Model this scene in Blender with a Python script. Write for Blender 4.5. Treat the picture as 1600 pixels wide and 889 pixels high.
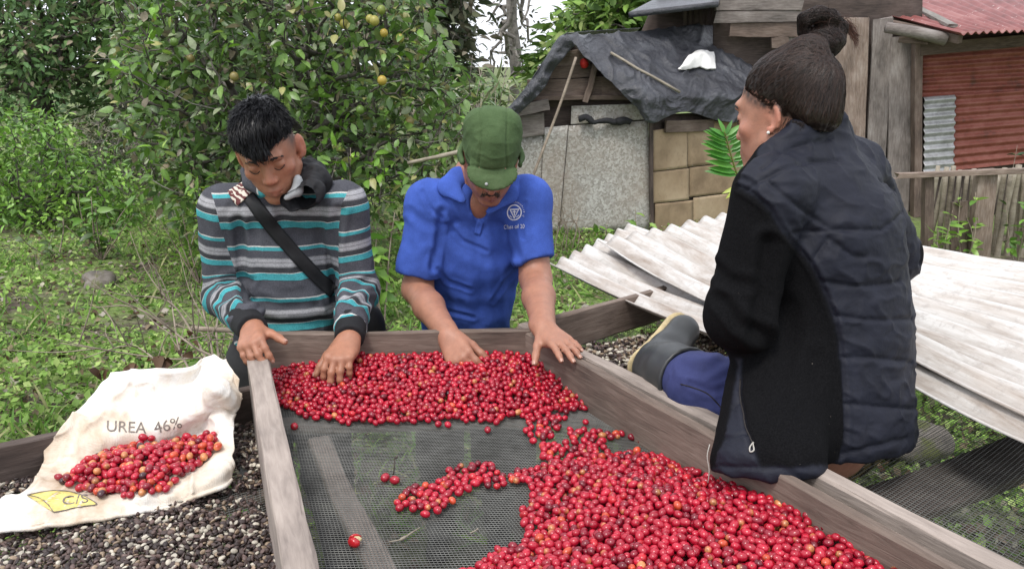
import bpy, math, random
import numpy as np
from mathutils import Vector, Matrix
from mathutils.bvhtree import BVHTree

for o in list(bpy.data.objects):
    bpy.data.objects.remove(o)
SC = bpy.context.scene
COL = SC.collection
random.seed(7)
RNG = np.random.default_rng(11)

# ------------------------------------------------------------------ camera
FPX, CX, CY, CAM_H = 1250.0, 800.0, 444.5, 1.565
TP = 344.5 / FPX
PITCH = math.atan(TP)
cp, sp = math.cos(PITCH), math.sin(PITCH)
cam_d = bpy.data.cameras.new('camera')
cam = bpy.data.objects.new('camera', cam_d)
COL.objects.link(cam)
cam.location = (0, 0, CAM_H)
cam.rotation_euler = (math.pi / 2 - PITCH, 0, 0)
cam_d.sensor_width = 36
cam_d.lens = 36 * FPX / 1600
cam_d.clip_start = 0.05
cam_d.clip_end = 800
SC.camera = cam

# ------------------------------------------------------------------ world, sun, exposure
SUN_EL, SUN_AZ = math.radians(62), math.radians(205)
w = bpy.data.worlds.new('World')
SC.world = w
w.use_nodes = True
wn = w.node_tree
bg = wn.nodes['Background']
sky = wn.nodes.new('ShaderNodeTexSky')
sky.sky_type = 'NISHITA'
sky.sun_disc = False
sky.sun_elevation = SUN_EL
sky.sun_rotation = SUN_AZ
sky.air_density = 1.0
sky.dust_density = 6.0
sky.ozone_density = 1.0
# an overcast layer: the clear sky mixed most of the way to a flat cloud white
mixw = wn.nodes.new('ShaderNodeMix')
mixw.data_type = 'RGBA'
mixw.inputs[0].default_value = 0.8
wn.links.new(sky.outputs[0], mixw.inputs[6])
mixw.inputs[7].default_value = (9.6, 9.9, 10.6, 1)
wn.links.new(mixw.outputs[2], bg.inputs[0])
bg.inputs[1].default_value = 0.115
sd = bpy.data.lights.new('sun', 'SUN')
sd.energy = 1.5
sd.angle = math.radians(14)
sd.color = (1, 0.97, 0.92)
sun = bpy.data.objects.new('sun', sd)
COL.objects.link(sun)
# light comes from behind the camera, a little to the left, high up
sdir = Vector((math.sin(SUN_AZ) * math.cos(SUN_EL), math.cos(SUN_AZ) * math.cos(SUN_EL), math.sin(SUN_EL)))
sun.rotation_euler = sdir.to_track_quat('Z', 'Y').to_euler()
SC.view_settings.view_transform = 'Standard'
SC.view_settings.look = 'None'
SC.view_settings.exposure = 0.5
SC.view_settings.gamma = 1
SC.render.engine = 'CYCLES'
SC.cycles.max_bounces = 6
SC.cycles.diffuse_bounces = 3
SC.cycles.glossy_bounces = 3
SC.cycles.transparent_max_bounces = 6


# ------------------------------------------------------------------ photograph measurements -> places
def ray(x, y):
    u, v = (x - CX) / FPX, (y - CY) / FPX
    return np.array([u, cp - v * sp, -sp - v * cp])


def P(x, y, Y):                       # the point at forward distance Y seen at photo pixel x, y
    d = ray(x, y)
    return d * (Y / d[1]) + np.array([0, 0, CAM_H])


def PZ(x, y, z):                      # the point at height z seen at photo pixel x, y
    d = ray(x, y)
    return d * ((z - CAM_H) / d[2]) + np.array([0, 0, CAM_H])


def proj(v):
    v = np.asarray(v, float)
    q = v - np.array([0, 0, CAM_H])
    dep = q[..., 1] * cp - q[..., 2] * sp
    up = q[..., 1] * sp + q[..., 2] * cp
    dep = np.maximum(dep, 1e-4)
    return np.stack([CX + FPX * q[..., 0] / dep, CY - FPX * up / dep], -1)


def unit(v):
    v = np.asarray(v, float)
    return v / (np.linalg.norm(v) + 1e-12)


# ------------------------------------------------------------------ mesh helpers
def mesh_of(name, V, F, mats=(), col=None, smooth=True, attrs=None, mi=None):
    """V (n,3); F an (m,3|4) array or a list of tuples."""
    me = bpy.data.meshes.new(name)
    V = np.asarray(V, np.float32)
    if isinstance(F, np.ndarray):
        m, k = F.shape
        me.vertices.add(len(V))
        me.vertices.foreach_set('co', V.ravel())
        me.loops.add(m * k)
        me.loops.foreach_set('vertex_index', F.astype(np.int32).ravel())
        me.polygons.add(m)
        me.polygons.foreach_set('loop_start', np.arange(0, m * k, k, dtype=np.int32))
        me.update(calc_edges=True)
    else:
        me.from_pydata(V.tolist(), [], [list(map(int, f)) for f in F])
        me.update()
    for mt in (mats if isinstance(mats, (list, tuple)) else [mats]):
        me.materials.append(mt)
    n = len(me.polygons)
    if smooth:
        me.polygons.foreach_set('use_smooth', np.ones(n, bool))
    if mi is not None:
        me.polygons.foreach_set('material_index', np.asarray(mi, np.int32))
    if col is not None:
        a = me.color_attributes.new('col', 'FLOAT_COLOR', 'POINT')
        c = np.ones((len(V), 4), np.float32)
        c[:, :3] = col
        a.data.foreach_set('color', c.ravel())
    for k_, v_ in (attrs or {}).items():
        a = me.attributes.new(k_, 'FLOAT', 'POINT')
        a.data.foreach_set('value', np.asarray(v_, np.float32))
    me.validate()
    return me


def link(name, data, parent=None, M=None):
    o = bpy.data.objects.new(name, data)
    COL.objects.link(o)
    if M is not None:
        o.matrix_world = Matrix(M) if not isinstance(M, Matrix) else M
    if parent is not None:
        o.parent = parent
        o.matrix_parent_inverse = parent_inv(parent)
    return o


def world_of(o):
    m = o.matrix_basis.copy()
    return m if o.parent is None else world_of(o.parent) @ o.matrix_parent_inverse @ m


def parent_inv(p):                     # children are built in world space
    return world_of(p).inverted_safe()


def tag(o, label=None, cat=None, group=None, kind=None):
    if label: o['label'] = label
    if cat: o['category'] = cat
    if group: o['group'] = group
    if kind: o['kind'] = kind
    return o


def thing(name, label, cat, loc=(0, 0, 0), group=None):
    o = bpy.data.objects.new(name, None)
    COL.objects.link(o)
    o.empty_display_size = 0.1
    o.location = tuple(loc)
    return tag(o, label, cat, group)


def part(name, V, F, mat, parent, **k):
    return link(name, mesh_of(name, V, F, mat, **k), parent)


class MB:
    """collects pieces of one mesh"""
    def __init__(self):
        self.V, self.F, self.C, self.n = [], [], [], 0

    def add(self, V, F, col=None):
        V = np.asarray(V, float)
        self.V.append(V)
        self.F += [tuple(int(i) + self.n for i in f) for f in F]
        self.C.append(np.tile(np.asarray(col if col is not None else (1, 1, 1), float), (len(V), 1)) if np.ndim(col) < 2 else col)
        self.n += len(V)
        return self

    def out(self, name, mat, parent=None, smooth=True):
        me = mesh_of(name, np.concatenate(self.V), self.F, mat, col=np.concatenate(self.C), smooth=smooth)
        return link(name, me, parent)


def frame_of(d, up=(0, 0, 1)):
    d = unit(d)
    up = np.asarray(up, float)
    if abs(d @ up) > 0.97:
        up = np.array([0, 1.0, 0]) if abs(d[1]) < 0.9 else np.array([1.0, 0, 0])
    s = unit(np.cross(up, d))
    u = np.cross(d, s)
    return d, s, u


def tube(pts, rad, n=6, caps=True):
    """polyline tube; rad number or list. returns V, F (quads + caps)"""
    pts = np.asarray(pts, float)
    m = len(pts)
    rad = np.full(m, rad, float) if np.ndim(rad) == 0 else np.asarray(rad, float)
    V = np.zeros((m, n, 3))
    up = np.array([0.31, 0.17, 0.93])
    for i in range(m):
        d = pts[min(i + 1, m - 1)] - pts[max(i - 1, 0)]
        d, s, u = frame_of(d, up)
        up = u
        a = np.arange(n) * 2 * math.pi / n
        V[i] = pts[i] + rad[i] * (np.cos(a)[:, None] * s + np.sin(a)[:, None] * u)
    F = []
    for i in range(m - 1):
        for j in range(n):
            k = (j + 1) % n
            F.append((i * n + j, i * n + k, (i + 1) * n + k, (i + 1) * n + j))
    if caps:
        F.append(tuple(reversed(range(n))))
        F.append(tuple(range((m - 1) * n, m * n)))
    return V.reshape(-1, 3), F


def spline(pts, n=8):
    """Catmull-Rom through pts"""
    pts = np.asarray(pts, float)
    q = np.vstack([2 * pts[0] - pts[1], pts, 2 * pts[-1] - pts[-2]])
    out = []
    for i in range(1, len(q) - 2):
        for t in np.linspace(0, 1, n, endpoint=False):
            a, b, c, d = q[i - 1], q[i], q[i + 1], q[i + 2]
            out.append(0.5 * ((2 * b) + (-a + c) * t + (2 * a - 5 * b + 4 * c - d) * t * t + (-a + 3 * b - 3 * c + d) * t ** 3))
    out.append(pts[-1])
    return np.array(out)


BOXF = [(0, 2, 3, 1), (4, 5, 7, 6), (0, 1, 5, 4), (2, 6, 7, 3), (0, 4, 6, 2), (1, 3, 7, 5)]


def plank_mesh(name, L, W, T, mat, seg=8, warp=0.004, bev=0.003, seed=0, chew=0.0):
    """a sawn board, local x along the length from 0 to L, y width, z thickness, worn rounded arrises"""
    r = np.random.default_rng(seed + 5)
    pro = []
    hw, ht = W / 2, T / 2
    b = min(bev, hw * 0.4, ht * 0.4)
    pro = np.array([(-hw + b, -ht), (hw - b, -ht), (hw, -ht + b), (hw, ht - b), (hw - b, ht), (-hw + b, ht), (-hw, ht - b), (-hw, -ht + b)])
    n = len(pro)
    V = []
    ph = r.random(4) * 6
    for i in range(seg + 1):
        t = i / seg
        x = t * L
        dy = warp * math.sin(t * 3.1 + ph[0]) + warp * 0.4 * math.sin(t * 9 + ph[1])
        dz = warp * math.sin(t * 2.7 + ph[2])
        q = pro.copy()
        q += r.normal(0, 1, q.shape) * min(0.0012, T * 0.04)
        for (yy, zz) in q:
            xx = x
            if i in (0, seg): xx += r.normal() * chew
            V.append((xx, yy + dy, zz + dz))
    F = []
    for i in range(seg):
        for j in range(n):
            k = (j + 1) % n
            F.append((i * n + j, i * n + k, (i + 1) * n + k, (i + 1) * n + j))
    F.append(tuple(reversed(range(n))))
    F.append(tuple(range(seg * n, seg * n + n)))
    return mesh_of(name, V, F, mat, smooth=False)


def mat4(o, x, y, z):
    M = np.eye(4)
    M[:3, 0], M[:3, 1], M[:3, 2], M[:3, 3] = x, y, z, o
    return Matrix(M.tolist())


def board(name, a, b, W, T, mat, parent=None, face=(0, 0, 1), **k):
    """a board from a to b; `face` is the direction its thickness points to"""
    a, b = np.asarray(a, float), np.asarray(b, float)
    x = unit(b - a)
    z = np.asarray(face, float)
    z = unit(z - x * (z @ x))
    y = np.cross(z, x)
    k.setdefault('seed', int(abs(a[0] * 991 + a[1] * 77 + b[2] * 131)) % 9999)
    me = plank_mesh(name, np.linalg.norm(b - a), W, T, mat, **k)
    return link(name, me, parent, mat4(a, x, y, z))


# ------------------------------------------------------------------ numpy noise
def vnoise(p, seed=0):
    p = np.asarray(p, float)
    i = np.floor(p).astype(np.int64)
    f = p - i
    f = f * f * (3 - 2 * f)

    def hsh(x, y, z):
        h = (x * 374761393 + y * 668265263 + z * 2147483647 + seed * 1274126177) & 0xffffffff
        h = ((h ^ (h >> 13)) * 1274126177) & 0xffffffff
        return ((h ^ (h >> 16)) & 0xffff) / 32767.5 - 1.0
    r = 0
    for dx in (0, 1):
        for dy in (0, 1):
            for dz in (0, 1):
                wgt = (f[..., 0] if dx else 1 - f[..., 0]) * (f[..., 1] if dy else 1 - f[..., 1]) * (f[..., 2] if dz else 1 - f[..., 2])
                r = r + wgt * hsh(i[..., 0] + dx, i[..., 1] + dy, i[..., 2] + dz)
    return r


def fbm(p, oct=3, seed=0):
    r, a = 0, 1.0
    p = np.asarray(p, float)
    for o in range(oct):
        r = r + a * vnoise(p, seed + o)
        p = p * 2.03 + 13.7
        a *= 0.5
    return r


# ------------------------------------------------------------------ materials
class NT:
    def __init__(self, name):
        self.m = bpy.data.materials.new(name)
        self.m.use_nodes = True
        self.t = self.m.node_tree
        self.b = self.t.nodes['Principled BSDF']

    def n(self, typ, **k):
        nd = self.t.nodes.new(typ)
        for a, v in k.items():
            if a.startswith('i_'):
                key = a[2:]
                nd.inputs[int(key) if key.isdigit() else key.replace('_', ' ')].default_value = v
            else:
                setattr(nd, a, v)
        return nd

    def l(self, a, b):
        self.t.links.new(a, b)

    def coords(self, scale=(1, 1, 1), kind='Object', rnd=True):
        tc = self.n('ShaderNodeTexCoord')
        mp = self.n('ShaderNodeMapping')
        mp.inputs['Scale'].default_value = scale
        self.l(tc.outputs[kind], mp.inputs[0])
        if rnd:
            oi = self.n('ShaderNodeObjectInfo')
            mu = self.n('ShaderNodeMath', operation='MULTIPLY', i_1=37.0)
            self.l(oi.outputs['Random'], mu.inputs[0])
            self.l(mu.outputs[0], mp.inputs['Location'])
        return mp.outputs[0]

    def noise(self, vec, scale=5, detail=4, rough=0.55, dist=0.0):
        nd = self.n('ShaderNodeTexNoise')
        nd.inputs['Scale'].default_value = scale
        nd.inputs['Detail'].default_value = detail
        nd.inputs['Roughness'].default_value = rough
        nd.inputs['Distortion'].default_value = dist
        if vec is not None: self.l(vec, nd.inputs['Vector'])
        return nd.outputs['Fac']

    def ramp(self, fac, stops):
        nd = self.n('ShaderNodeValToRGB')
        el = nd.color_ramp.elements
        while len(el) < len(stops): el.new(0.5)
        for e, (p, c) in zip(el, stops):
            e.position = p
            e.color = (*c, 1) if len(c) == 3 else c
        self.l(fac, nd.inputs[0])
        return nd.outputs[0]

    def mix(self, fac, a, b, mode='MIX'):
        nd = self.n('ShaderNodeMix', data_type='RGBA', blend_type=mode)
        for s, i in ((fac, 0), (a, 6), (b, 7)):
            if isinstance(s, (int, float)): nd.inputs[i].default_value = s
            elif isinstance(s, tuple): nd.inputs[i].default_value = (*s[:3], 1)
            else: self.l(s, nd.inputs[i])
        return nd.outputs[2]

    def attr(self, name):
        nd = self.n('ShaderNodeAttribute', attribute_name=name)
        return nd

    def bump(self, h, strength=0.3, dist=0.01, prev=None):
        nd = self.n('ShaderNodeBump')
        nd.inputs['Strength'].default_value = strength
        nd.inputs['Distance'].default_value = dist
        self.l(h, nd.inputs['Height'])
        if prev is not None: self.l(prev, nd.inputs['Normal'])
        self.l(nd.outputs[0], self.b.inputs['Normal'])
        return nd.outputs[0]

    def set(self, **k):
        for a, v in k.items():
            s = self.b.inputs[a.replace('_', ' ')]
            if hasattr(v, 'links') or hasattr(v, 'is_linked'): self.l(v, s)
            else: s.default_value = (*v, 1) if isinstance(v, tuple) and len(v) == 3 else v
        return self


def wood_mat(name, dark, mid, light, rough=0.85, grain=(3, 26, 26), bump=0.5, moss=0.0, mosscol=(0.09, 0.1, 0.03)):
    t = NT(name)
    v = t.coords(grain)
    g = t.noise(v, 3.2, 6, 0.62, 0.6)
    v2 = t.coords((1.5, 3, 3))
    b = t.noise(v2, 2.5, 4, 0.6)
    c = t.ramp(g, [(0.28, dark), (0.5, mid), (0.74, light)])
    c2 = t.mix(0.55, c, t.ramp(b, [(0.3, tuple(x * 0.55 for x in dark)), (0.55, mid), (0.75, light)]))
    if moss > 0:
        mm = t.ramp(t.noise(t.coords((1, 1, 1)), 9, 5, 0.7), [(0.62 - moss * 0.3, (0, 0, 0)), (0.72 - moss * 0.3, (1, 1, 1))])
        c2 = t.mix(mm, c2, mosscol)
    fine = t.noise(t.coords((12, 120, 120)), 2, 3, 0.6)
    t.set(Base_Color=c2, Roughness=rough)
    n1 = t.bump(g, bump, 0.004)
    t.bump(fine, bump * 0.6, 0.0015, n1)
    return t.m


def col_mat(name, rough=0.6, spec=0.5, noise_amt=0.25, nscale=40, bump=0.0, bdist=0.002, sheen=0.0, trans=0.0, coat=0.0):
    """base colour from the mesh's own colour attribute, with a little grain"""
    t = NT(name)
    a = t.attr('col')
    f = t.noise(t.coords((1, 1, 1), rnd=False), nscale, 4, 0.6)
    k = t.ramp(f, [(0.25, (1 - noise_amt,) * 3), (0.75, (1 + noise_amt * 0.6,) * 3)])
    c = t.mix(1.0, a.outputs['Color'], k, 'MULTIPLY')
    t.set(Base_Color=c, Roughness=rough)
    t.b.inputs['Specular IOR Level'].default_value = spec
    if sheen: t.b.inputs['Sheen Weight'].default_value = sheen
    if coat: t.b.inputs['Coat Weight'].default_value = coat
    if trans:
        # thin leaves let some light through
        tr = t.n('ShaderNodeBsdfTranslucent')
        t.l(c, tr.inputs[0])
        ms = t.n('ShaderNodeMixShader', i_0=trans)
        out = [n for n in t.t.nodes if n.type == 'OUTPUT_MATERIAL'][0]
        t.l(t.b.outputs[0], ms.inputs[1])
        t.l(tr.outputs[0], ms.inputs[2])
        t.l(ms.outputs[0], out.inputs[0])
    if bump: t.bump(f, bump, bdist)
    return t.m


M = {}
M['rail'] = wood_mat('weathered_rail_wood', (0.06, 0.042, 0.034), (0.165, 0.122, 0.098), (0.3, 0.24, 0.2))
M['rail_pale'] = wood_mat('pale_rail_wood', (0.16, 0.13, 0.115), (0.33, 0.275, 0.24), (0.5, 0.43, 0.38))
M['rail_dark'] = wood_mat('dark_board_wood', (0.025, 0.018, 0.015), (0.07, 0.05, 0.042), (0.15, 0.115, 0.1))
M['plank'] = wood_mat('house_plank_wood', (0.1, 0.07, 0.055), (0.235, 0.175, 0.14), (0.42, 0.36, 0.32), bump=0.7)
M['plank_gray'] = wood_mat('grey_plank_wood', (0.075, 0.062, 0.055), (0.2, 0.17, 0.155), (0.38, 0.35, 0.33), bump=0.7)
M['plank_dark'] = wood_mat('shed_plank_wood', (0.05, 0.035, 0.028), (0.14, 0.1, 0.08), (0.25, 0.2, 0.17), bump=0.7)
M['bamboo'] = wood_mat('dry_bamboo', (0.14, 0.12, 0.09), (0.3, 0.26, 0.2), (0.44, 0.4, 0.34), rough=0.6, grain=(2, 14, 14), bump=0.2)
M['stick'] = wood_mat('dry_stick', (0.12, 0.09, 0.07), (0.27, 0.22, 0.17), (0.42, 0.36, 0.29), grain=(4, 20, 20))
M['bark'] = wood_mat('bark', (0.03, 0.025, 0.02), (0.09, 0.078, 0.066), (0.2, 0.185, 0.165), grain=(6, 6, 6), bump=0.8)
M['bark_pale'] = wood_mat('pale_bark', (0.1, 0.09, 0.08), (0.22, 0.2, 0.18), (0.36, 0.34, 0.32), grain=(6, 6, 6), bump=0.6)

# ================================================================== the ground
def ground_z(x, y):
    x, y = np.asarray(x, float), np.asarray(y, float)
    q = np.stack([x * 0.9, y * 0.9, np.zeros_like(x)], -1)
    return 0.045 * fbm(q, 3, 3) * np.clip((y - 0.5) / 2, 0.15, 1)


def build_ground():
    xs = np.concatenate([[-300, -120, -50, -25], np.arange(-14, 14.1, 0.25), [25, 50, 120, 300]])
    ys = np.concatenate([[-60, -20, -8, -4], np.arange(-2, 16, 0.25), [20, 30, 60, 140, 400]])
    X, Y = np.meshgrid(xs, ys)
    Zg = ground_z(X, Y)
    V = np.stack([X, Y, Zg], -1).reshape(-1, 3)
    n = len(xs)
    i = (np.arange(len(ys) - 1)[:, None] * n + np.arange(n - 1)[None]).ravel()
    F = np.stack([i, i + 1, i + n + 1, i + n], -1)
    t = NT('ground_soil')
    v = t.coords((1, 1, 1), rnd=False)
    a = t.noise(v, 1.6, 6, 0.65)
    b = t.noise(v, 22, 5, 0.7)
    soil = t.ramp(b, [(0.25, (0.035, 0.026, 0.018)), (0.5, (0.085, 0.066, 0.048)), (0.75, (0.2, 0.17, 0.13))])
    moss = t.ramp(b, [(0.25, (0.06, 0.09, 0.022)), (0.55, (0.16, 0.23, 0.06)), (0.8, (0.26, 0.32, 0.12))])
    f = t.ramp(a, [(0.4, (0, 0, 0)), (0.56, (1, 1, 1))])
    # dark soil round the trays, its colour deepened for the shade under them
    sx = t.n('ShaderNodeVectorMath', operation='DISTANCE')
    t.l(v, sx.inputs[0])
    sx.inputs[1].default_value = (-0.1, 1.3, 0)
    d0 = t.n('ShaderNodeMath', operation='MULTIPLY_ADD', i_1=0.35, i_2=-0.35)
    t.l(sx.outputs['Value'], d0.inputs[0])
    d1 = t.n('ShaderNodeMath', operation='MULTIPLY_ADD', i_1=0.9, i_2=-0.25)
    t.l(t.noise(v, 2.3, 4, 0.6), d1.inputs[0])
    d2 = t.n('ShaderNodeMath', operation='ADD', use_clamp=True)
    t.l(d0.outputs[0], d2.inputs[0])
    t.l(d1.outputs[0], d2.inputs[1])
    shaded_earth = t.ramp(b, [(0.25, (0.012, 0.011, 0.009)), (0.55, (0.035, 0.032, 0.026)), (0.8, (0.085, 0.09, 0.05))])
    t.set(Base_Color=t.mix(d2.outputs[0], shaded_earth, t.mix(f, soil, moss)), Roughness=0.95)
    t.bump(b, 0.8, 0.03)
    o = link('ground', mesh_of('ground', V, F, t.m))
    tag(o, kind='structure')
    return o


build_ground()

# ================================================================== drying trays
ZR, ZM = 0.92, 0.812          # rail tops and mesh floor


def wire_material():
    t = NT('galvanised_wire')
    f = t.noise(t.coords((1, 1, 1), rnd=False), 9, 5, 0.7)
    t.set(Base_Color=t.ramp(f, [(0.3, (0.09, 0.09, 0.085)), (0.55, (0.2, 0.2, 0.19)), (0.8, (0.3, 0.3, 0.27))]), Roughness=0.5, Metallic=0.35)
    return t.m


M['wire'] = wire_material()


def wire_mesh(corners, z, pitch, wid, parent, sag=0.0):
    """woven wire between four plan corners (far-left, far-right, near-right, near-left): every strand is a thin three-sided wire"""
    A, B, Cc, D = [np.array([c[0], c[1], z]) for c in corners]
    L = max(np.linalg.norm(D - A), np.linalg.norm(Cc - B))
    Wd = max(np.linalg.norm(B - A), np.linalg.norm(Cc - D))
    VV, FF, n0 = [], [], 0

    def strands(p0, p1, q0, q1, cnt, seg, up):
        nonlocal n0
        for i in range(cnt + 1):
            t = i / cnt
            a = p0 * (1 - t) + p1 * t
            b = q0 * (1 - t) + q1 * t
            s = np.linspace(0, 1, seg + 1)[:, None]
            c = a * (1 - s) + b * s
            st = 4 * s[:, 0] * (1 - s[:, 0]) * 4 * t * (1 - t)
            c[:, 2] -= sag * st
            c[:, 2] += up
            d = unit(b - a)
            sd_ = np.cross(d, [0, 0, 1]) * wid / 2
            V = np.stack([c + sd_, c + np.array([0, 0, wid * 0.8]), c - sd_], 1)
            idx = n0 + np.arange(seg)[:, None] * 3
            for j in range(3):
                k = (j + 1) % 3
                FF.append(np.concatenate([idx + j, idx + k, idx + 3 + k, idx + 3 + j], 1))
            VV.append(V.reshape(-1, 3))
            n0 += 3 * (seg + 1)
    strands(A, B, D, Cc, int(Wd / pitch), 10, 0.0)
    strands(A, D, B, Cc, int(L / pitch), 10, 0.0009)
    me = mesh_of('wire_mesh', np.concatenate(VV), np.concatenate(FF), M['wire'], smooth=False)
    o = link('wire_mesh', me, parent)
    o['kind'] = 'stuff'
    return o


def xy(p): return np.array([p[0], p[1], 0.0])


def ext(a, b, s, t):            # extend the segment a-b by s before a and t after b
    d = unit(np.asarray(b) - np.asarray(a))
    return np.asarray(a) - d * s, np.asarray(b) + d * t


# ---- the middle tray
A0 = PZ(403, 545, ZR); A1 = PZ(468.5, 889, ZR)         # centre line of the left rail
A0, A1 = ext(A0, A1, 0.02, 0.32)
B0 = PZ(826, 516, ZR); B1 = PZ(1499, 889, ZR)           # centre line of the right rail
B0, B1 = ext(B0, B1, 0.0, 0.30)
mid_tray = thing('drying_tray', 'middle weathered wooden drying tray with wire mesh floor and ripe red cherries on it', 'drying tray', (0.0, 1.4, 0), 'raised coffee drying trays')
hz = (ZR + ZM) / 2 - 0.012
bh = ZR - ZM + 0.03


def rail(a, b, wtop, mat, parent, zt=ZR, hgt=bh, **k):
    a, b = a.copy(), b.copy()
    a[2] = b[2] = zt - hgt / 2
    d = unit(b - a)
    return board('side_board', a, b, hgt, wtop, mat, parent, face=np.cross(d, [0, 0, 1]), seg=14, warp=0.003, bev=0.004, **k)


rail(A0, A1, 0.046, M['rail_pale'], mid_tray)
rail(B0, B1, 0.023, M['rail'], mid_tray)
fa, fb = PZ(408, 519, ZR + 0.004), PZ(828, 514.5, ZR + 0.004)
fa[2] = fb[2] = ZR + 0.004 - bh / 2
board('end_board', fa, fb, bh, 0.022, M['rail'], mid_tray, face=(0, 1, 0), seg=10, warp=0.003)
na, nb = A1.copy(), B1.copy()
na[2] = nb[2] = ZR - 0.01 - bh / 2
na, nb = ext(na, nb, -0.03, -0.02)
board('end_board', na, nb, bh, 0.022, M['rail'], mid_tray, face=(0, 1, 0), seg=10, warp=0.003)
# slats below the mesh
sl = [((497, 690), (606, 905), 0.045), ((425, 664), (952, 655), 0.05)]
for (p, q, wd) in sl:
    a, b = PZ(*p, ZM - 0.0185), PZ(*q, ZM - 0.0185)
    board('support_slat', a, b, wd, 0.02, M['rail_pale'], mid_tray, seg=6)
dn = unit(A1 - A0)
for t_ in (0.05, 0.97):
    for (a, b, s) in ((A0, A1, -1), (B0, B1, 1)):
        if s > 0 and t_ < 0.5: continue     # this corner hangs on the neighbouring tray
        c = a * (1 - t_) + b * t_
        d = unit(b - a)
        s_ = np.array([-d[1], d[0], 0]) * s * (1 if s < 0 else 1)
        off = np.cross(d, [0, 0, 1]) * (-s) * -0.0
        c2 = c + off
        board('leg', (c2[0], c2[1], -0.06), (c2[0], c2[1], ZR - bh - 0.001), 0.06, 0.045, M['rail_dark'], mid_tray, face=(0, 1, 0), seg=4)
nl = unit(np.cross(unit(A1 - A0), [0, 0, 1]))
MIDQ = [A0 + [0.012, 0.06, 0], B0 + [-0.006, -0.01, 0], B1 + [-0.006, 0, 0], A1 + [0.012, 0, 0]]
wire_mesh(MIDQ, ZM, 0.0070, 0.0015, mid_tray, sag=0.006)

# ---- the tray on the right (under the roofing sheets)
C0 = PZ(826, 505, ZR - 0.01); C1 = PZ(1583, 889, ZR - 0.01)
C0, C1 = ext(C0, C1, 0.02, 0.45)
right_tray = thing('drying_tray', 'right wooden drying tray half covered by corrugated roofing sheets', 'drying tray', (0.9, 1.5, 0), 'raised coffee drying trays')
rail(C0, C1, 0.036, M['rail_pale'], right_tray, zt=ZR - 0.01, hgt=0.1)
D0 = PZ(858, 497, ZR); D1 = PZ(985, 462, ZR)
D0, D1 = ext(D0, D1, 0.06, 0.75)
e0, e1 = D0.copy(), D1.copy()
e0[2] = e1[2] = ZR - 0.05
dd = unit(e1 - e0)
board('end_board', e0, e1, 0.1, 0.022, M['rail'], right_tray, face=np.cross(dd, [0, 0, 1]), seg=10)
far_dir = unit(C1 - C0)
E0 = D1.copy(); E1 = D1 + far_dir * (np.linalg.norm(C1 - C0) * 0.97)
E0[2] = E1[2] = ZR - 0.05
board('side_board', E0, E1, 0.1, 0.03, M['rail_dark'], right_tray, face=np.cross(far_dir, [0, 0, 1]), seg=10)
g0, g1 = C1.copy(), E1.copy()
g0[2] = g1[2] = ZR - 0.06
board('end_board', g0, g1, 0.1, 0.022, M['rail'], right_tray, face=np.cross(unit(g1 - g0), [0, 0, 1]), seg=8)
RQ = [C0 + [0.02, 0.02, 0], D1, E1, C1 + [0.02, 0, 0]]
wire_mesh(RQ, ZM - 0.01, 0.0085, 0.0015, right_tray, sag=0.012)
# a wide cross board under the mesh, seen at the right edge, and narrower slats
a, b = PZ(1330, 815, ZM - 0.03), PZ(1640, 690, ZM - 0.03)
board('cross_board', a, b, 0.115, 0.022, M['rail_dark'], right_tray, seg=6)
a, b = PZ(1500, 640, ZM - 0.03), PZ(1420, 640, ZM - 0.03)
for q in ((D0 + D1) / 2 + [0.25, -0.55, 0], ):
    a = q.copy(); b = q + far_dir * 0.5
a = C0 * 0.6 + C1 * 0.4; b = E0 * 0.6 + E1 * 0.4
a[2] = b[2] = ZM - 0.03
board('cross_board', a, b, 0.07, 0.02, M['rail_dark'], right_tray, seg=6)
for c in (C0 - [0.0, 0.02, 0], C1, E0 + [0.1, 0.1, 0], E1):
    board('leg', (c[0], c[1], -0.06), (c[0], c[1], ZR - 0.112), 0.06, 0.045, M['rail_dark'], right_tray, face=(0, 1, 0), seg=4)

# ---- the tray on the left, with parchment beans
left_tray = thing('drying_tray', 'left drying tray full of dark drying beans under a white sack', 'drying tray', (-0.8, 1.3, 0), 'raised coffee drying trays')
ZL = 0.86
F0 = PZ(-60, 706, ZL); F1 = PZ(394, 602, ZL)
F0, F1 = ext(F0, F1, 0.35, 0.02)
h0, h1 = F0.copy(), F1.copy()
h0[2] = h1[2] = ZL - 0.05
board('end_board', h0, h1, 0.1, 0.024, M['rail_dark'], left_tray, face=np.cross(unit(h1 - h0), [0, 0, 1]), seg=10)
ld = unit(A1 - A0)
s0 = F1 + [0.01, 0, 0]; s1 = s0 + ld * 1.35
s0[2] = s1[2] = ZL - 0.05
board('side_board', s0, s1, 0.1, 0.02, M['rail_dark'], left_tray, face=np.cross(ld, [0, 0, 1]), seg=10)
u0 = F0.copy(); u1 = u0 + ld * 1.35
u0[2] = u1[2] = ZL - 0.05
board('side_board', u0, u1, 0.1, 0.024, M['rail_dark'], left_tray, face=np.cross(ld, [0, 0, 1]), seg=10)
board('end_board', u1 * 1.0, s1 * 1.0, 0.1, 0.024, M['rail_dark'], left_tray, face=np.cross(unit(s1 - u1), [0, 0, 1]), seg=10)
ZLM = ZL - 0.085
LQ = [F0, F1, s1, u1]
wire_mesh(LQ, ZLM, 0.0085, 0.0016, left_tray, sag=0.004)
a = F0 * 0.35 + F1 * 0.65 + ld * 0.42; b = F1 + ld * 0.36
a, b = PZ(270, 800, ZLM - 0.014), PZ(424, 765, ZLM - 0.014)
board('support_slat', a, b, 0.06, 0.02, M['rail'], left_tray, seg=6)
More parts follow.
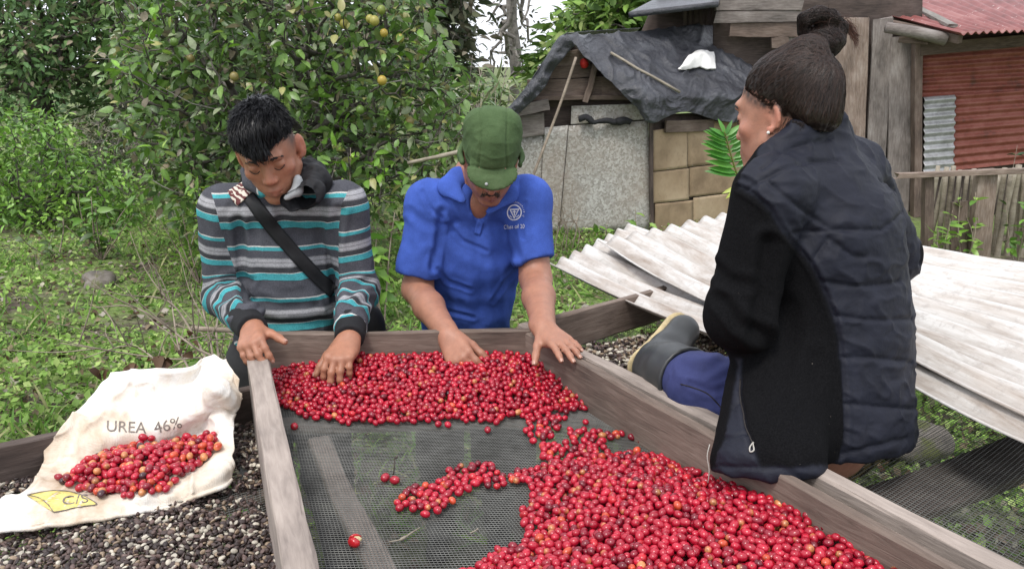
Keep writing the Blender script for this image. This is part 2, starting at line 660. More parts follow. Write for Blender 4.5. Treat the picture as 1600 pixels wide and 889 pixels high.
for c in (F0, F1, s1, u1):
    board('leg', (c[0], c[1], -0.06), (c[0], c[1], ZL - 0.112), 0.06, 0.045, M['rail_dark'], left_tray, face=(0, 1, 0), seg=4)

# ================================================================== coffee
def lowsphere(nu=8, nv=6):
    V = [(0, 0, -1)]
    for i in range(1, nv):
        a = -math.pi / 2 + math.pi * i / nv
        for j in range(nu):
            b = 2 * math.pi * j / nu
            V.append((math.cos(a) * math.cos(b), math.cos(a) * math.sin(b), math.sin(a)))
    V.append((0, 0, 1))
    F = [(0, 1 + (j + 1) % nu, 1 + j, 1 + j) for j in range(nu)]
    for i in range(nv - 2):
        for j in range(nu):
            k = (j + 1) % nu
            a = 1 + i * nu
            F.append((a + j, a + k, a + nu + k, a + nu + j))
    a = 1 + (nv - 2) * nu
    F += [(a + j, a + (j + 1) % nu, len(V) - 1, len(V) - 1) for j in range(nu)]
    return np.array(V, float), F


def tri_clean(F): return [tuple(dict.fromkeys(f)) for f in F]


def rand_rot(n, rng, tilt=None):
    """random rotation matrices (n,3,3); the first axis is the long one, lying near flat when tilt is given"""
    az = rng.random(n) * 2 * math.pi
    el = (rng.random(n) - 0.5) * 2 * (1.3 if tilt is None else tilt)
    ro = rng.random(n) * 2 * math.pi
    x = np.stack([np.cos(az) * np.cos(el), np.sin(az) * np.cos(el), np.sin(el)], -1)
    s = np.stack([-np.sin(az), np.cos(az), np.zeros(n)], -1)
    u = np.cross(x, s)
    y = np.cos(ro)[:, None] * s + np.sin(ro)[:, None] * u
    z = np.cross(x, y)
    return np.stack([x, y, z], -1)


def scatter_mesh(name, V, F, pos, R, scl, colfn, mat):
    """many copies of (V,F), joined"""
    n, m = len(pos), len(V)
    W = np.einsum('nij,nmj->nmi', R, V[None] * scl[:, None, :]) + pos[:, None, :]
    F3 = []
    for f in tri_clean(F):
        for i in range(1, len(f) - 1): F3.append((f[0], f[i], f[i + 1]))
    F3 = np.array(F3)
    FA = (F3[None] + (np.arange(n) * m)[:, None, None]).reshape(-1, 3)
    C = colfn(n, m)
    return mesh_of(name, W.reshape(-1, 3), FA, mat, col=C.reshape(-1, 3))


def pip(px, py, poly):
    poly = np.asarray(poly, float)
    inside = np.zeros(np.shape(px), bool)
    j = len(poly) - 1
    for i in range(len(poly)):
        xi, yi = poly[i]; xj, yj = poly[j]
        c = ((yi > py) != (yj > py)) & (px < (xj - xi) * (py - yi) / (yj - yi + 1e-12) + xi)
        inside ^= c
        j = i
    return inside


def edge_dist(px, py, poly, skip=()):
    d = np.full(np.shape(px), 9.0)
    for i in range(len(poly)):
        if i in skip: continue
        a, b = np.array(poly[i]), np.array(poly[(i + 1) % len(poly)])
        ab = b - a
        t = np.clip(((px - a[0]) * ab[0] + (py - a[1]) * ab[1]) / (ab @ ab), 0, 1)
        d = np.minimum(d, np.hypot(px - a[0] - t * ab[0], py - a[1] - t * ab[1]))
    return d


class Drop:
    """drops balls one by one: each comes to rest on the floor or on the balls below it"""
    def __init__(self, r):
        self.r, self.g, self.P = r, {}, []

    def rest(self, x, y, r, floor):
        z = floor + r
        c = 2 * self.r * 1.15
        i, j = int(math.floor(x / c)), int(math.floor(y / c))
        for a in (i - 1, i, i + 1):
            for b in (j - 1, j, j + 1):
                for (qx, qy, qz, qr) in self.g.get((a, b), ()):
                    s = (r + qr) * 0.87
                    d2 = (x - qx) ** 2 + (y - qy) ** 2
                    if d2 < s * s:
                        zz = qz + math.sqrt(s * s - d2)
                        if zz > z: z = zz
        return z

    def put(self, x, y, z, r):
        c = 2 * self.r * 1.15
        self.g.setdefault((int(math.floor(x / c)), int(math.floor(y / c))), []).append((x, y, z, r))
        self.P.append((x, y, z, r))

    def fill(self, poly, hfn, tries, rng, floor, blocked=None):
        poly = np.asarray(poly)
        lo, hi = poly.min(0), poly.max(0)
        X = lo[0] + rng.random(tries) * (hi[0] - lo[0])
        Y = lo[1] + rng.random(tries) * (hi[1] - lo[1])
        ok = pip(X, Y, poly)
        X, Y = X[ok], Y[ok]
        Hh = hfn(X, Y)
        for x, y, h in zip(X, Y, Hh):
            r = self.r * rng.uniform(0.86, 1.1)
            # roll downhill a little: take the lowest of three spots nearby
            best = None
            for k in range(3):
                xx, yy = (x, y) if k == 0 else (x + rng.normal() * self.r * 0.7, y + rng.normal() * self.r * 0.7)
                fl = floor(xx, yy) if callable(floor) else floor
                z = self.rest(xx, yy, r, fl)
                if best is None or z < best[2]: best = (xx, yy, z, fl)
            if best[2] - best[3] - r <= h and (blocked is None or not blocked(*best[:3])):
                self.put(best[0], best[1], best[2], r)


CHV, CHF = lowsphere(9, 7)
# a cherry is an egg lying along x, its flat navel end at +x (poles of the ball are turned onto x)
CHV = CHV[:, [2, 0, 1]].copy()
CHV[:, 0] = np.sign(CHV[:, 0]) * np.abs(CHV[:, 0]) ** 1.05
CHV[0, 0] *= 0.97
CHV[-1, 0] *= 0.93
NAVEL = np.zeros(len(CHV)); NAVEL[-1] = 1.0


def cherry_cols(rng, n, ripe=0.86):
    base = np.zeros((n, 3))
    u = rng.random(n)
    for i in range(n):
        k = u[i]
        if k < ripe * 0.80: c = np.array([0.42, 0.009, 0.030]) * rng.uniform(0.7, 1.2)
        elif k < ripe * 0.95: c = np.array([0.22, 0.006, 0.020]) * rng.uniform(0.6, 1.2)
        elif k < ripe: c = np.array([0.5, 0.015, 0.026]) * rng.uniform(0.85, 1.1)
        elif k < ripe + (1 - ripe) * 0.5: c = np.array([0.58, 0.075, 0.03]) * rng.uniform(0.8, 1.1)
        elif k < ripe + (1 - ripe) * 0.9: c = np.array([0.60, 0.24, 0.09]) * rng.uniform(0.8, 1.1)
        else: c = np.array([0.035, 0.01, 0.014]) * rng.uniform(0.6, 2)
        base[i] = c
    return base


def cherry_colfn(rng, ripe):
    def fn(n, m):
        b = cherry_cols(rng, n, ripe)
        C = np.repeat(b[:, None, :], m, 1)
        # blush: one flank a little yellower or darker; navel brown or pale
        side = rng.random((n, 1)) < 0.13
        tt = np.clip((CHV[:, 0] - 0.35) / 0.6, 0, 1)[None, :, None] * side[..., None]
        C = C * (1 - tt * 0.8) + np.array([0.6, 0.3, 0.1]) * tt * 0.8
        nav = NAVEL[None, :, None] * 0.75
        C = C * (1 - nav) + np.array([0.1, 0.045, 0.03]) * nav
        return C
    return fn


t = NT('coffee_cherry_skin')
a_ = t.attr('col')
f_ = t.noise(t.coords((1, 1, 1), rnd=False), 130, 3, 0.6)
t.set(Base_Color=t.mix(1.0, a_.outputs['Color'], t.ramp(f_, [(0.3, (0.72, 0.7, 0.7)), (0.7, (1.15, 1.1, 1.1))]), 'MULTIPLY'),
      Roughness=0.24)
t.b.inputs['Subsurface Weight'].default_value = 0.0
t.b.inputs['Coat Weight'].default_value = 0.25
t.b.inputs['Coat Roughness'].default_value = 0.18
M['cherry'] = t.m

rngc = np.random.default_rng(5)
HOLES = []     # (x, y, r): hands dig in here; filled before the hands are built


def pz2(pts, z): return np.array([PZ(x, y, z)[:2] for x, y in pts])


far_poly = pz2([(418, 583), (560, 576), (700, 576), (838, 575), (905, 610), (956, 655), (930, 645), (885, 643), (850, 652), (800, 655), (770, 661), (700, 658), (640, 661), (545, 664), (510, 657), (480, 653), (440, 636), (424, 606)], ZM)
near_poly = pz2([(805, 742), (826, 747), (858, 730), (900, 727), (935, 716), (1000, 716), (1027, 716), (1068, 735), (1099, 752), (1155, 796), (1210, 826), (1262, 858), (1330, 900), (1480, 1000), (1420, 1060), (900, 1060), (690, 930), (752, 893), (790, 864), (820, 858), (834, 842), (836, 826), (818, 808), (838, 786), (830, 764)], ZM)
mid_poly = pz2([(622, 800), (628, 780), (660, 764), (690, 762), (702, 742), (738, 734), (768, 732), (797, 758), (776, 766), (757, 752), (738, 768), (702, 782), (692, 808), (650, 802)], ZM)
DR = Drop(0.0073)
# far heap lies against the end board and the right board, thins to the front edge
fbx = far_poly
back = [0, 1, 2, 16, 17]
DR.fill(far_poly, lambda X, Y: np.minimum(0.047, 0.006 + 0.20 * edge_dist(X, Y, far_poly, skip=(0, 1, 2, 3, 4))), 26000, rngc, ZM + 0.001)
DR.fill(near_poly, lambda X, Y: np.minimum(0.05, 0.004 + 0.22 * edge_dist(X, Y, near_poly, skip=(7, 8, 9, 10, 11, 12, 13, 14, 15))), 34000, rngc, ZM + 0.001)
DR.fill(mid_poly, lambda X, Y: 0.004 + 0 * X, 900, rngc, ZM + 0.001)
for poly, tr in (([(828, 655), (872, 648), (878, 672), (852, 690), (822, 680)], 110), ([(846, 702), (890, 694), (934, 690), (952, 700), (930, 720), (852, 722)], 150),
                 ([(888, 676), (930, 678), (972, 682), (966, 690), (940, 696), (905, 700), (886, 690)], 110), ([(984, 686), (1008, 688), (1012, 696), (990, 694)], 12),
                 ([(830, 772), (806, 748), (832, 740), (844, 756)], 40), ([(715, 742), (760, 742), (770, 752), (715, 765)], 60)):
    DR.fill(pz2(poly, ZM), lambda X, Y: 0.001 + 0 * X, tr, rngc, ZM + 0.001)
SINGLES = [(700, 665), (685, 664), (762, 673), (776, 661), (833, 690), (848, 697), (850, 704), (915, 661), (822, 674), (1005, 690), (986, 684), (808, 752), (800, 747), (850, 715)]
for (x, y) in SINGLES:
    q = PZ(x, y, ZM + 0.006)
    DR.put(q[0], q[1], ZM + 0.0085, 0.0075)
CP = np.array(DR.P)
# drop what nothing sees: balls well below the top of their neighbourhood (kept as the lower layers only near the edges)
pix = proj(CP[:, :3])
vis = (pix[:, 0] > -60) & (pix[:, 0] < 1660) & (pix[:, 1] < 960)
CP, pix = CP[vis], pix[vis]


def cherry_objects(CPs, ripe, count, label, group, parent_first=None, seed=1):
    rng = np.random.default_rng(seed)
    n = len(CPs)
    R = rand_rot(n, rng, 0.7)
    ln = CPs[:, 3] * rng.uniform(1.05, 1.38, n)
    scl = np.stack([ln, CPs[:, 3], CPs[:, 3] * rng.uniform(0.9, 1.0, n)], -1)
    # nearest and topmost first
    dist = np.linalg.norm(CPs[:, :3] - np.array([0, 0, CAM_H]), axis=1)
    cell = {}
    for i, q in enumerate(CPs):
        k = (int(q[0] / 0.016), int(q[1] / 0.016))
        if k not in cell or CPs[cell[k]][2] < q[2]: cell[k] = i
    top = np.zeros(n, bool); top[list(cell.values())] = True
    px_ = proj(CPs[:, :3])
    inside = (px_[:, 0] > 5) & (px_[:, 0] < 1595) & (px_[:, 1] < 880)
    order = np.argsort(dist + (~top) * 5 + (~inside) * 9)
    one = set(order[:count].tolist())
    fn = cherry_colfn(rng, ripe)
    VAR, KINDC = [], []
    for k in range(24):
        cc = fn(1, len(CHV))[0]
        VAR.append(mesh_of('coffee_cherry', CHV, tri_clean(CHF), M['cherry'], col=cc))
        m_ = cc.mean(0)
        KINDC.append('nearly black' if m_[0] < 0.1 else 'dark maroon' if m_[0] < 0.27 else 'yellowish' if m_[1] > 0.2 else 'orange red' if m_[1] > 0.06 else 'glossy red')
    for i in sorted(one):
        Mx = np.eye(4); Mx[:3, :3] = R[i] * scl[i][None, :]; Mx[:3, 3] = CPs[i, :3]
        kv = int(rng.integers(24))
        o = link('coffee_cherry', VAR[kv], None, Mx)
        tag(o, label.replace('glossy red', KINDC[kv]), 'cherry', group)
    rest = np.array([i for i in range(n) if i not in one], int)
    if len(rest):
        me = scatter_mesh('coffee_cherries', CHV, CHF, CPs[rest, :3], R[rest], scl[rest], fn, M['cherry'])
        return link('coffee_cherries', me)


# ------------------------------------------------------------------ parchment beans
def bean_template():
    V, F = lowsphere(8, 5)
    V = V[:, [2, 0, 1]].copy()
    V[:, 2] = np.where(V[:, 2] < 0, V[:, 2] * 0.35, V[:, 2])
    # the groove of the flat side
    return V, F


BV, BF = bean_template()
t = NT('dried_coffee_bean')
a_ = t.attr('col')
f_ = t.noise(t.coords((1, 1, 1), rnd=False), 260, 4, 0.7)
t.set(Base_Color=t.mix(1.0, a_.outputs['Color'], t.ramp(f_, [(0.3, (0.5, 0.5, 0.5)), (0.7, (1.2, 1.2, 1.2))]), 'MULTIPLY'), Roughness=0.55)
t.bump(f_, 0.4, 0.001)
M['bean'] = t.m


def bean_cols(n, rng, pale):
    u = rng.random(n)
    C = np.zeros((n, 3))
    for i in range(n):
        if u[i] < pale * 0.55: c = np.array([0.56, 0.51, 0.42]) * rng.uniform(0.7, 1.2)
        elif u[i] < pale: c = np.array([0.3, 0.22, 0.15]) * rng.uniform(0.7, 1.2)
        elif u[i] < pale + (1 - pale) * 0.5: c = np.array([0.045, 0.03, 0.028]) * rng.uniform(0.6, 1.6)
        else: c = np.array([0.115, 0.075, 0.065]) * rng.uniform(0.6, 1.4)
        C[i] = c
    return C


def bean_colfn(rng, pale):
    def fn(n, m):
        return np.repeat(bean_cols(n, rng, pale)[:, None, :], m, 1)
    return fn


def beans(poly, zfloor, layers, pale, rng, count, size=0.0062, hole=None, count_px=None):
    poly = np.asarray(poly)
    lo, hi = poly.min(0), poly.max(0)
    area = 0.5 * abs(np.dot(poly[:, 0], np.roll(poly[:, 1], 1)) - np.dot(poly[:, 1], np.roll(poly[:, 0], 1)))
    P_ = []
    D_ = Drop(size)
    n = int(area / (size * size * 2.2) * layers * (hi - lo).prod() / area)
    X = lo[0] + rng.random(n) * (hi[0] - lo[0]); Y = lo[1] + rng.random(n) * (hi[1] - lo[1])
    ok = pip(X, Y, poly)
    X, Y = X[ok], Y[ok]
    dens = fbm(np.stack([X * 7, Y * 7, 0 * X], -1), 3, 9)
    keep = np.ones(len(X), bool)
    if hole is not None: keep &= ~hole(X, Y)
    keep &= rng.random(len(X)) < np.clip(0.9 + dens * 0.5, 0.25, 1)
    X, Y = X[keep], Y[keep]
    hgt = np.clip(0.010 + 0.010 * fbm(np.stack([X * 5, Y * 5, 0 * X], -1), 3, 4), 0.001, 0.03)
    for x, y, h in zip(X, Y, hgt):
        z = D_.rest(x, y, size * 0.62, zfloor)
        if z - zfloor < h + size: D_.put(x, y, z, size * 0.62)
    Q = np.array(D_.P)
    q = proj(Q[:, :3])
    Q = Q[(q[:, 0] > -80) & (q[:, 0] < 1680) & (q[:, 1] < 960) & (q[:, 1] > 300)]
    return Q


def bean_objects(Q, pale, count, label, group, size=0.0062, seed=3, one=True):
    rng = np.random.default_rng(seed)
    n = len(Q)
    R = rand_rot(n, rng, 0.45)
    # mostly lying on one of the two faces
    s = size * rng.uniform(0.8, 1.12, n)
    scl = np.stack([s * 1.05, s * 0.8, s * 0.62], -1)
    fn = bean_colfn(rng, pale)
    px_ = proj(Q[:, :3])
    inside = (px_[:, 0] > 5) & (px_[:, 0] < 440) & (px_[:, 1] < 885)
    dist = np.linalg.norm(Q[:, :3] - np.array([0, 0, CAM_H]), axis=1)
    cell = {}
    for i, q in enumerate(Q):
        k = (int(q[0] / 0.011), int(q[1] / 0.011))
        if k not in cell or Q[cell[k]][2] < q[2]: cell[k] = i
    top = np.zeros(n, bool); top[list(cell.values())] = True
    order = np.argsort(dist + (~inside) * 9 + (~top) * 5)
    ones = set(order[:count].tolist())
    VAR = [mesh_of('coffee_bean', BV, tri_clean(BF), M['bean'], col=fn(1, len(BV))[0]) for k in range(16)]
    for i in sorted(ones):
        Mx = np.eye(4); Mx[:3, :3] = R[i] * scl[i][None, :]; Mx[:3, 3] = Q[i, :3]
        tag(link('coffee_bean', VAR[int(rng.integers(16))], None, Mx), label, 'bean', group)
    rest = np.array([i for i in range(n) if i not in ones], int)
    me = scatter_mesh('coffee_beans', BV, BF, Q[rest, :3], R[rest], scl[rest], fn, M['bean'])
    return link('coffee_beans', me)


rngb = np.random.default_rng(21)
lq = np.array([(F0 + ld * 0.02)[:2], (F1 + ld * 0.03 - [0.01, 0, 0])[:2], (s1 - [0.012, 0, 0])[:2], (u1 + [0.02, 0, 0])[:2]])
bare = pz2([(300, 800), (345, 778), (430, 760), (436, 800), (345, 822)], ZLM)
LB = beans(lq, ZLM + 0.001, 3.6, 0.3, rngb, 300, size=0.0056, hole=lambda X, Y: pip(X, Y, bare) & (rngb.random(len(X)) < 0.86))
o = bean_objects(LB, 0.3, 300, 'small dried coffee bean in the near part of the left drying tray', 'dried beans spread in the left tray', size=0.0056)
tag(o, 'dense layer of dark and pale dried coffee beans in the left tray', 'beans', 'dried beans spread in the left tray', 'stuff')
rq = np.array([C0[:2] + [0.05, -0.02], D1[:2] + [0.25, -0.02], (E0 * 0.72 + E1 * 0.28)[:2], (C0 * 0.72 + C1 * 0.28)[:2] + [0.03, 0]])
RB = beans(rq, ZM - 0.008, 3.4, 0.55, rngb, 0, size=0.0072)
o = bean_objects(RB, 0.55, 0, '', '', size=0.0072, seed=8)
tag(o, 'layer of pale and brown dried coffee beans in the right tray by the boot', 'beans', None, 'stuff')
o = cherry_objects(CP, 0.978, 300, 'glossy red coffee cherry in the near heap on the middle tray', 'red cherries on the middle tray')
tag(o, 'heaps of glossy red coffee cherries on the wire mesh of the middle tray', 'cherries', 'red cherries on the middle tray', 'stuff')


def single_cherry(x, y, label, col, axis=(1, 0.2, 0), r=0.0085, group=None, dz=0.0):
    q = PZ(x, y, ZM + r * 0.6)
    q[2] = ZM + r * 0.95 + dz
    d, s, u = frame_of(axis)
    Mx = np.eye(4); Mx[:3, 0] = d * r * 1.2; Mx[:3, 1] = s * r; Mx[:3, 2] = u * r; Mx[:3, 3] = q
    C = np.tile(np.array(col), (len(CHV), 1)); C[-1] = (0.12, 0.05, 0.03)
    o = link('coffee_cherry', mesh_of('coffee_cherry', CHV, tri_clean(CHF), M['cherry'], col=C), None, Mx)
    return tag(o, label, 'cherry', group)


single_cherry(460, 668, 'lone red cherry on the mesh just right of the pale left side board', (0.4, 0.014, 0.03), (0.4, -1, 0.2))
single_cherry(602, 748, 'red cherry of the small pair on bare mesh, the one beside the upright stalk', (0.36, 0.013, 0.03), (0.6, 1, 0.1))
single_cherry(617, 752, 'red cherry of the small pair on bare mesh, the rounder one with a pale tip', (0.38, 0.013, 0.03), (1, -0.3, 0.1))
# the stalk standing by the pair
q0 = PZ(615, 741, ZM + 0.004); q1 = q0 + [0.002, 0, 0.018]; q2 = q0 + [0.003, 0.004, 0.032]; q3 = q0 + [0.009, 0.004, 0.036]
sv, sf = tube(spline([q0, q1, q2, q3], 4), [0.0013] * 8 + [0.0016] * 2 + [0.0034, 0.0036, 0.001], 6)
o = part('cherry_stalk', sv, sf, M['bark'], None)
tag(o, 'thin dark cherry stalk standing up on the mesh beside two cherries', 'stalk')
# the split cherry: two shells hinged open over a pale seed
q = PZ(555, 846, ZM + 0.008); q[2] = ZM + 0.010
split = thing('split_cherry', 'split bright red cherry lying open beside the slat under the mesh', 'cherry', q)
for sgn in (1, -1):
    V = CHV.copy()
    keep = V[:, 2] * 1.0
    V[:, 2] = np.maximum(V[:, 2], 0.0)
    ang = 0.35 * sgn
    V = V * np.array([0.0112, 0.0092, 0.0094])
    if sgn < 0: V[:, 2] *= -1
    hx = -0.011
    ca, sa = math.cos(-ang), math.sin(-ang)
    x_, z_ = V[:, 0] - hx, V[:, 2]
    V = np.stack([hx + x_ * ca - z_ * sa * -1 * 1.0, V[:, 1], z_ * ca + x_ * sa * -1], -1)
    W = np.stack([V[:, 0], V[:, 2], V[:, 1]], -1)
    C = np.tile(np.array([0.5, 0.012, 0.02]), (len(V), 1))
    part('skin', W + q, tri_clean(CHF), M['cherry'], split, col=C)
V = BV * np.array([0.0085, 0.006, 0.006]) + q + [0.003, 0, 0.002]
part('seed', V, tri_clean(BF), M['bean'], split, col=np.tile(np.array([0.62, 0.5, 0.28]), (len(V), 1)))
# pale twig and bits on the mesh
tw = [PZ(x, y, ZM + 0.005) for x, y in ((608, 846), (624, 843), (634, 838), (646, 830), (656, 824))]
sv, sf = tube(spline(tw, 4), [0.001] * 5 + [0.0028] * 3 + [0.0018] * 4 + [0.0012] * 5, 5)
tag(part('twig', sv, sf, M['bamboo'], None), 'pale curled dry twig lying on the bare mesh', 'twig')
tw = [PZ(x, y, ZM + 0.004) for x, y in ((735, 832), (742, 829), (747, 825))]
sv, sf = tube(spline(tw, 4), 0.0011, 5)
tag(part('twig', sv, sf, M['bamboo'], None), 'tiny straw pale twig on the mesh left of the big cherry heap', 'twig')

# ================================================================== sheets of cloth, plastic and tin
def ctrl_surface(G, nu, nv):
    """Catmull-Rom through a grid of points G (rows, cols, 3) -> (nv, nu, 3)"""
    G = np.asarray(G, float)
    R = []
    for row in G:
        s = spline(row, 12)
        R.append(resample_uniform(s, nu, len(row), 12))
    R = np.array(R)
    out = []
    for j in range(nu):
        s = spline(R[:, j], 12)
        out.append(resample_uniform(s, nv, len(G), 12))
    return np.array(out).transpose(1, 0, 2)


def resample_uniform(s, n, m, k):
    t = np.linspace(0, len(s) - 1, n)
    i = np.minimum(t.astype(int), len(s) - 2)
    f = (t - i)[:, None]
    return s[i] * (1 - f) + s[i + 1] * f


def grid_normals(S):
    du = np.gradient(S, axis=1)
    dv = np.gradient(S, axis=0)
    n = np.cross(du, dv)
    n /= np.linalg.norm(n, axis=-1, keepdims=True) + 1e-12
    return n


def sheet_mesh(name, S, thick, mat, col=None, smooth=True, attrs=None):
    """a thin sheet with two faces and rims"""
    nv, nu, _ = S.shape
    N = grid_normals(S)
    if N[..., 2].mean() < 0: N = -N; flip = True
    else: flip = False
    top, bot = S.reshape(-1, 3), (S - N * thick).reshape(-1, 3)
    n = nu * nv
    i = (np.arange(nv - 1)[:, None] * nu + np.arange(nu - 1)[None]).ravel()
    Q = np.stack([i, i + 1, i + nu + 1, i + nu], -1)
    if flip: Q = Q[:, ::-1]
    Fb = (Q + n)[:, ::-1]
    rim = np.concatenate([np.arange(nu), np.arange(1, nv) * nu + nu - 1, (nv - 1) * nu + np.arange(nu - 2, -1, -1), np.arange(nv - 2, 0, -1) * nu])
    rn = np.roll(rim, -1)
    Fr = np.stack([rim, rn, rn + n, rim + n], -1)
    if not flip: Fr = Fr[:, ::-1]
    F = np.concatenate([Q, Fb, Fr])
    c = None
    if col is not None: c = np.concatenate([col.reshape(-1, 3)] * 2)
    return mesh_of(name, np.concatenate([top, bot]), F, mat, col=c, smooth=smooth, attrs={k: np.concatenate([a.ravel()] * 2) for k, a in (attrs or {}).items()})


def surf_at(S, u, v):
    nv, nu, _ = S.shape
    x, y = np.clip(u, 0, 1) * (nu - 1.001), np.clip(v, 0, 1) * (nv - 1.001)
    i, j = x.astype(int), y.astype(int)
    fx, fy = (x - i)[..., None], (y - j)[..., None]
    return (S[j, i] * (1 - fx) + S[j, i + 1] * fx) * (1 - fy) + (S[j + 1, i] * (1 - fx) + S[j + 1, i + 1] * fx) * fy


def text_mesh(body, extrude=0.0, res=3):
    """2-d triangles of a line of text, unit cap height, centred"""
    cu = bpy.data.curves.new('lettering', 'FONT')
    cu.body = body
    cu.align_x = 'CENTER'
    cu.align_y = 'CENTER'
    cu.resolution_u = res
    ob = bpy.data.objects.new('lettering', cu)
    COL.objects.link(ob)
    dg = bpy.context.evaluated_depsgraph_get()
    me = bpy.data.meshes.new_from_object(ob.evaluated_get(dg))
    V = np.array([v.co[:] for v in me.vertices])
    F = [tuple(p.vertices) for p in me.polygons]
    bpy.data.objects.remove(ob)
    bpy.data.curves.remove(cu)
    bpy.data.meshes.remove(me)
    return V[:, :2], F


def subdivide2(V, F, n=1):
    for _ in range(n):
        V = list(map(tuple, V))
        E, NF = {}, []

        def mid(a, b):
            k = (min(a, b), max(a, b))
            if k not in E:
                E[k] = len(V)
                V.append(tuple((np.array(V[a]) + np.array(V[b])) / 2))
            return E[k]
        for f in F:
            tris = [(f[0], f[i], f[i + 1]) for i in range(1, len(f) - 1)]
            for a, b, c in tris:
                ab, bc, ca = mid(a, b), mid(b, c), mid(c, a)
                NF += [(a, ab, ca), (ab, b, bc), (ca, bc, c), (ab, bc, ca)]
        F = NF
        V = np.array(V)
    return np.asarray(V), F


def flat_mat(name, col, rough=0.8, n=0.25, scale=60):
    t = NT(name)
    f = t.noise(t.coords((1, 1, 1), rnd=False), scale, 4, 0.65)
    t.set(Base_Color=t.mix(1.0, col, t.ramp(f, [(0.3, (1 - n,) * 3), (0.7, (1 + n * 0.5,) * 3)]), 'MULTIPLY'), Roughness=rough)
    return t.m


# ================================================================== the sack
t = NT('woven_white_sack')
v_ = t.coords((1, 1, 1), rnd=False)
st = t.noise(v_, 5, 6, 0.68, 0.4)
fi = t.noise(v_, 28, 5, 0.7)
base = t.ramp(st, [(0.32, (0.46, 0.34, 0.23)), (0.46, (0.68, 0.6, 0.5)), (0.6, (0.83, 0.815, 0.785))])
base = t.mix(t.ramp(fi, [(0.54, (0, 0, 0)), (0.8, (0.6, 0.6, 0.6))]), base, (0.5, 0.38, 0.27))
t.set(Base_Color=base, Roughness=0.55)
wx = t.n('ShaderNodeTexWave', wave_type='BANDS', bands_direction='X')
wx.inputs['Scale'].default_value = 130
wx.inputs['Distortion'].default_value = 1.0
wy = t.n('ShaderNodeTexWave', wave_type='BANDS', bands_direction='Y')
wy.inputs['Scale'].default_value = 130
t.l(v_, wx.inputs[0]); t.l(v_, wy.inputs[0])
mm = t.n('ShaderNodeMath', operation='ADD')
t.l(wx.outputs['Fac'], mm.inputs[0]); t.l(wy.outputs['Fac'], mm.inputs[1])
b1 = t.bump(mm.outputs[0], 0.25, 0.0012)
t.bump(fi, 0.5, 0.004, b1)
M['sack'] = t.m

zb = ZLM + 0.022
sg = [[(174, 583, ZL + .075), (232, 577, ZL + .08), (292, 571, ZL + .085), (322, 558, ZL + .09), (345, 562, ZL + .088), (378, 592, ZL + .06)],
      [(132, 632, ZL + .03), (205, 618, ZL + .035), (280, 606, ZL + .035), (318, 588, ZL + .06), (345, 590, ZL + .07), (372, 614, ZL + .03)],
      [(98, 664, ZL + .012), (180, 650, ZL + .012), (262, 634, ZL + .014), (314, 612, ZL + .05), (342, 606, ZL + .07), (368, 634, ZL + .012)],
      [(74, 700, ZL - .03), (160, 684, ZL - .015), (255, 664, ZL - .012), (312, 646, ZL + .01), (336, 630, ZL + .03), (362, 652, ZL - .01)],
      [(66, 728, zb + .016), (140, 722, zb + .010), (225, 705, zb + .008), (300, 682, zb + .015), (330, 668, zb + .04), (366, 690, zb + .035)],
      [(40, 766, zb + .012), (105, 762, zb + .006), (215, 744, zb + .004), (300, 722, zb + .008), (338, 706, zb + .022), (367, 708, zb + .03)],
      [(-30, 806, zb + .012), (70, 796, zb + .01), (190, 777, zb + .012), (290, 758, zb + .014), (335, 740, zb + .024), (364, 722, zb + .03)],
      [(-60, 838, zb - .002), (40, 830, zb), (170, 806, zb), (280, 783, zb), (330, 762, zb + .004), (356, 742, zb + .01)]]
SG = ctrl_surface([[PZ(*p) for p in r] for r in sg], 110, 110)
nrm = grid_normals(SG)
if nrm[..., 2].mean() < 0: nrm = -nrm
cr = fbm(SG * np.array([9, 14, 9]), 4, 31) * 0.007 + np.abs(vnoise(SG * np.array([14, 22, 18]), 4)) * 0.010 + (1 - np.abs(vnoise(SG * np.array([13, 13, 13]) + fbm(SG * 7, 2, 3)[..., None] * .6, 21))) ** 6 * 0.011 + (1 - np.abs(vnoise(SG * 31, 22))) ** 6 * 0.004
uu, vv = np.meshgrid(np.linspace(0, 1, 110), np.linspace(0, 1, 110))
edge_w = np.exp(-((1 - vv) / 0.05) ** 2)
flatc = np.exp(-(((uu - 0.55) / 0.26) ** 2 + ((vv - 0.62) / 0.2) ** 2))
cr *= (1 - 0.6 * flatc)
cr += 0.006 * edge_w * np.sin(uu * 9)
SG = SG + nrm * cr[..., None]
sack = link('white_sack', sheet_mesh('white_sack', SG, 0.0016, M['sack']))
tag(sack, 'white woven urea sack spread open on the left tray with cherries on it', 'sack')
# hem: the folded mouth of the sack along the near edge (a second ply below the first)
hem = []
for i in range(0, 110, 2):
    a = SG[-1, i] + np.array([0, 0, -0.004])
    hem.append(a)
hv, hf = tube(np.array(hem), 0.0045, 6)
part('hem', hv, hf, M['sack'], sack)
bk = BVHTree.FromPolygons([Vector(v) for v in SG.reshape(-1, 3)], [(j * 110 + i, j * 110 + i + 1, (j + 1) * 110 + i + 1, (j + 1) * 110 + i) for j in range(109) for i in range(109)])
OEYE = Vector((0, 0, CAM_H))


def cast(bvh, x, y, off=0.0):
    """the place on a surface seen at photo pixel x, y (a measuring ray)"""
    d = Vector(ray(x, y)).normalized()
    h = bvh.ray_cast(OEYE, d)
    if h[0] is None: return None, None
    n = h[1] if h[1].dot(d) < 0 else -h[1]
    return np.array(h[0] + n * off), np.array(n)


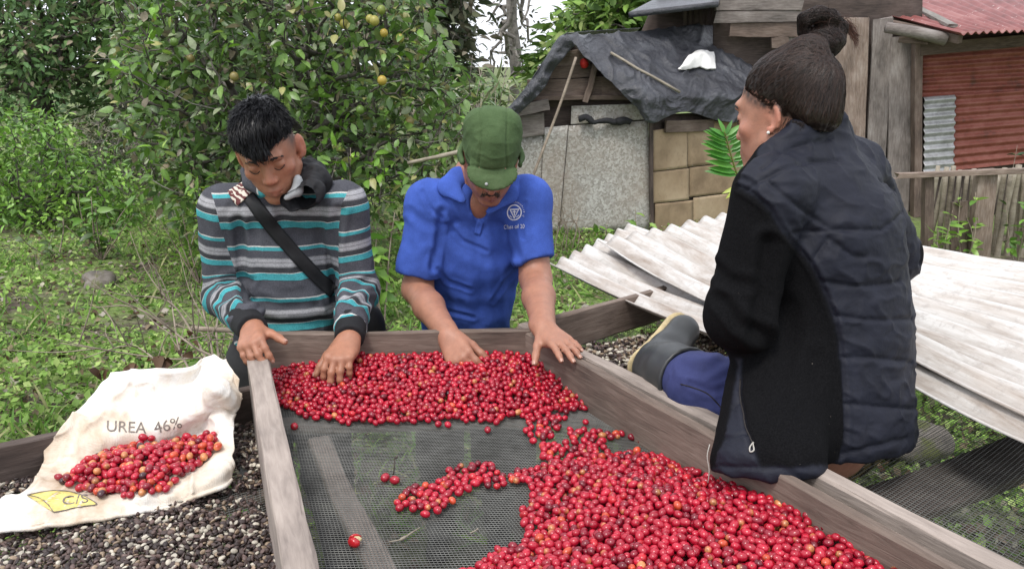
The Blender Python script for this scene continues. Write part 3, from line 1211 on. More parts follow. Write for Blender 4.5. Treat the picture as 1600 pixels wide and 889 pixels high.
def print_on(name, V2, F, bvh, mat, parent, off=0.0012, sub=1):
    """flat print (lettering, emblem) laid on a surface"""
    V2, F = subdivide2(np.asarray(V2, float), F, sub)
    W, ok = [], []
    for x, y in V2:
        p, n = cast(bvh, x, y, off)
        ok.append(p is not None)
        W.append(p if p is not None else (0, 0, 0))
    F = [f for f in F if all(ok[i] for i in f)]
    if not F: return None
    return part(name, np.array(W), F, mat, parent, smooth=True)


M['ink'] = flat_mat('faded_sack_ink', (0.2, 0.17, 0.15), 0.8, 0.6, 90)
M['yellow_ink'] = flat_mat('yellow_sack_ink', (0.72, 0.6, 0.2), 0.8, 0.35, 70)


def px_text(body, cx, cy, w, h, ang, shear=0.0):
    V, F = text_mesh(body)
    lo, hi = V.min(0), V.max(0)
    V = (V - (lo + hi) / 2) / (hi - lo) * np.array([w, h])
    a = math.radians(ang)
    X = V[:, 0] * math.cos(a) + V[:, 1] * (math.sin(a) + shear)
    Y = V[:, 0] * math.sin(a) - V[:, 1] * math.cos(a)
    return np.stack([cx + X, cy + Y], -1), F


for body, cx, cy, w_, h_, an in (('UREA', 198, 667, 62, 17, 3), ('46%', 262, 664, 44, 17, -13)):
    V2, F2 = px_text(body, cx, cy, w_, h_, an)
    print_on('lettering', V2, F2, bk, M['ink'], sack)
leaf = [(42, 774), (60, 770), (85, 767), (110, 769), (132, 776), (148, 785), (150, 789), (132, 791), (110, 795), (92, 799), (82, 800), (78, 792), (70, 784), (58, 778)]
print_on('printed_leaf', leaf, [tuple(range(len(leaf)))], bk, M['yellow_ink'], sack, sub=3)
V2, F2 = px_text('C/S', 118, 781, 40, 13, -6)
print_on('lettering', V2, F2, bk, M['ink'], sack, off=0.002)
ol = np.array(leaf + leaf[:1], float)
pts3 = [cast(bk, x, y, 0.002)[0] for x, y in spline(ol, 3)]
pts3 = [p for p in pts3 if p is not None]
ov, of = tube(np.array(pts3), 0.0009, 4)
part('printed_outline', ov, of, M['ink'], sack)

# cherries on the sack
sp_ = [(98, 752), (120, 735), (150, 712), (185, 692), (215, 690), (260, 684), (305, 682), (336, 692), (338, 705), (300, 735), (270, 755), (235, 774), (200, 772), (150, 770), (120, 762)]
spoly = np.array([cast(bk, x, y)[0][:2] for x, y in sp_])
def sack_floor(x, y):
    h = bk.ray_cast(Vector((x, y, 2)), Vector((0, 0, -1)))
    return h[0].z if h[0] is not None else zb
D2 = Drop(0.0073)
D2.fill(spoly, lambda X, Y: np.minimum(0.045, 0.005 + 0.3 * edge_dist(X, Y, spoly)), 14000, np.random.default_rng(17), sack_floor)
q = PZ(160, 781, zb + .012); D2.put(q[0], q[1], sack_floor(q[0], q[1]) + .0075, .0075)
D2P = np.array(D2.P)
q_ = proj(D2P[:, :3])
D2P = D2P[pip(q_[:, 0], q_[:, 1], [(80, 790), (90, 745), (120, 730), (150, 706), (185, 688), (220, 680), (262, 674), (316, 670), (352, 682), (350, 712), (300, 745), (240, 785), (150, 792)])]
o = cherry_objects(D2P, 0.74, 0, '', '', seed=9)
tag(o, 'mixed red and yellowish coffee cherries heaped on the white sack', 'cherries', None, 'stuff')

# ================================================================== corrugated sheets over the right tray
def corrugated(name, NL, NR, FL, FR, mat, label, cat='roofing sheet', group=None, pitch=0.075, amp=0.0105, thick=0.004, nl=40, sag=0.02, seed=0, parent=None, along=True, per=9, edge_noise=0.004):
    """ridges run from L to R (along=True); N edge near, F edge far"""
    NL, NR, FL, FR = [np.asarray(a, float) for a in (NL, NR, FL, FR)]
    wd = (np.linalg.norm(FL - NL) + np.linalg.norm(FR - NR)) / 2
    nw = max(8, int(wd / pitch * per))
    u, v = np.meshgrid(np.linspace(0, 1, nl), np.linspace(0, 1, nw))
    rag = fbm(np.stack([u * 0 + seed, v * 9, u * 0], -1), 3, seed) * edge_noise
    uw = u + rag * (u < 0.02) - rag * (u > 0.98)
    S = (NL * (1 - uw[..., None]) + NR * uw[..., None]) * (1 - v[..., None]) + (FL * (1 - uw[..., None]) + FR * uw[..., None]) * v[..., None]
    n = unit(np.cross(NR - NL, FL - NL))
    if abs(n[2]) > 0.3 and n[2] < 0: n = -n
    if abs(n[2]) <= 0.3 and n[1] > 0: n = -n
    hgt = amp * np.cos(v * wd / pitch * 2 * math.pi + 0.4) + 0.004 * fbm(S * 3, 3, seed) - sag * np.sin(u * math.pi) * (0.6 + 0.4 * np.sin(v * 3 + seed))
    S = S + n * hgt[..., None]
    ln_ = np.linalg.norm(NR - NL)
    return sheet_or_part(name, S, thick, mat, label, cat, group, parent, {'su': u * ln_ + seed * 7.3, 'sv': v * wd + seed * 3.1, 'vly': np.cos(v * wd / pitch * 2 * math.pi + 0.4)})


def sheet_or_part(name, S, thick, mat, label, cat, group, parent, attrs=None):
    me = sheet_mesh(name, S, thick, mat, attrs=attrs)
    o = link(name, me, parent)
    if parent is None: tag(o, label, cat, group)
    elif label: o['label'] = label
    return o


def roofing_mat(name, c1, c2, c3, rough, metal=0.0, scale=6, stretch=(1, 1, 1)):
    t = NT(name)
    v = t.coords(stretch, rnd=True)
    a = t.noise(v, scale, 6, 0.7, 0.3)
    b = t.noise(t.coords((1, 1, 1)), 45, 5, 0.75)
    c = t.ramp(a, [(0.28, c1), (0.45, c2), (0.62, c3)])
    c = t.mix(t.ramp(b, [(0.58, (0, 0, 0)), (0.75, (0.55, 0.55, 0.55))]), c, c1)
    t.set(Base_Color=c, Roughness=rough, Metallic=metal)
    t.bump(b, 0.5, 0.003)
    return t.m


t = NT('chalky_white_sheet')
cv = t.n('ShaderNodeCombineXYZ')
for i_, nm_, k_ in ((0, 'su', 2.2), (1, 'sv', 16.0)):
    mu_ = t.n('ShaderNodeMath', operation='MULTIPLY', i_1=k_)
    t.l(t.attr(nm_).outputs['Fac'], mu_.inputs[0]); t.l(mu_.outputs[0], cv.inputs[i_])
sk_ = t.noise(cv.outputs[0], 1.3, 6, .7, .4)
wv_ = t.coords((1, 1, 1), rnd=True)
gr_ = t.noise(wv_, 34, 5, .75)
bg_ = t.noise(wv_, 2.6, 5, .65)
c_ = t.ramp(sk_, [(.3, (.27, .215, .175)), (.45, (.46, .42, .385)), (.58, (.6, .585, .565))])
c_ = t.mix(t.ramp(gr_, [(.52, (0, 0, 0)), (.72, (.65, .65, .65))]), c_, (.3, .27, .25))
c_ = t.mix(t.ramp(bg_, [(.52, (0, 0, 0)), (.75, (.5, .5, .5))]), c_, (.42, .34, .28))
dv_ = t.n('ShaderNodeMapRange', i_1=-.2, i_2=-1.0, i_3=0.0, i_4=.4)
t.l(t.attr('vly').outputs['Fac'], dv_.inputs[0])
c_ = t.mix(dv_.outputs[0], c_, (.25, .22, .19))          # dirt washed into the troughs
t.set(Base_Color=c_, Roughness=.85)
t.bump(gr_, .6, .004)
M['fibre'] = t.m
M['redtin'] = roofing_mat('red_painted_tin', (0.10, 0.04, 0.03), (0.22, 0.058, 0.038), (0.28, 0.095, 0.07), 0.55)
M['redroof'] = roofing_mat('red_roof_tin', (0.2, 0.06, 0.045), (0.3, 0.075, 0.065), (0.4, 0.16, 0.14), 0.5)
M['graytin'] = roofing_mat('bare_galvanised_tin', (0.16, 0.15, 0.15), (0.36, 0.36, 0.36), (0.5, 0.5, 0.51), 0.4, 0.3)
gs = 'corrugated sheets laid over the right tray'
corrugated('roofing_sheet', PZ(858, 414, .93), PZ(1245, 572, .925), PZ(985, 352, .96), PZ(1350, 470, .97), M['fibre'], 'lowest pale corrugated sheet, its rippled end nearest the blue shirt', group=gs, seed=1)
corrugated('roofing_sheet', PZ(934, 380, .975), PZ(1270, 545, .955), PZ(1150, 331, 1.02), PZ(1450, 455, 1.0), M['fibre'], 'pale corrugated sheet overlapping the lowest one, left of the black jacket', group=gs, seed=2)
corrugated('roofing_sheet', PZ(1270, 512, .962), PZ(1780, 778, .955), PZ(1330, 365, 1.04), PZ(1800, 436, 1.05), M['fibre'], 'wide bright corrugated sheet right of the black jacket with brown near edge', group=gs, seed=3, amp=0.009, pitch=0.095, sag=0.03)
corrugated('roofing_sheet', PZ(1390, 548, .968), PZ(1790, 740, .965), PZ(1400, 505, .99), PZ(1800, 660, .985), M['fibre'], 'narrow dirty strip of corrugated sheet on the wide bright one', group=gs, seed=4, amp=0.009, pitch=0.095, sag=0.02)
# bearer pole the sheets rest on
pv, pf = tube([np.array(PZ(1010, 372, .95)) + [0, 0, -.03], np.array(PZ(1500, 470, .96)) + [0, 0, -.03], np.array(PZ(1800, 540, .96)) + [0, 0, -.03]], 0.022, 8)
tag(part('bearer_pole', pv, pf, M['bark_pale'], None), 'round pole under the corrugated sheets', 'pole')
for q in (PZ(1100, 372, .95), PZ(1750, 530, .96)):
    pv, pf = tube([q + [0, 0, -.02], [q[0], q[1], -.05]], 0.03, 8)
    tag(part('bearer_post', pv, pf, M['bark_pale'], None), 'rough post carrying the ' + ('end of the pole beneath the overlapping pale sheets' if q[0] < 1 else 'far end of the pole beneath the wide bright sheet'), 'post', 'posts under the corrugated sheets')


# ================================================================== the tarp-covered shed
def plank_px(name, x0, y0, x1, y1, wpx, Y0, Y1, mat, parent, T=0.022, face=(0, -1, 0), **k):
    a, b = P(x0, y0, Y0), P(x1, y1, Y1)
    sc = FPX / ((Y0 + Y1) / 2 * cp + (CAM_H - (a[2] + b[2]) / 2) * sp)
    return board(name, a, b, wpx / sc, T, mat, parent, face=face, **k)


def slab_px(name, quad, Y, T, mat, parent, Yf=None, nu=14, nv=14, disp=0.004, seed=0):
    """a panel: four photo corners (tl, tr, br, bl) on a wall plane, with real thickness"""
    Yf = Yf or (lambda x: Y)
    q = [P(x, y, Yf(x)) for x, y in quad]
    u, v = np.meshgrid(np.linspace(0, 1, nu), np.linspace(0, 1, nv))
    u, v = u[..., None], v[..., None]
    S = (q[0] * (1 - u) + q[1] * u) * (1 - v) + (q[3] * (1 - u) + q[2] * u) * v
    n = unit(np.cross(q[1] - q[0], q[3] - q[0]))
    if n[1] > 0: n = -n
    S = S + n * (fbm(S * 4, 3, seed) * disp)[..., None]
    nv_, nu_, _ = S.shape
    top, bot = S.reshape(-1, 3), (S - n * T).reshape(-1, 3)
    m = nu_ * nv_
    i = (np.arange(nv_ - 1)[:, None] * nu_ + np.arange(nu_ - 1)[None]).ravel()
    Q = np.stack([i + nu_, i + nu_ + 1, i + 1, i], -1)
    rim = np.concatenate([np.arange(nu_), np.arange(1, nv_) * nu_ + nu_ - 1, (nv_ - 1) * nu_ + np.arange(nu_ - 2, -1, -1), np.arange(nv_ - 2, 0, -1) * nu_])
    rn = np.roll(rim, -1)
    F = np.concatenate([Q, (Q + m)[:, ::-1], np.stack([rim, rn, rn + m, rim + m], -1)])
    return link(name, mesh_of(name, np.concatenate([top, bot]), F, mat, smooth=False), parent)


# chip board: flakes lying every way
t = NT('weathered_chipboard')
v_ = t.coords((1, 1, 1), rnd=False)
vo = t.n('ShaderNodeTexVoronoi', feature='F1')
vo.inputs['Scale'].default_value = 62
vo.inputs['Randomness'].default_value = 1
dv = t.noise(v_, 30, 3, 0.6)
mxv = t.n('ShaderNodeMix', data_type='VECTOR')
mxv.inputs[0].default_value = 0.03
t.l(v_, mxv.inputs[4])
nz = t.n('ShaderNodeTexNoise'); nz.inputs['Scale'].default_value = 24
t.l(v_, nz.inputs[0]); t.l(nz.outputs['Color'], mxv.inputs[5])
t.l(mxv.outputs[1], vo.inputs[0])
gx = t.n('ShaderNodeSeparateColor'); t.l(vo.outputs['Color'], gx.inputs[0])
fl = t.ramp(gx.outputs[0], [(0.05, (0.26, 0.245, 0.22)), (0.5, (0.37, 0.355, 0.33)), (0.95, (0.5, 0.49, 0.465))])
big = t.noise(v_, 2.2, 5, 0.65)
fl = t.mix(t.ramp(big, [(0.4, (0, 0, 0)), (0.7, (0.6, 0.6, 0.6))]), fl, (0.3, 0.24, 0.19))
t.set(Base_Color=fl, Roughness=0.9)
t.bump(gx.outputs[1], 0.5, 0.006)
M['osb'] = t.m
t = NT('damp_cardboard')
v_ = t.coords((1, 1, 1), rnd=True)
a_ = t.noise(v_, 2.4, 5, 0.6)
b_ = t.noise(v_, 30, 4, 0.7)
t.set(Base_Color=t.mix(t.ramp(b_, [(0.55, (0, 0, 0)), (0.8, (0.5, 0.5, 0.5))]), t.ramp(a_, [(0.3, (0.2, 0.14, 0.085)), (0.5, (0.33, 0.24, 0.15)), (0.7, (0.43, 0.33, 0.22))]), (0.14, 0.1, 0.07)), Roughness=0.9)
t.bump(a_, 0.3, 0.02)
M['card'] = t.m
t = NT('black_tarpaulin')
v_ = t.coords((1, 1, 1), rnd=False)
a_ = t.noise(v_, 3.2, 6, 0.65, 0.5)
b_ = t.noise(v_, 18, 6, 0.75, 0.8)
t.set(Base_Color=t.ramp(a_, [(0.3, (0.02, 0.02, 0.025)), (0.55, (0.048, 0.05, 0.06)), (0.75, (0.10, 0.105, 0.118))]), Roughness=0.32)
n1 = t.bump(a_, 0.5, 0.09)
t.bump(b_, 0.6, 0.02, n1)
M['tarp'] = t.m

SY = 7.5
shed = thing('tarp_shed', 'low patched shed of chipboard and cardboard under a black tarp', 'shed', (1.0, 7.9, 0))
side_dir = unit([0.82, 0.57, 0])
c0 = P(1016, 188, SY)


def side_Y(x):                       # forward distance of the cardboard wall at photo column x (x ~ along the wall)
    u = (x - CX) / FPX
    # solve c0 + s*dir on the column
    dy = 0.0
    kk = 0
    Yv = SY
    for _ in range(20):
        dep = Yv * cp + (CAM_H - c0[2]) * sp
        X = u * dep
        s = (X - c0[0]) / side_dir[0]
        Yv = c0[1] + s * side_dir[1]
    return Yv


slab_px('chipboard_panel', [(889, 197), (1013, 189), (1017, 360), (874, 366)], SY, 0.016, M['osb'], shed, seed=1)
slab_px('chipboard_panel', [(850, 200), (888, 196), (873, 366), (842, 368)], SY + 0.012, 0.016, M['osb'], shed, seed=2)
slab_px('chipboard_panel', [(800, 216), (849, 211), (841, 368), (800, 368)], SY + 0.02, 0.016, M['osb'], shed, seed=3)
slab_px('wall_board', [(796, 184), (850, 176), (851, 211), (796, 219)], SY - 0.014, 0.016, M['plank_gray'], shed, seed=4)
slab_px('wall_board', [(893, 166), (1012, 162), (1012, 187), (892, 195)], SY + 0.016, 0.016, M['osb'], shed, seed=5)
plank_px('beam', 792, 177, 858, 164, 17, SY - 0.05, SY - 0.05, M['plank_gray'], shed, T=0.07)
plank_px('gable_plank', 812, 155, 1000, 152, 7, SY - 0.02, SY - 0.02, M['plank_dark'], shed, T=0.05)
plank_px('gable_plank', 824, 142, 940, 138, 32, SY + 0.01, SY + 0.01, M['plank_dark'], shed, seed=3)
plank_px('gable_plank', 840, 114, 925, 112, 19, SY + 0.02, SY + 0.02, M['plank_dark'], shed, seed=8)
plank_px('gable_plank', 868, 92, 922, 91, 24, SY + 0.03, SY + 0.03, M['plank'], shed, seed=12)
plank_px('gable_plank', 921, 137, 1000, 140, 34, SY + 0.02, SY + 0.02, M['plank_dark'], shed, seed=21)
plank_px('brace', 914, 160, 932, 98, 9, SY - 0.05, SY - 0.05, M['plank_dark'], shed, T=0.04)
plank_px('corner_post', 1016, 186, 1019, 372, 6, SY - 0.02, SY - 0.02, M['rail_dark'], shed, T=0.05)
# dark lining behind the open gable, side and back walls
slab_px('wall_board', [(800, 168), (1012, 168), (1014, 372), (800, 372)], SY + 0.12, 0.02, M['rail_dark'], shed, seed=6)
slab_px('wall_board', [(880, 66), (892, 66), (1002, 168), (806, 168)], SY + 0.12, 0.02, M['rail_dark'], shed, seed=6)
for i, (x0, x1, y0, y1, ya, yb) in enumerate([(1021, 1074, 204, 197, 268, 262), (1021, 1077, 269, 263, 318, 312), (1023, 1083, 319, 313, 372, 365),
                                             (1075, 1172, 196, 182, 261, 250), (1078, 1172, 262, 251, 308, 298), (1084, 1172, 309, 299, 364, 352)]):
    slab_px('cardboard_panel', [(x0, y0), (x1, y1), (x1, yb), (x0, ya)], 0, 0.006, M['card'], shed, Yf=lambda x, i=i: side_Y(x) + 0.006 * (i % 3) - 0.012, disp=0.005, seed=i + 40)
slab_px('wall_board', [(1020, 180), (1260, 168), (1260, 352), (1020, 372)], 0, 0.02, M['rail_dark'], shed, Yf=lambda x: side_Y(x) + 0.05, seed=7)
plank_px('strip', 1040, 199, 1114, 195, 18, side_Y(1040) - 0.05, side_Y(1114) - 0.05, M['plank_dark'], shed, face=np.cross(side_dir, [0, 0, 1]))
for x in (1076, 1079):
    pass

# tarp: ridge to eave (right slope), then the skirt that hangs off the eave
def PP(l): return [P(x, y, Y) for x, y, Y in l]
tg = [PP([(884, 52, 7.35), (935, 52, 7.7), (1030, 46, 8.3), (1121, 38, 8.9), (1171, 56, 9.2), (1216, 66, 9.3)]),
      PP([(905, 76, 7.3), (955, 74, 7.6), (1040, 72, 8.1), (1125, 70, 8.6), (1180, 82, 8.8), (1225, 92, 8.9)]),
      PP([(928, 100, 7.28), (975, 98, 7.5), (1050, 98, 7.9), (1128, 98, 8.3), (1185, 108, 8.5), (1232, 116, 8.6)]),
      PP([(960, 132, 7.26), (998, 124, 7.35), (1062, 124, 7.7), (1132, 120, 8.05), (1190, 128, 8.25), (1238, 134, 8.3)]),
      PP([(985, 160, 7.25), (1012, 152, 7.24), (1068, 146, 7.5), (1135, 146, 7.85), (1192, 150, 8.05), (1242, 152, 8.1)]),
      PP([(996, 174, 7.27), (1014, 174, 7.24), (1068, 160, 7.5), (1132, 170, 7.84), (1190, 172, 8.03), (1242, 172, 8.08)]),
      PP([(998, 178, 7.3), (1018, 192, 7.28), (1072, 175, 7.52), (1128, 190, 7.86), (1188, 190, 8.05), (1242, 188, 8.1)])]
TS = ctrl_surface(tg, 220, 150)
n_ = grid_normals(TS)
if n_[..., 1].mean() > 0: n_ = -n_
q_ = TS + fbm(TS * 2.0, 2, 66)[..., None] * .25
TS = TS + n_ * (fbm(TS * np.array([2.2, 2.2, 4]), 4, 61) * 0.03 + (1 - np.abs(vnoise(q_ * np.array([3.5, 3.5, 6]), 62))) ** 4 * 0.032 + (1 - np.abs(vnoise(q_ * np.array([8, 8, 12]), 64))) ** 5 * 0.009 + (1 - np.abs(vnoise(q_ * 17, 63))) ** 5 * 0.003 - .03)[..., None]
tarp = thing('tarpaulin', 'creased black plastic tarpaulin draped over the roof of the shed', 'tarpaulin', P(1000, 100, 7.9))
link('sheet', sheet_mesh('sheet', TS, 0.003, M['tarp']), tarp)
tg = [PP([(884, 52, 7.35), (872, 60, 7.36), (856, 84, 7.36), (836, 116, 7.36), (810, 150, 7.36), (790, 172, 7.38)]),
      PP([(890, 60, 7.3), (878, 66, 7.3), (862, 92, 7.3), (842, 126, 7.3), (816, 158, 7.3), (793, 178, 7.34)]),
      PP([(896, 74, 7.33), (886, 84, 7.33), (868, 106, 7.33), (850, 138, 7.33), (822, 168, 7.33), (796, 190, 7.35)])]
T2 = ctrl_surface(tg, 60, 16)
T2 = T2 + fbm(T2 * np.array([9, 9, 12]), 3, 71)[..., None] * np.array([0.012, -0.03, 0.01])
link('hanging_edge', sheet_mesh('hanging_edge', T2, 0.003, M['tarp']), tarp)
tg = [PP([(884, 52, 7.35), (930, 48, 8.2), (1000, 44, 9.0)]), PP([(850, 96, 7.35), (890, 90, 8.2), (960, 84, 9.0)]), PP([(800, 168, 7.36), (850, 160, 8.2), (920, 150, 9.0)])]
T3 = ctrl_surface(tg, 20, 30)
link('sheet', sheet_mesh('sheet', T3, 0.003, M['tarp']), tarp)
# things on and round the shed
tb = BVHTree.FromPolygons([Vector(v) for v in TS.reshape(-1, 3)], [(j * 220 + i, j * 220 + i + 1, (j + 1) * 220 + i + 1, (j + 1) * 220 + i) for j in range(149) for i in range(219)])
lp = [cast(tb, 953 + (1060 - 953) * s, 86 + (147 - 86) * s, 0.02)[0] for s in np.linspace(0, 1, 6)]
pv, pf = tube(np.array([p for p in lp if p is not None]), 0.013, 7)
tag(part('batten', pv, pf, M['bamboo'], None), 'pale thin stick lying on the tarpaulin and weighing it down', 'stick')
wr = [[(1062, 106), (1074, 92), (1087, 84), (1100, 82), (1112, 84)], [(1060, 110), (1074, 98), (1090, 92), (1102, 92), (1115, 92)], [(1059, 113), (1074, 106), (1090, 100), (1104, 102), (1116, 102)], [(1062, 114), (1076, 111), (1092, 108), (1104, 112), (1117, 110)]]
WS = []
for r in wr:
    WS.append([cast(tb, x, y, 0.03)[0] for x, y in r])
WS = ctrl_surface(WS, 30, 24)
uu2, vv2 = np.meshgrid(np.linspace(0, 1, 30), np.linspace(0, 1, 24))
WS = WS + np.array([0, -0.6, 1.0]) * (0.05 * np.sin(uu2 * math.pi) * np.sin(vv2 * math.pi) + fbm(WS * 9, 3, 81) * 0.018)[..., None]
M['whiterag'] = flat_mat('white_plastic_rag', (0.8, 0.79, 0.77), 0.5, 0.08)
tag(link('plastic_rag', sheet_mesh('plastic_rag', WS, 0.02, M['whiterag'])), 'crumpled white plastic bag lying on the black tarpaulin', 'bag')
M['blackcloth'] = flat_mat('black_cloth', (0.02, 0.02, 0.024), 0.85, 0.4, 50)
cl = [P(x, y, SY - 0.05) for x, y in ((905, 186), (915, 183), (928, 190), (945, 189), (960, 192), (972, 188), (985, 193))]
s_ = spline(cl, 6)
rr = 0.022 + 0.014 * vnoise(s_ * 14, 5) + 0.006
pv, pf = tube(s_ + fbm(s_ * 20, 2, 6)[:, None] * 0.008, np.abs(rr), 9)
tag(part('black_cloth', pv, pf, M['blackcloth'], None), 'twisted black cloth hanging along the ledge above the chipboard', 'cloth')
M['redrag'] = flat_mat('red_rag', (0.5, 0.02, 0.015), 0.7, 0.3, 60)
rg = ctrl_surface([PP([(908, 94, 7.42), (913, 92, 7.4), (918, 95, 7.42)]), PP([(907, 100, 7.41), (913, 99, 7.38), (919, 101, 7.41)]), PP([(909, 106, 7.42), (913, 107, 7.4), (917, 105, 7.42)])], 8, 8)
tag(link('red_rag', sheet_mesh('red_rag', rg, 0.006, M['redrag'])), 'small red rag tucked under the tarp at the gable', 'rag')
pl = [P(x, y, Y) for x, y, Y in ((900, 90, 7.2), (880, 150, 7.1), (856, 215, 7.0), (832, 278, 6.9), (800, 372, 6.75))]
pv, pf = tube(spline(pl, 4), 0.012, 6)
tag(part('leaning_pole', pv, pf, M['stick'], None), 'thin dark pole leaning against the gable of the shed', 'pole')
pl = [P(x, y, Y) for x, y, Y in ((638, 255, 5.0), (680, 246, 4.9), (735, 234, 4.8))]
pv, pf = tube(spline(pl, 4), [0.012] * 5 + [0.014] * 4, 6)
tag(part('cut_stick', pv, pf, M['bamboo'], None), 'pale bare stick pointing out behind the green cap', 'stick')

# ================================================================== the wooden house
HY = 8.4
house = thing('wooden_house', 'weathered wooden house with red tin roof and plank wall', 'house', P(1400, 250, HY + 0.5) * [1, 1, 0])
for (x0, y0, x1, y1, wd, dz, mt, sd) in [(1310, 34, 1301, 338, 24, 0, 'plank', 1), (1339, 30, 1329, 338, 38, .01, 'plank', 2), (1378, 30, 1366, 338, 30, 0, 'plank_gray', 3), (1411, 58, 1400, 338, 36, .012, 'plank_gray', 4),
                                       (1284, 34, 1277, 338, 24, 0.008, 'plank', 5), (1262, 34, 1255, 338, 22, 0.01, 'plank_gray', 6), (1238, 58, 1234, 338, 24, 0, 'plank_gray', 7)]:
    plank_px('wall_plank', x0, y0, x1, y1, wd, HY - dz, HY - dz, M[mt], house, T=0.03, warp=0.006, seg=12, chew=0.01, seed=sd)
plank_px('door_post', 1434, 60, 1430, 338, 12, HY - 0.08, HY - 0.08, M['plank_dark'], house, T=0.09, seed=9)
plank_px('wall_plank', 1120, 9, 1250, 7, 17, HY - 0.05, HY - 0.05, M['plank_gray'], house, T=0.05, seed=31, chew=0.02)
plank_px('wall_plank', 1119, 27, 1250, 26, 17, HY - 0.04, HY - 0.04, M['plank_gray'], house, T=0.05, seed=32, chew=0.02)
plank_px('wall_plank', 1140, 47, 1252, 47, 21, HY - 0.03, HY - 0.03, M['plank_dark'], house, T=0.04, seed=33)
plank_px('wall_plank', 1205, 68, 1232, 64, 16, HY - 0.03, HY - 0.03, M['plank_dark'], house, T=0.04, seed=34)
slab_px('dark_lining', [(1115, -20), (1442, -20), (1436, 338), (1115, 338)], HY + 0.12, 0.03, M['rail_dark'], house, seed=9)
for k in range(6):
    plank_px('slat', 1072 + k * 8, -10, 1070 + k * 8.6, 40, 4.5, HY + 0.3, HY + 0.3, M['rail_dark'], house, T=0.02)
sv_ = [P(982, 20, 8.0), P(1032, -6, 9.0), P(1130, -10, 9.0), P(1122, 3, 8.0)]
S = ctrl_surface([[sv_[0], (sv_[0] + sv_[3]) / 2, sv_[3]], [sv_[1], (sv_[1] + sv_[2]) / 2, sv_[2]]], 12, 12)
link('lean_to_roof', sheet_mesh('lean_to_roof', S, 0.05, M['tarp']), house)
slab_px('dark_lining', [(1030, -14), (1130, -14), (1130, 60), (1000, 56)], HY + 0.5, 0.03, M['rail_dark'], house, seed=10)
# tin wall
RX = 1760
def tin_Y(x): return HY + 0.0 + 0.0006 * (x - 1440)
def tinq(x, y): return P(x, y, tin_Y(x))
def tin_wall(quad, mat, off, pitch=0.083):
    q = [tinq(*p) + np.array([0, -off, 0]) for p in quad]
    return corrugated('tin_sheet', q[3], q[2], q[0], q[1], mat, None, parent=house, pitch=pitch, amp=0.014, thick=0.002, sag=0.004, nl=24, per=8, edge_noise=0.003)
tin_wall([(1438, 82), (RX, 56), (RX, 138), (1438, 152)], M['redtin'], 0.0)
tin_wall([(1487, 149), (RX, 130), (RX, 238), (1484, 266)], M['redtin'], 0.03)
tin_wall([(1440, 152), (1489, 148), (1486, 266), (1440, 270)], M['graytin'], 0.05)
plank_px('eave_board', 1436, 78, RX, 50, 18, HY - 0.1, HY + 0.1, M['plank_dark'], house, T=0.05, seed=41)
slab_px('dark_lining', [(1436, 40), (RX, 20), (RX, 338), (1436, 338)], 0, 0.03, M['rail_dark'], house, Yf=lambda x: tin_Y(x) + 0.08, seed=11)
# roof: two tin sheets, ridges running up the slope
def roofp(x, y, Y): return P(x, y, Y)
el, er, bl, br = P(1500, 53, 7.7), P(1790, 42, 7.9), P(1225, -14, 10.2), P(1800, -34, 10.6)
S = []
u, v = np.meshgrid(np.linspace(0, 1, 200), np.linspace(0, 1, 24))
S = (el * (1 - u[..., None]) + er * u[..., None]) * (1 - v[..., None]) + (bl * (1 - u[..., None]) + br * u[..., None]) * v[..., None]
S[..., 2] += 0.014 * np.cos(u * np.linalg.norm(er - el) / 0.076 * 2 * math.pi) + 0.01 * fbm(S * 1.5, 2, 3)
t = NT('flaking_red_roof_paint')
v_ = t.coords((1, 1, 1), rnd=False)
a_ = t.noise(v_, 3, 5, 0.65)
fk = t.noise(t.coords((3, 14, 14), rnd=False), 2.2, 4, 0.6)
c_ = t.ramp(a_, [(0.3, (0.13, 0.045, 0.04)), (0.5, (0.22, 0.07, 0.065)), (0.7, (0.3, 0.13, 0.12))])
t.set(Base_Color=t.mix(t.ramp(fk, [(0.66, (0, 0, 0)), (0.7, (1, 1, 1))]), c_, (0.62, 0.56, 0.53)), Roughness=0.5)
link('roof', sheet_mesh('roof', S, 0.004, t.m), house)
plank_px('rafter', 1240, 8, 1500, 62, 10, 9.6, 7.8, M['plank_dark'], house, T=0.08, face=(0, -0.5, 1), seed=51)
pv, pf = tube([P(1384, 43, 8.0), P(1430, 51, 7.95), P(1478, 62, 7.9)], [0.05, 0.055, 0.06], 10)
part('beam', pv, pf, M['plank_gray'], house)
plank_px('beam', 1404, 62, 1450, 66, 9, 8.1, 8.0, M['plank_dark'], house, T=0.07)
rb = BVHTree.FromPolygons([Vector(v) for v in S.reshape(-1, 3)], [(j * 200 + i, j * 200 + i + 1, (j + 1) * 200 + i + 1, (j + 1) * 200 + i) for j in range(23) for i in range(199)])
qa = cast(rb, 1413, 7, 0.03)[0]; qb = cast(rb, 1491, 44, 0.03)[0]
if qa is not None and qb is not None:
    o = board('loose_plank', qa, qb, 0.09, 0.03, M['bark_pale'], None, face=unit(np.cross(er - el, bl - el)), seg=10, chew=0.02)
    tag(o, 'pale weathered plank lying loose on the red tin roof', 'plank')

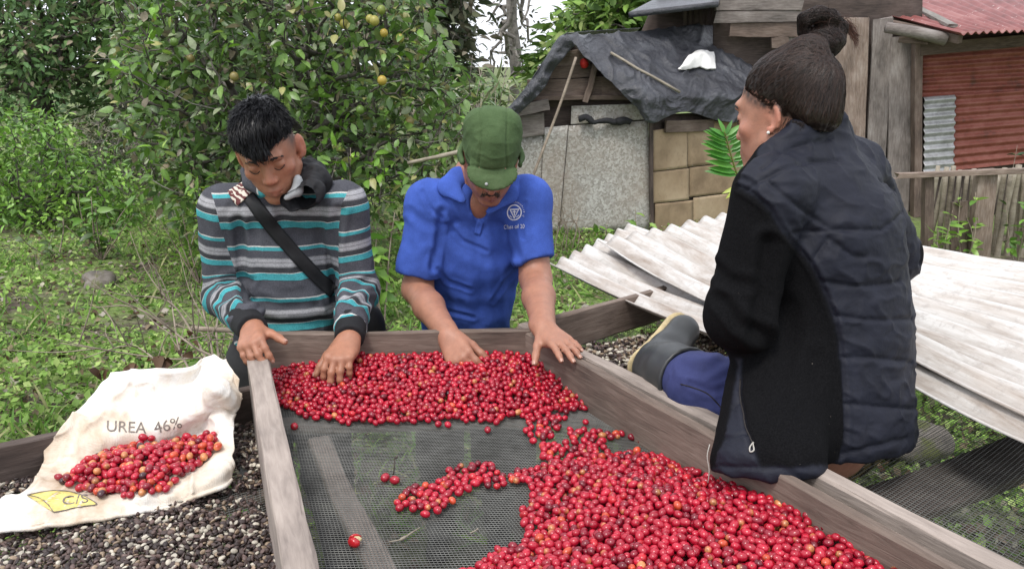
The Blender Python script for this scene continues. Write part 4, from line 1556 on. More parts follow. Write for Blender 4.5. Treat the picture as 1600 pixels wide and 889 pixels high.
# ================================================================== the fence
FY = 6.5
fence = thing('bamboo_fence', 'leaning bamboo fence with a top rail and rough posts', 'fence', P(1520, 390, FY) * [1, 1, 0])
plank_px('rail', 1400, 274, 1760, 263, 8, FY - .06, FY - .02, M['plank'], fence, T=0.06, seed=61, chew=.01)
plank_px('post', 1540, 265, 1524, 470, 30, FY, FY, M['plank'], fence, T=0.08, seed=62)
plank_px('post', 1450, 276, 1449, 470, 14, FY, FY, M['plank_dark'], fence, T=0.07, seed=63)
plank_px('post', 1690, 262, 1676, 470, 26, FY + .05, FY + .05, M['plank'], fence, T=0.08, seed=66)
plank_px('short_board', 1500, 315, 1494, 470, 24, FY + .03, FY + .03, M['plank_dark'], fence, T=0.03, seed=64)
rngf = np.random.default_rng(3)
bx = [(1466, 1440), (1478, 1462), (1490, 1470), (1500, 1482), (1512, 1492), (1522, 1508), (1532, 1514), (1560, 1530), (1570, 1548), (1580, 1556), (1592, 1570), (1602, 1578), (1613, 1592), (1624, 1600), (1634, 1614), (1650, 1624), (1664, 1640), (1480, 1442), (1586, 1552), (1600, 1590)]
for i, (a, b) in enumerate(bx):
    yt = 262 + rngf.uniform(-4, 12)
    Yq = FY + 0.16 + 0.05 * (i % 3)
    pts = [P(a + (b - a) * s, yt + (420 - yt) * s, Yq + 0.05 * s) for s in np.linspace(0, 1, 9)]
    rad = 0.02 * rngf.uniform(0.75, 1.25) * np.array([1, 1.12, 1, 1, 1.12, 1, 1, 1.12, 1])
    pv, pf = tube(np.array(pts), rad, 8)
    part('bamboo_pole', pv, pf, M['bamboo'], fence)

# ================================================================== modelling bodies and clothes as one blended surface
class Clay:
    """distance field on a grid; shapes are blended into it, then one continuous skin is taken off it"""
    def __init__(self, lo, hi, h):
        self.lo, self.h = np.asarray(lo, float), h
        n = np.ceil((np.asarray(hi) - self.lo) / h).astype(int) + 1
        self.n = n
        self.d = np.full(n, 1.0, np.float32)
        self.ax = [self.lo[i] + np.arange(n[i]) * h for i in range(3)]

    def _win(self, lo, hi):
        a = np.clip(np.floor((np.asarray(lo) - self.lo) / self.h).astype(int), 0, self.n)
        b = np.clip(np.ceil((np.asarray(hi) - self.lo) / self.h).astype(int) + 1, 0, self.n)
        if (b <= a).any(): return None, None
        s = tuple(slice(i, j) for i, j in zip(a, b))
        return s, [self.ax[i][s[i]].astype(np.float32) for i in range(3)]

    def _mix(self, s, d, k, mode):
        a = self.d[s]
        if mode == 'add':
            if k > 0:
                hh = np.clip(0.5 + 0.5 * (a - d) / k, 0, 1)
                self.d[s] = a + (d - a) * hh - k * hh * (1 - hh)
            else: self.d[s] = np.minimum(a, d)
        else:
            d = -d
            if k > 0:
                hh = np.clip(0.5 - 0.5 * (a - d) / k, 0, 1)
                self.d[s] = a + (d - a) * hh + k * hh * (1 - hh)
            else: self.d[s] = np.maximum(a, d)

    def cap(self, a, b, ra, rb=None, k=0.01, flat=None, mode='add'):
        """tapered rounded rod; flat=(axis, ratio) squashes it along the axis"""
        rb = ra if rb is None else rb
        a, b = np.asarray(a, np.float32), np.asarray(b, np.float32)
        R = max(ra, rb) + max(k, 3 * self.h)
        s, g = self._win(np.minimum(a, b) - R, np.maximum(a, b) + R)
        if s is None: return self
        X, Y, Z = g[0][:, None, None] - a[0], g[1][None, :, None] - a[1], g[2][None, None, :] - a[2]
        ba = b - a
        if flat is not None:
            n, f = np.asarray(unit(flat[0]), np.float32), 1.0 / flat[1] - 1.0
            q = (X * n[0] + Y * n[1] + Z * n[2]) * f
            X, Y, Z = X + q * n[0], Y + q * n[1], Z + q * n[2]
            ba = ba + n * (ba @ n) * f
        t = np.clip((X * ba[0] + Y * ba[1] + Z * ba[2]) / float(ba @ ba + 1e-12), 0, 1)
        d = np.sqrt((X - t * ba[0]) ** 2 + (Y - t * ba[1]) ** 2 + (Z - t * ba[2]) ** 2) - (ra + (rb - ra) * t)
        self._mix(s, d, k, mode)
        return self

    def chain(self, pts, rad, k=0.01, flat=None, mode='add'):
        for i in range(len(pts) - 1): self.cap(pts[i], pts[i + 1], rad[i], rad[i + 1], k, flat, mode)
        return self

    def ell(self, c, r, R=None, k=0.01, mode='add'):
        c, r = np.asarray(c, np.float32), np.asarray(r, np.float32)
        R = np.eye(3, dtype=np.float32) if R is None else np.asarray(R, np.float32)   # columns are the axes
        m = np.sqrt(((R * r[None]) ** 2).sum(1)) + max(k, 3 * self.h)
        s, g = self._win(c - m, c + m)
        if s is None: return self
        X, Y, Z = g[0][:, None, None] - c[0], g[1][None, :, None] - c[1], g[2][None, None, :] - c[2]
        k0 = k1 = 0
        for i in range(3):
            q = X * R[0, i] + Y * R[1, i] + Z * R[2, i]
            k0 = k0 + (q / r[i]) ** 2
            k1 = k1 + (q / r[i] ** 2) ** 2
        k0, k1 = np.sqrt(k0), np.sqrt(k1) + 1e-9
        self._mix(s, k0 * (k0 - 1) / k1, k, mode)
        return self

    def cut(self, p, n, R, k=0.003):
        """slice off what lies beyond the plane (p, n), within distance R of p"""
        p, n = np.asarray(p, np.float32), unit(n).astype(np.float32)
        s, g = self._win(p - R, p + R)
        if s is None: return self
        X, Y, Z = g[0][:, None, None] - p[0], g[1][None, :, None] - p[1], g[2][None, None, :] - p[2]
        d = X * n[0] + Y * n[1] + Z * n[2]
        ins = (X * X + Y * Y + Z * Z) < R * R
        a = self.d[s]
        self.d[s] = np.where(ins, np.maximum(a, d), a)
        return self

    def skin(self, smooth=1):
        d = self.d
        s = d < 0
        nx, ny, nz = [m - 1 for m in d.shape]
        def c(i, j, k): return s[i:i + nx, j:j + ny, k:k + nz]
        anyy = np.zeros((nx, ny, nz), bool); alll = np.ones((nx, ny, nz), bool)
        for i in (0, 1):
            for j in (0, 1):
                for k in (0, 1):
                    q = c(i, j, k); anyy |= q; alll &= q
        act = anyy & ~alll
        I = np.argwhere(act)
        idx = np.full(act.shape, -1, np.int32)
        idx[act] = np.arange(len(I))
        acc, cnt = np.zeros((len(I), 3)), np.zeros(len(I))
        cs = [(i, j, k) for i in (0, 1) for j in (0, 1) for k in (0, 1)]
        val = {q: d[I[:, 0] + q[0], I[:, 1] + q[1], I[:, 2] + q[2]] for q in cs}
        for q in cs:
            for ax in range(3):
                if q[ax] == 0:
                    r = list(q); r[ax] = 1; r = tuple(r)
                    a, b = val[q], val[r]
                    m = (a < 0) != (b < 0)
                    t = np.where(m, a / np.where(m, a - b, 1), 0)
                    p = np.tile(np.array(q, float), (len(I), 1))
                    p[:, ax] += t
                    acc[m] += p[m]; cnt[m] += 1
        V = self.lo + (I + acc / cnt[:, None]) * self.h
        F = []
        for ax in range(3):
            o1, o2 = [(1, 2), (2, 0), (0, 1)][ax]
            sl0 = [slice(None)] * 3; sl1 = [slice(None)] * 3
            sl0[ax] = slice(0, -1); sl1[ax] = slice(1, None)
            A, B = s[tuple(sl0)], s[tuple(sl1)]
            E = np.argwhere(A != B)
            E = E[(E[:, o1] > 0) & (E[:, o2] > 0) & (E[:, o1] < s.shape[o1] - 1) & (E[:, o2] < s.shape[o2] - 1)]
            inn = s[E[:, 0], E[:, 1], E[:, 2]]
            def cell(a, b):
                q = E.copy(); q[:, o1] -= a; q[:, o2] -= b
                return idx[q[:, 0], q[:, 1], q[:, 2]]
            Q = np.stack([cell(1, 1), cell(0, 1), cell(0, 0), cell(1, 0)], -1)
            Q[~inn] = Q[~inn][:, ::-1]
            F.append(Q)
        F = np.concatenate(F)
        F = F[(F >= 0).all(1)]
        for _ in range(smooth): V = relax(V, F, 0.5)
        return V, F


def relax(V, F, w=0.5):
    n = len(V)
    acc, cnt = np.zeros_like(V), np.zeros(n)
    for i in range(4):
        a, b = F[:, i], F[:, (i + 1) % 4]
        for ax in range(3):
            acc[:, ax] += np.bincount(a, V[b, ax], n) + np.bincount(b, V[a, ax], n)
        cnt += np.bincount(a, minlength=n) + np.bincount(b, minlength=n)
    return V * (1 - w) + w * acc / np.maximum(cnt, 1)[:, None]


def normals_of(V, F):
    fn = np.cross(V[F[:, 2]] - V[F[:, 0]], V[F[:, 3]] - V[F[:, 1]])
    N = np.zeros_like(V)
    for i in range(4):
        for ax in range(3): N[:, ax] += np.bincount(F[:, i], fn[:, ax], len(V))
    return N / (np.linalg.norm(N, axis=1, keepdims=True) + 1e-12)


def bvh_of(V, F): return BVHTree.FromPolygons([Vector(v) for v in V], [tuple(map(int, f)) for f in F])


def sd_poly(Q, pts):
    """distance of points Q to a 3-d polyline, and the position along it"""
    pts = np.asarray(pts, float)
    best, pos = np.full(len(Q), 9.0), np.zeros(len(Q))
    L = 0
    for i in range(len(pts) - 1):
        a, b = pts[i], pts[i + 1]
        ab = b - a; l = np.linalg.norm(ab)
        t = np.clip(((Q - a) @ ab) / (l * l + 1e-12), 0, 1)
        d = np.linalg.norm(Q - a - t[:, None] * ab, axis=1)
        m = d < best
        best[m] = d[m]; pos[m] = (L + t * l)[m]
        L += l
    return best, pos


class Frame:
    """head or hand axes: x to the person's left, y forward, z up"""
    def __init__(self, C, F, U, s=1.0):
        self.C = np.asarray(C, float)
        self.y = unit(F)
        U = np.asarray(U, float)
        self.z = unit(U - self.y * (U @ self.y))
        self.x = np.cross(self.z, self.y)
        self.s = s
        self.R = np.stack([self.x, self.y, self.z], 1)

    def __call__(self, x, y, z): return self.C + self.R @ (np.array([x, y, z], float) * self.s)

    def inv(self, V): return ((np.asarray(V) - self.C) @ self.R) / self.s


def head(c, f, jaw=1.0, nose=1.0, ears=True, big_ears=1.0):
    s, R = f.s, f.R
    def E(p, r, k=0.012, mode='add', rot=None): c.ell(f(*p), np.array(r) * s, R if rot is None else R @ rot, k * s, mode)
    def K(a, b, ra, rb, k=0.01, mode='add'): c.cap(f(*a), f(*b), ra * s, rb * s, k * s, None, mode)
    E((0, -.012, .045), (.074, .094, .083))
    E((0, .02, -.005), (.067, .07, .085), .03)
    E((0, .035, -.045), (.054, .052, .062), .025)
    for q in (1, -1):
        K((q * .055, .0, -.05), (q * .018, .072, -.098), .02 * jaw, .015, .025)
        E((q * .043, .058, -.02), (.023, .02, .017), .016)
        E((q * .027, .07, -.055), (.017, .013, .02), .014)
    E((0, .079, -.097), (.02 * jaw, .015, .016), .016)
    K((-.036, .082, .03), (.036, .082, .03), .0105, .0105, .014)
    K((-.018, .088, .03), (.018, .088, .03), .009, .009, .012)
    for q in (1, -1):
        E((q * .032, .093, .007), (.017, .010, .0105), .010, 'sub')
        E((q * .032, .0765, .005), (.0155, .0125, .0125), .003)
    K((0, .086, .018), (0, .106 * nose + .0, -.026), .0075, .0115, .012)
    E((0, .108 * nose, -.029), (.0115, .011, .0095), .006)
    for q in (1, -1): E((q * .0125, .096, -.032), (.0085, .011, .008), .006)
    for q in (1, -1): E((q * .007, .103, -.0395), (.0035, .005, .003), .003, 'sub')
    E((0, .084, -.066), (.027, .015, .02), .014)
    for q in (1, -1):
        K((q * .022, .084, -.0665), (q * .006, .0975, -.0615), .0035, .0055, .005)
        K((q * .020, .083, -.068), (0, .0955, -.0735), .0035, .0062, .005)
    K((-.021, .0935, -.0675), (.021, .0935, -.0675), .0012, .0012, .003, 'sub')
    if ears:
        for q in (1, -1):
            rot = np.array(Matrix.Rotation(q * 0.35, 3, 'Z')) @ np.array(Matrix.Rotation(-0.15, 3, 'X'))
            e = big_ears
            E((q * (.077 + .006 * (e - 1) / .2), -.014, -.002), (.0075 * e, .019 * e, .031 * e), .006, 'add', rot)
            E((q * (.0855 + .009 * (e - 1) / .2), -.009, .002), (.0055 * e, .0105 * e, .019 * e), .004, 'sub', rot)
            E((q * .077, -.004, -.026), (.0055, .009, .009), .005)


def neck(c, f, base, r0=.056, r1=.052, k=.03):
    c.cap(f(0, -.02, -.05), base, r1 * f.s, r0 * f.s, k)


def face_cols(f, V, base, lips, rng_seed=0, flush=(1.12, 0.82, 0.8)):
    Q = f.inv(V)
    C = np.tile(np.asarray(base, float), (len(V), 1))
    def blob(p, r): return np.exp(-(((Q - np.array(p)) / np.array(r)) ** 2).sum(1))
    n = fbm(V * 60, 3, rng_seed)
    C *= (1 + 0.09 * n)[:, None]
    red = np.clip(blob((0, .105, -.03), (.02, .02, .016)) * .8 + blob((.05, .06, -.02), (.025, .03, .02)) * .5 + blob((-.05, .06, -.02), (.025, .03, .02)) * .5 + blob((.085, -.01, 0), (.014, .03, .04)) + blob((-.085, -.01, 0), (.014, .03, .04)), 0, 1)
    C *= 1 + (np.array(flush) - 1) * red[:, None]
    lp = np.clip(blob((0, .094, -.0625), (.021, .014, .0055)) + blob((0, .092, -.0735), (.018, .014, .0062)), 0, 1)
    C = C * (1 - .75 * lp[:, None]) + np.asarray(lips) * .75 * lp[:, None]
    return C


def hand(c, W, D, N, ts, curl=(0.5, 0.5, 0.5, 0.5), curl2=None, spread=0.08, thumb=(0.55, 0.35, 0.2), s=1.0, tcurl=0.3, palmk=0.012):
    """W wrist, D towards the knuckles, N out of the back of the hand, ts = +1 / -1: side of the thumb along D x N.
    curl: bend at the knuckle per finger, curl2: bend at the two further joints. returns finger tip data for nails"""
    W = np.asarray(W, float)
    D = unit(D); N = unit(np.asarray(N) - D * (np.asarray(N) @ D)); S = np.cross(D, N) * ts
    off = [(.029, .088), (.0095, .094), (-.0095, .09), (-.027, .081)]
    ln = [.068, .076, .07, .054]
    rd = [.0088, .009, .0086, .0076]
    curl2 = curl2 or [(a, a * .7) for a in curl]
    kn = [W + (D * y + S * x) * s for x, y in off]
    c.cap(W - D * .03 * s, W + D * .012 * s, .026 * s, .025 * s, .015, flat=(N, .72))
    for (x, y), p in zip(off, kn):
        c.cap(W + (D * .015 + S * x * .55) * s, p - N * .002 * s, .0155 * s, .0115 * s, palmk, flat=(N, .95))
    c.ell(W + (D * .045 + S * .022 - N * .012) * s, np.array([.02, .03, .014]) * s, np.stack([S, D, N], 1), .012)
    c.ell(W + (D * .045 - S * .024 - N * .009) * s, np.array([.014, .032, .012]) * s, np.stack([S, D, N], 1), .012)
    tips = []
    for i, p in enumerate(kn):
        sx = off[i][0] * spread / .029 * 1.6
        d = unit(D + S * sx)
        pts, rr = [p - d * .004 * s], [rd[i] * 1.12 * s]
        a = 0.0
        q = p.copy()
        for j, (fr, bend) in enumerate(zip((.46, .30, .24), (curl[i], curl2[i][0], curl2[i][1]))):
            a += bend
            dd = unit(d * math.cos(a) - N * math.sin(a))
            q = q + dd * ln[i] * fr * s
            pts.append(q); rr.append(rd[i] * (1.0, .93, .8)[j] * s)
        c.chain(pts, rr, .0035)
        for j in (1, 2): c.ell(pts[j] + 0 * N, np.array([1, 1, 1]) * rr[j] * 1.06, None, .003)
        nn = unit(d * math.sin(a) + N * math.cos(a))
        tips.append((pts[-1], dd, nn, rr[-1]))
    b = W + (D * .022 + S * .022 - N * .006) * s
    td = unit(D * math.cos(thumb[0]) + S * math.sin(thumb[0]) - N * thumb[1])
    m = b + td * .042 * s
    td2 = unit(td + D * tcurl - S * tcurl * .4 - N * thumb[2])
    e = m + td2 * .032 * s
    td3 = unit(td2 + D * tcurl * .6 - N * thumb[2])
    g = e + td3 * .024 * s
    c.chain([b, m, e, g], [.0155 * s, .0112 * s, .0102 * s, .0086 * s], .006)
    tips.append((g, td3, unit(np.cross(td3, np.cross(N * .6 + S * .6, td3))), .0086 * s))
    return tips


def nails(tips, parent, col):
    mb = MB()
    for p, d, n, r in tips:
        sd_ = np.cross(d, n)
        V = []
        for i in range(4):
            for j in range(4):
                u, v = i / 3 - .5, j / 3 - .35
                V.append(p + d * r * (v * 1.25) + sd_ * r * u * 1.15 + n * (r * (1.07 - 1.1 * u * u - max(0, v - .2) * .5)))
        F = [(i * 4 + j, i * 4 + j + 1, i * 4 + j + 5, i * 4 + j + 4) for i in range(3) for j in range(3)]
        mb.add(V, F, col)
    return mb.out('fingernails', M['nail'], parent)


def strip_on(name, bvh, px, width, mat, parent, off=0.004, n=60, edge=0.003, cols=6):
    """a flat strap lying on a surface along a line given in photo pixels"""
    s = spline(np.asarray(px, float), 10)
    s = resample_uniform(s, n, 0, 0)
    rows = []
    for i in range(n):
        d = s[min(i + 1, n - 1)] - s[max(i - 1, 0)]
        d = d / (np.hypot(*d) + 1e-9)
        nx = np.array([-d[1], d[0]])
        row = []
        for u in np.linspace(-.5, .5, cols):
            q = s[i] + nx * u * width
            p, nn = cast(bvh, q[0], q[1], off)
            row.append(p)
        rows.append(row)
    good = [r for r in rows if all(p is not None for p in r)]
    S = np.array(good)
    for _ in range(3): S[1:-1] = (S[:-2] + S[1:-1] * 2 + S[2:]) / 4
    # lie on the cloth but never behind it
    return link(name, sheet_mesh(name, S, edge, mat), parent)


def strands(f, roots, flow, n, length, rad, rng, lift=0.004, ctr=(0, -.012, .045), rr=(.08, .1, .09), jit=.25, steps=6):
    """locks of hair combed over the skull: each grows from a root on the skull ellipsoid along flow(p)"""
    ctr, rr = np.array(ctr), np.array(rr)
    VV, FF, n0 = [], [], 0
    for p in roots:
        L = length * rng.uniform(.6, 1.2)
        pts = []
        q = np.array(p, float)
        j = rng.normal(0, jit, 3)
        for k in range(steps):
            t = k / (steps - 1)
            e = (q - ctr) / rr
            e = e / np.linalg.norm(e)
            h = 1 + (lift(q) if callable(lift) else lift) * (4 * t * (1 - t) * .5 + t * .8) / .09 + 0.01
            pts.append(f(*(ctr + e * rr * h)))
            d = flow(q, t) + j * np.linalg.norm(flow(q, t)) * (.4 + t)
            nrm_ = unit(e / rr)
            d = d - nrm_ * (d @ nrm_)
            q = ctr + e * rr + unit(d) * L / steps
        rs = rad * f.s * np.array([.8, 1.0, 1.0, .9, .65, .15])[:steps] * rng.uniform(.7, 1.3)
        V, F = tube(pts, rs, 4, caps=False)
        VV.append(V); FF.append(np.array(F) + n0); n0 += len(V)
    return np.concatenate(VV), np.concatenate(FF)


def locks_on(bvh, roots, flow, steps, length, rad, rng, lift=0.002, rise=0.006, jit=.12, clump=30.0, seed=0, cols=(.008, .008, .01), var=(.5, 1.9), root=.8):
    """hair: each lock follows flow(point) over a surface"""
    VV, FF, CC, n0 = [], [], [], 0
    cols = np.array(cols)
    RT = np.array(roots)
    jn = np.stack([fbm(RT * clump, 2, seed + i) for i in range(3)], -1)
    for i, p in enumerate(RT):
        L = length * rng.uniform(.6, 1.15)
        q = np.array(p, float)
        pts = []
        j = jn[i] * jit * 2.2 + rng.normal(0, jit, 3)
        rs_ = rise * rng.uniform(.3, 1.3)
        for k in range(steps):
            t = k / (steps - 1)
            h = bvh.find_nearest(Vector(q))
            if h[0] is None: break
            n = np.array(h[1]); s = np.array(h[0])
            pts.append(s + n * (lift * (1 if k else -1) + rs_ * t * t))
            d = unit(np.asarray(flow(s)) + j)
            d = unit(d - n * (d @ n))
            q = s + d * L / steps
        if len(pts) < 3: continue
        rr = rad * rng.uniform(.7, 1.3) * np.interp(np.linspace(0, 1, len(pts)), [0, .3, .7, 1], [root, 1, .8, .12])
        V, F = tube(pts, rr, 3, caps=False)
        VV.append(V); FF.append(np.array(F) + n0); n0 += len(V)
        CC.append(np.tile(cols * rng.uniform(*var), (len(V), 1)))
    return np.concatenate(VV), np.concatenate(FF), np.concatenate(CC)


def soft_pos(Q, pts, w=.012):
    """like sd_poly, but the position blends softly where two segments meet"""
    pts = np.asarray(pts, float)
    D, Pz, L = [], [], 0
    for i in range(len(pts) - 1):
        a, b = pts[i], pts[i + 1]
        ab = b - a; l = np.linalg.norm(ab)
        t = ((Q - a) @ ab) / (l * l)
        if i > 0: t = np.maximum(t, -.25)
        t_ = np.clip(t, 0, 1)
        D.append(np.linalg.norm(Q - a - t_[:, None] * ab, axis=1))
        Pz.append(L + t * l)
        L += l
    D, Pz = np.array(D), np.array(Pz)
    Wt = np.exp(-(D - D.min(0)) / w)
    return D.min(0), (Wt * Pz).sum(0) / Wt.sum(0)

# ================================================================== people
def skin_mat(name, sss=0.0):
    t = NT(name)
    a = t.attr('col')
    f = t.noise(t.coords((1, 1, 1), rnd=False), 55, 5, 0.65)
    g = t.noise(t.coords((1, 1, 1), rnd=False), 420, 3, 0.6)
    c = t.mix(1.0, a.outputs['Color'], t.ramp(f, [(0.25, (.82, .8, .8)), (0.75, (1.1, 1.07, 1.05))]), 'MULTIPLY')
    t.set(Base_Color=c, Roughness=0.5)
    t.b.inputs['Subsurface Weight'].default_value = 0.12
    t.b.inputs['Subsurface Radius'].default_value = (0.012, 0.005, 0.003)
    t.b.inputs['Subsurface Scale'].default_value = 1.0
    vo = t.n('ShaderNodeTexVoronoi', feature='DISTANCE_TO_EDGE')
    vo.inputs['Scale'].default_value = 260
    t.l(t.coords((1, 1, 1), rnd=False), vo.inputs[0])
    n1 = t.bump(f, 0.3, 0.003)
    n2 = t.bump(vo.outputs['Distance'], 0.25, 0.001, n1)
    t.bump(g, 0.35, 0.0008, n2)
    return t.m


def cloth_mat(name, col, rough=0.85, amt=0.25, weave=900, bump=0.3, spec=0.3, sheen=0.0, specks=0.0):
    t = NT(name)
    v = t.coords((1, 1, 1), rnd=False)
    f = t.noise(v, 9, 5, 0.65)
    g = t.noise(v, weave, 2, 0.6)
    c = t.mix(1.0, col, t.ramp(f, [(0.3, (1 - amt,) * 3), (0.7, (1 + amt,) * 3)]), 'MULTIPLY')
    c = t.mix(0.35, c, t.mix(1.0, c, t.ramp(g, [(0.3, (.5, .5, .5)), (0.7, (1.5, 1.5, 1.5))]), 'MULTIPLY'))
    if specks:
        sp_n = t.noise(v, 170, 1, 0.3)
        c = t.mix(t.ramp(sp_n, [(0.735, (0, 0, 0)), (0.76, (1, 1, 1))]), c, (0.3, 0.27, 0.24))
    t.set(Base_Color=c, Roughness=rough)
    t.b.inputs['Specular IOR Level'].default_value = spec
    t.b.inputs['Sheen Weight'].default_value = sheen
    n1 = t.bump(f, 0.12, 0.02)
    t.bump(g, bump, 0.0008, n1)
    return t.m


M['skin'] = skin_mat('human_skin')
M['nail'] = col_mat('fingernail', 0.35, 0.5, 0.05)
M['hair'] = col_mat('black_hair', 0.4, 0.35, 0.3, 300)
M['lash'] = flat_mat('dark_lash', (0.012, 0.008, 0.007), 0.6)
M['denim_dark'] = cloth_mat('dark_trousers', (0.03, 0.03, 0.032))
M['black_rib'] = cloth_mat('black_rib_cuff', (0.014, 0.014, 0.016))


def stripe_mat():
    t = NT('striped_jersey')
    a = t.attr('s')
    fr = t.n('ShaderNodeMath', operation='FRACT')
    v = t.coords((1, 1, 1), rnd=False)
    wob = t.n('ShaderNodeMath', operation='MULTIPLY_ADD', i_1=0.035)
    t.l(t.noise(v, 14, 2, 0.5), wob.inputs[0])
    s2 = t.attr('s2'); sm = t.attr('seam')
    gt = t.n('ShaderNodeMath', operation='GREATER_THAN', i_1=0.0)
    t.l(sm.outputs['Fac'], gt.inputs[0])
    mx_ = t.n('ShaderNodeMix', data_type='FLOAT')
    t.l(gt.outputs[0], mx_.inputs[0]); t.l(a.outputs['Fac'], mx_.inputs[2]); t.l(s2.outputs['Fac'], mx_.inputs[3])
    t.l(mx_.outputs[0], wob.inputs[2])
    t.l(wob.outputs[0], fr.inputs[0])
    dk, tl, wh, lg, mg, dk2 = (.078, .08, .094), (.065, .33, .365), (.55, .55, .53), (.34, .34, .36), (.19, .19, .2), (.05, .051, .057)
    nd = t.n('ShaderNodeValToRGB')
    nd.color_ramp.interpolation = 'CONSTANT'
    stops = [(0, tl), (.13, dk2), (.145, dk), (.47, wh), (.495, tl), (.56, dk), (.70, mg), (.72, lg), (.785, mg), (.80, lg), (.86, mg), (.885, dk2), (.985, wh)]
    el = nd.color_ramp.elements
    while len(el) < len(stops): el.new(0.5)
    for e, (p, c) in zip(el, stops): e.position = p; e.color = (*c, 1)
    t.l(fr.outputs[0], nd.inputs[0])
    g = t.noise(v, 380, 3, 0.7)
    f = t.noise(v, 12, 5, 0.65)
    c = t.mix(1.0, nd.outputs[0], t.ramp(g, [(.3, (.62, .62, .62)), (.7, (1.3, 1.3, 1.3))]), 'MULTIPLY')
    c = t.mix(1.0, c, t.ramp(f, [(.3, (.8, .8, .8)), (.7, (1.12, 1.12, 1.12))]), 'MULTIPLY')
    t.set(Base_Color=c, Roughness=0.95)
    t.b.inputs['Specular IOR Level'].default_value = 0.15
    n1 = t.bump(f, 0.15, 0.02)
    t.bump(g, 0.35, 0.001, n1)
    return t.m


M['stripe'] = stripe_mat()


def folds(V, N, lines, amp_noise=0.003, seed=0, scale=(14, 14, 8)):
    """creases: each line is (photo pixel polyline, forward distance, depth, width); plus soft random rumples"""
    d = amp_noise * fbm(V * np.array(scale), 3, seed)
    rid = 1 - np.abs(vnoise(V * np.array(scale) * 1.7 + 5, seed + 9))
    d = d + amp_noise * 0.9 * (rid ** 3)
    px = proj(V)
    front = (N[:, 1] < 0.45)
    for (pts, depth, wd) in lines:
        pts = np.asarray(pts, float)
        best = np.full(len(V), 1e9)
        for i in range(len(pts) - 1):
            a, b = pts[i], pts[i + 1]
            ab = b - a
            t = np.clip(((px - a) @ ab) / (ab @ ab), 0, 1)
            best = np.minimum(best, np.hypot(*(px - a - t[:, None] * ab).T))
        L = best / wd
        d = d + front * depth * (-np.exp(-L * L) + 0.75 * np.exp(-((L - 1.9) / .8) ** 2))
    return V + N * d[:, None]


def legs_under(c, hipL, hipR, footL, footR, r=.075):
    for h_, f_ in ((hipL, footL), (hipR, footR)):
        kn = (np.asarray(h_) + np.asarray(f_)) / 2 + np.array([0, -.03, .02])
        c.chain([h_, kn, np.asarray(f_) + [0, 0, .1]], [r, r * .75, r * .55], .03)


def boots_for(parent, feet, mat):
    for f_ in feet:
        f_ = np.asarray(f_, float)
        c = Clay(f_ + [-.09, -.24, -.02], f_ + [.09, .1, .26], .008)
        c.chain([f_ + [0, 0, .2], f_ + [0, 0, .06]], [.055, .05], .01)
        c.chain([f_ + [0, .02, .035], f_ + [0, -.15, .03]], [.04, .036], .02)
        c.cut(f_ + [0, -.05, .003], (0, 0, -1), .3)
        V, F = c.skin()
        part('boot', V, F, mat, parent)


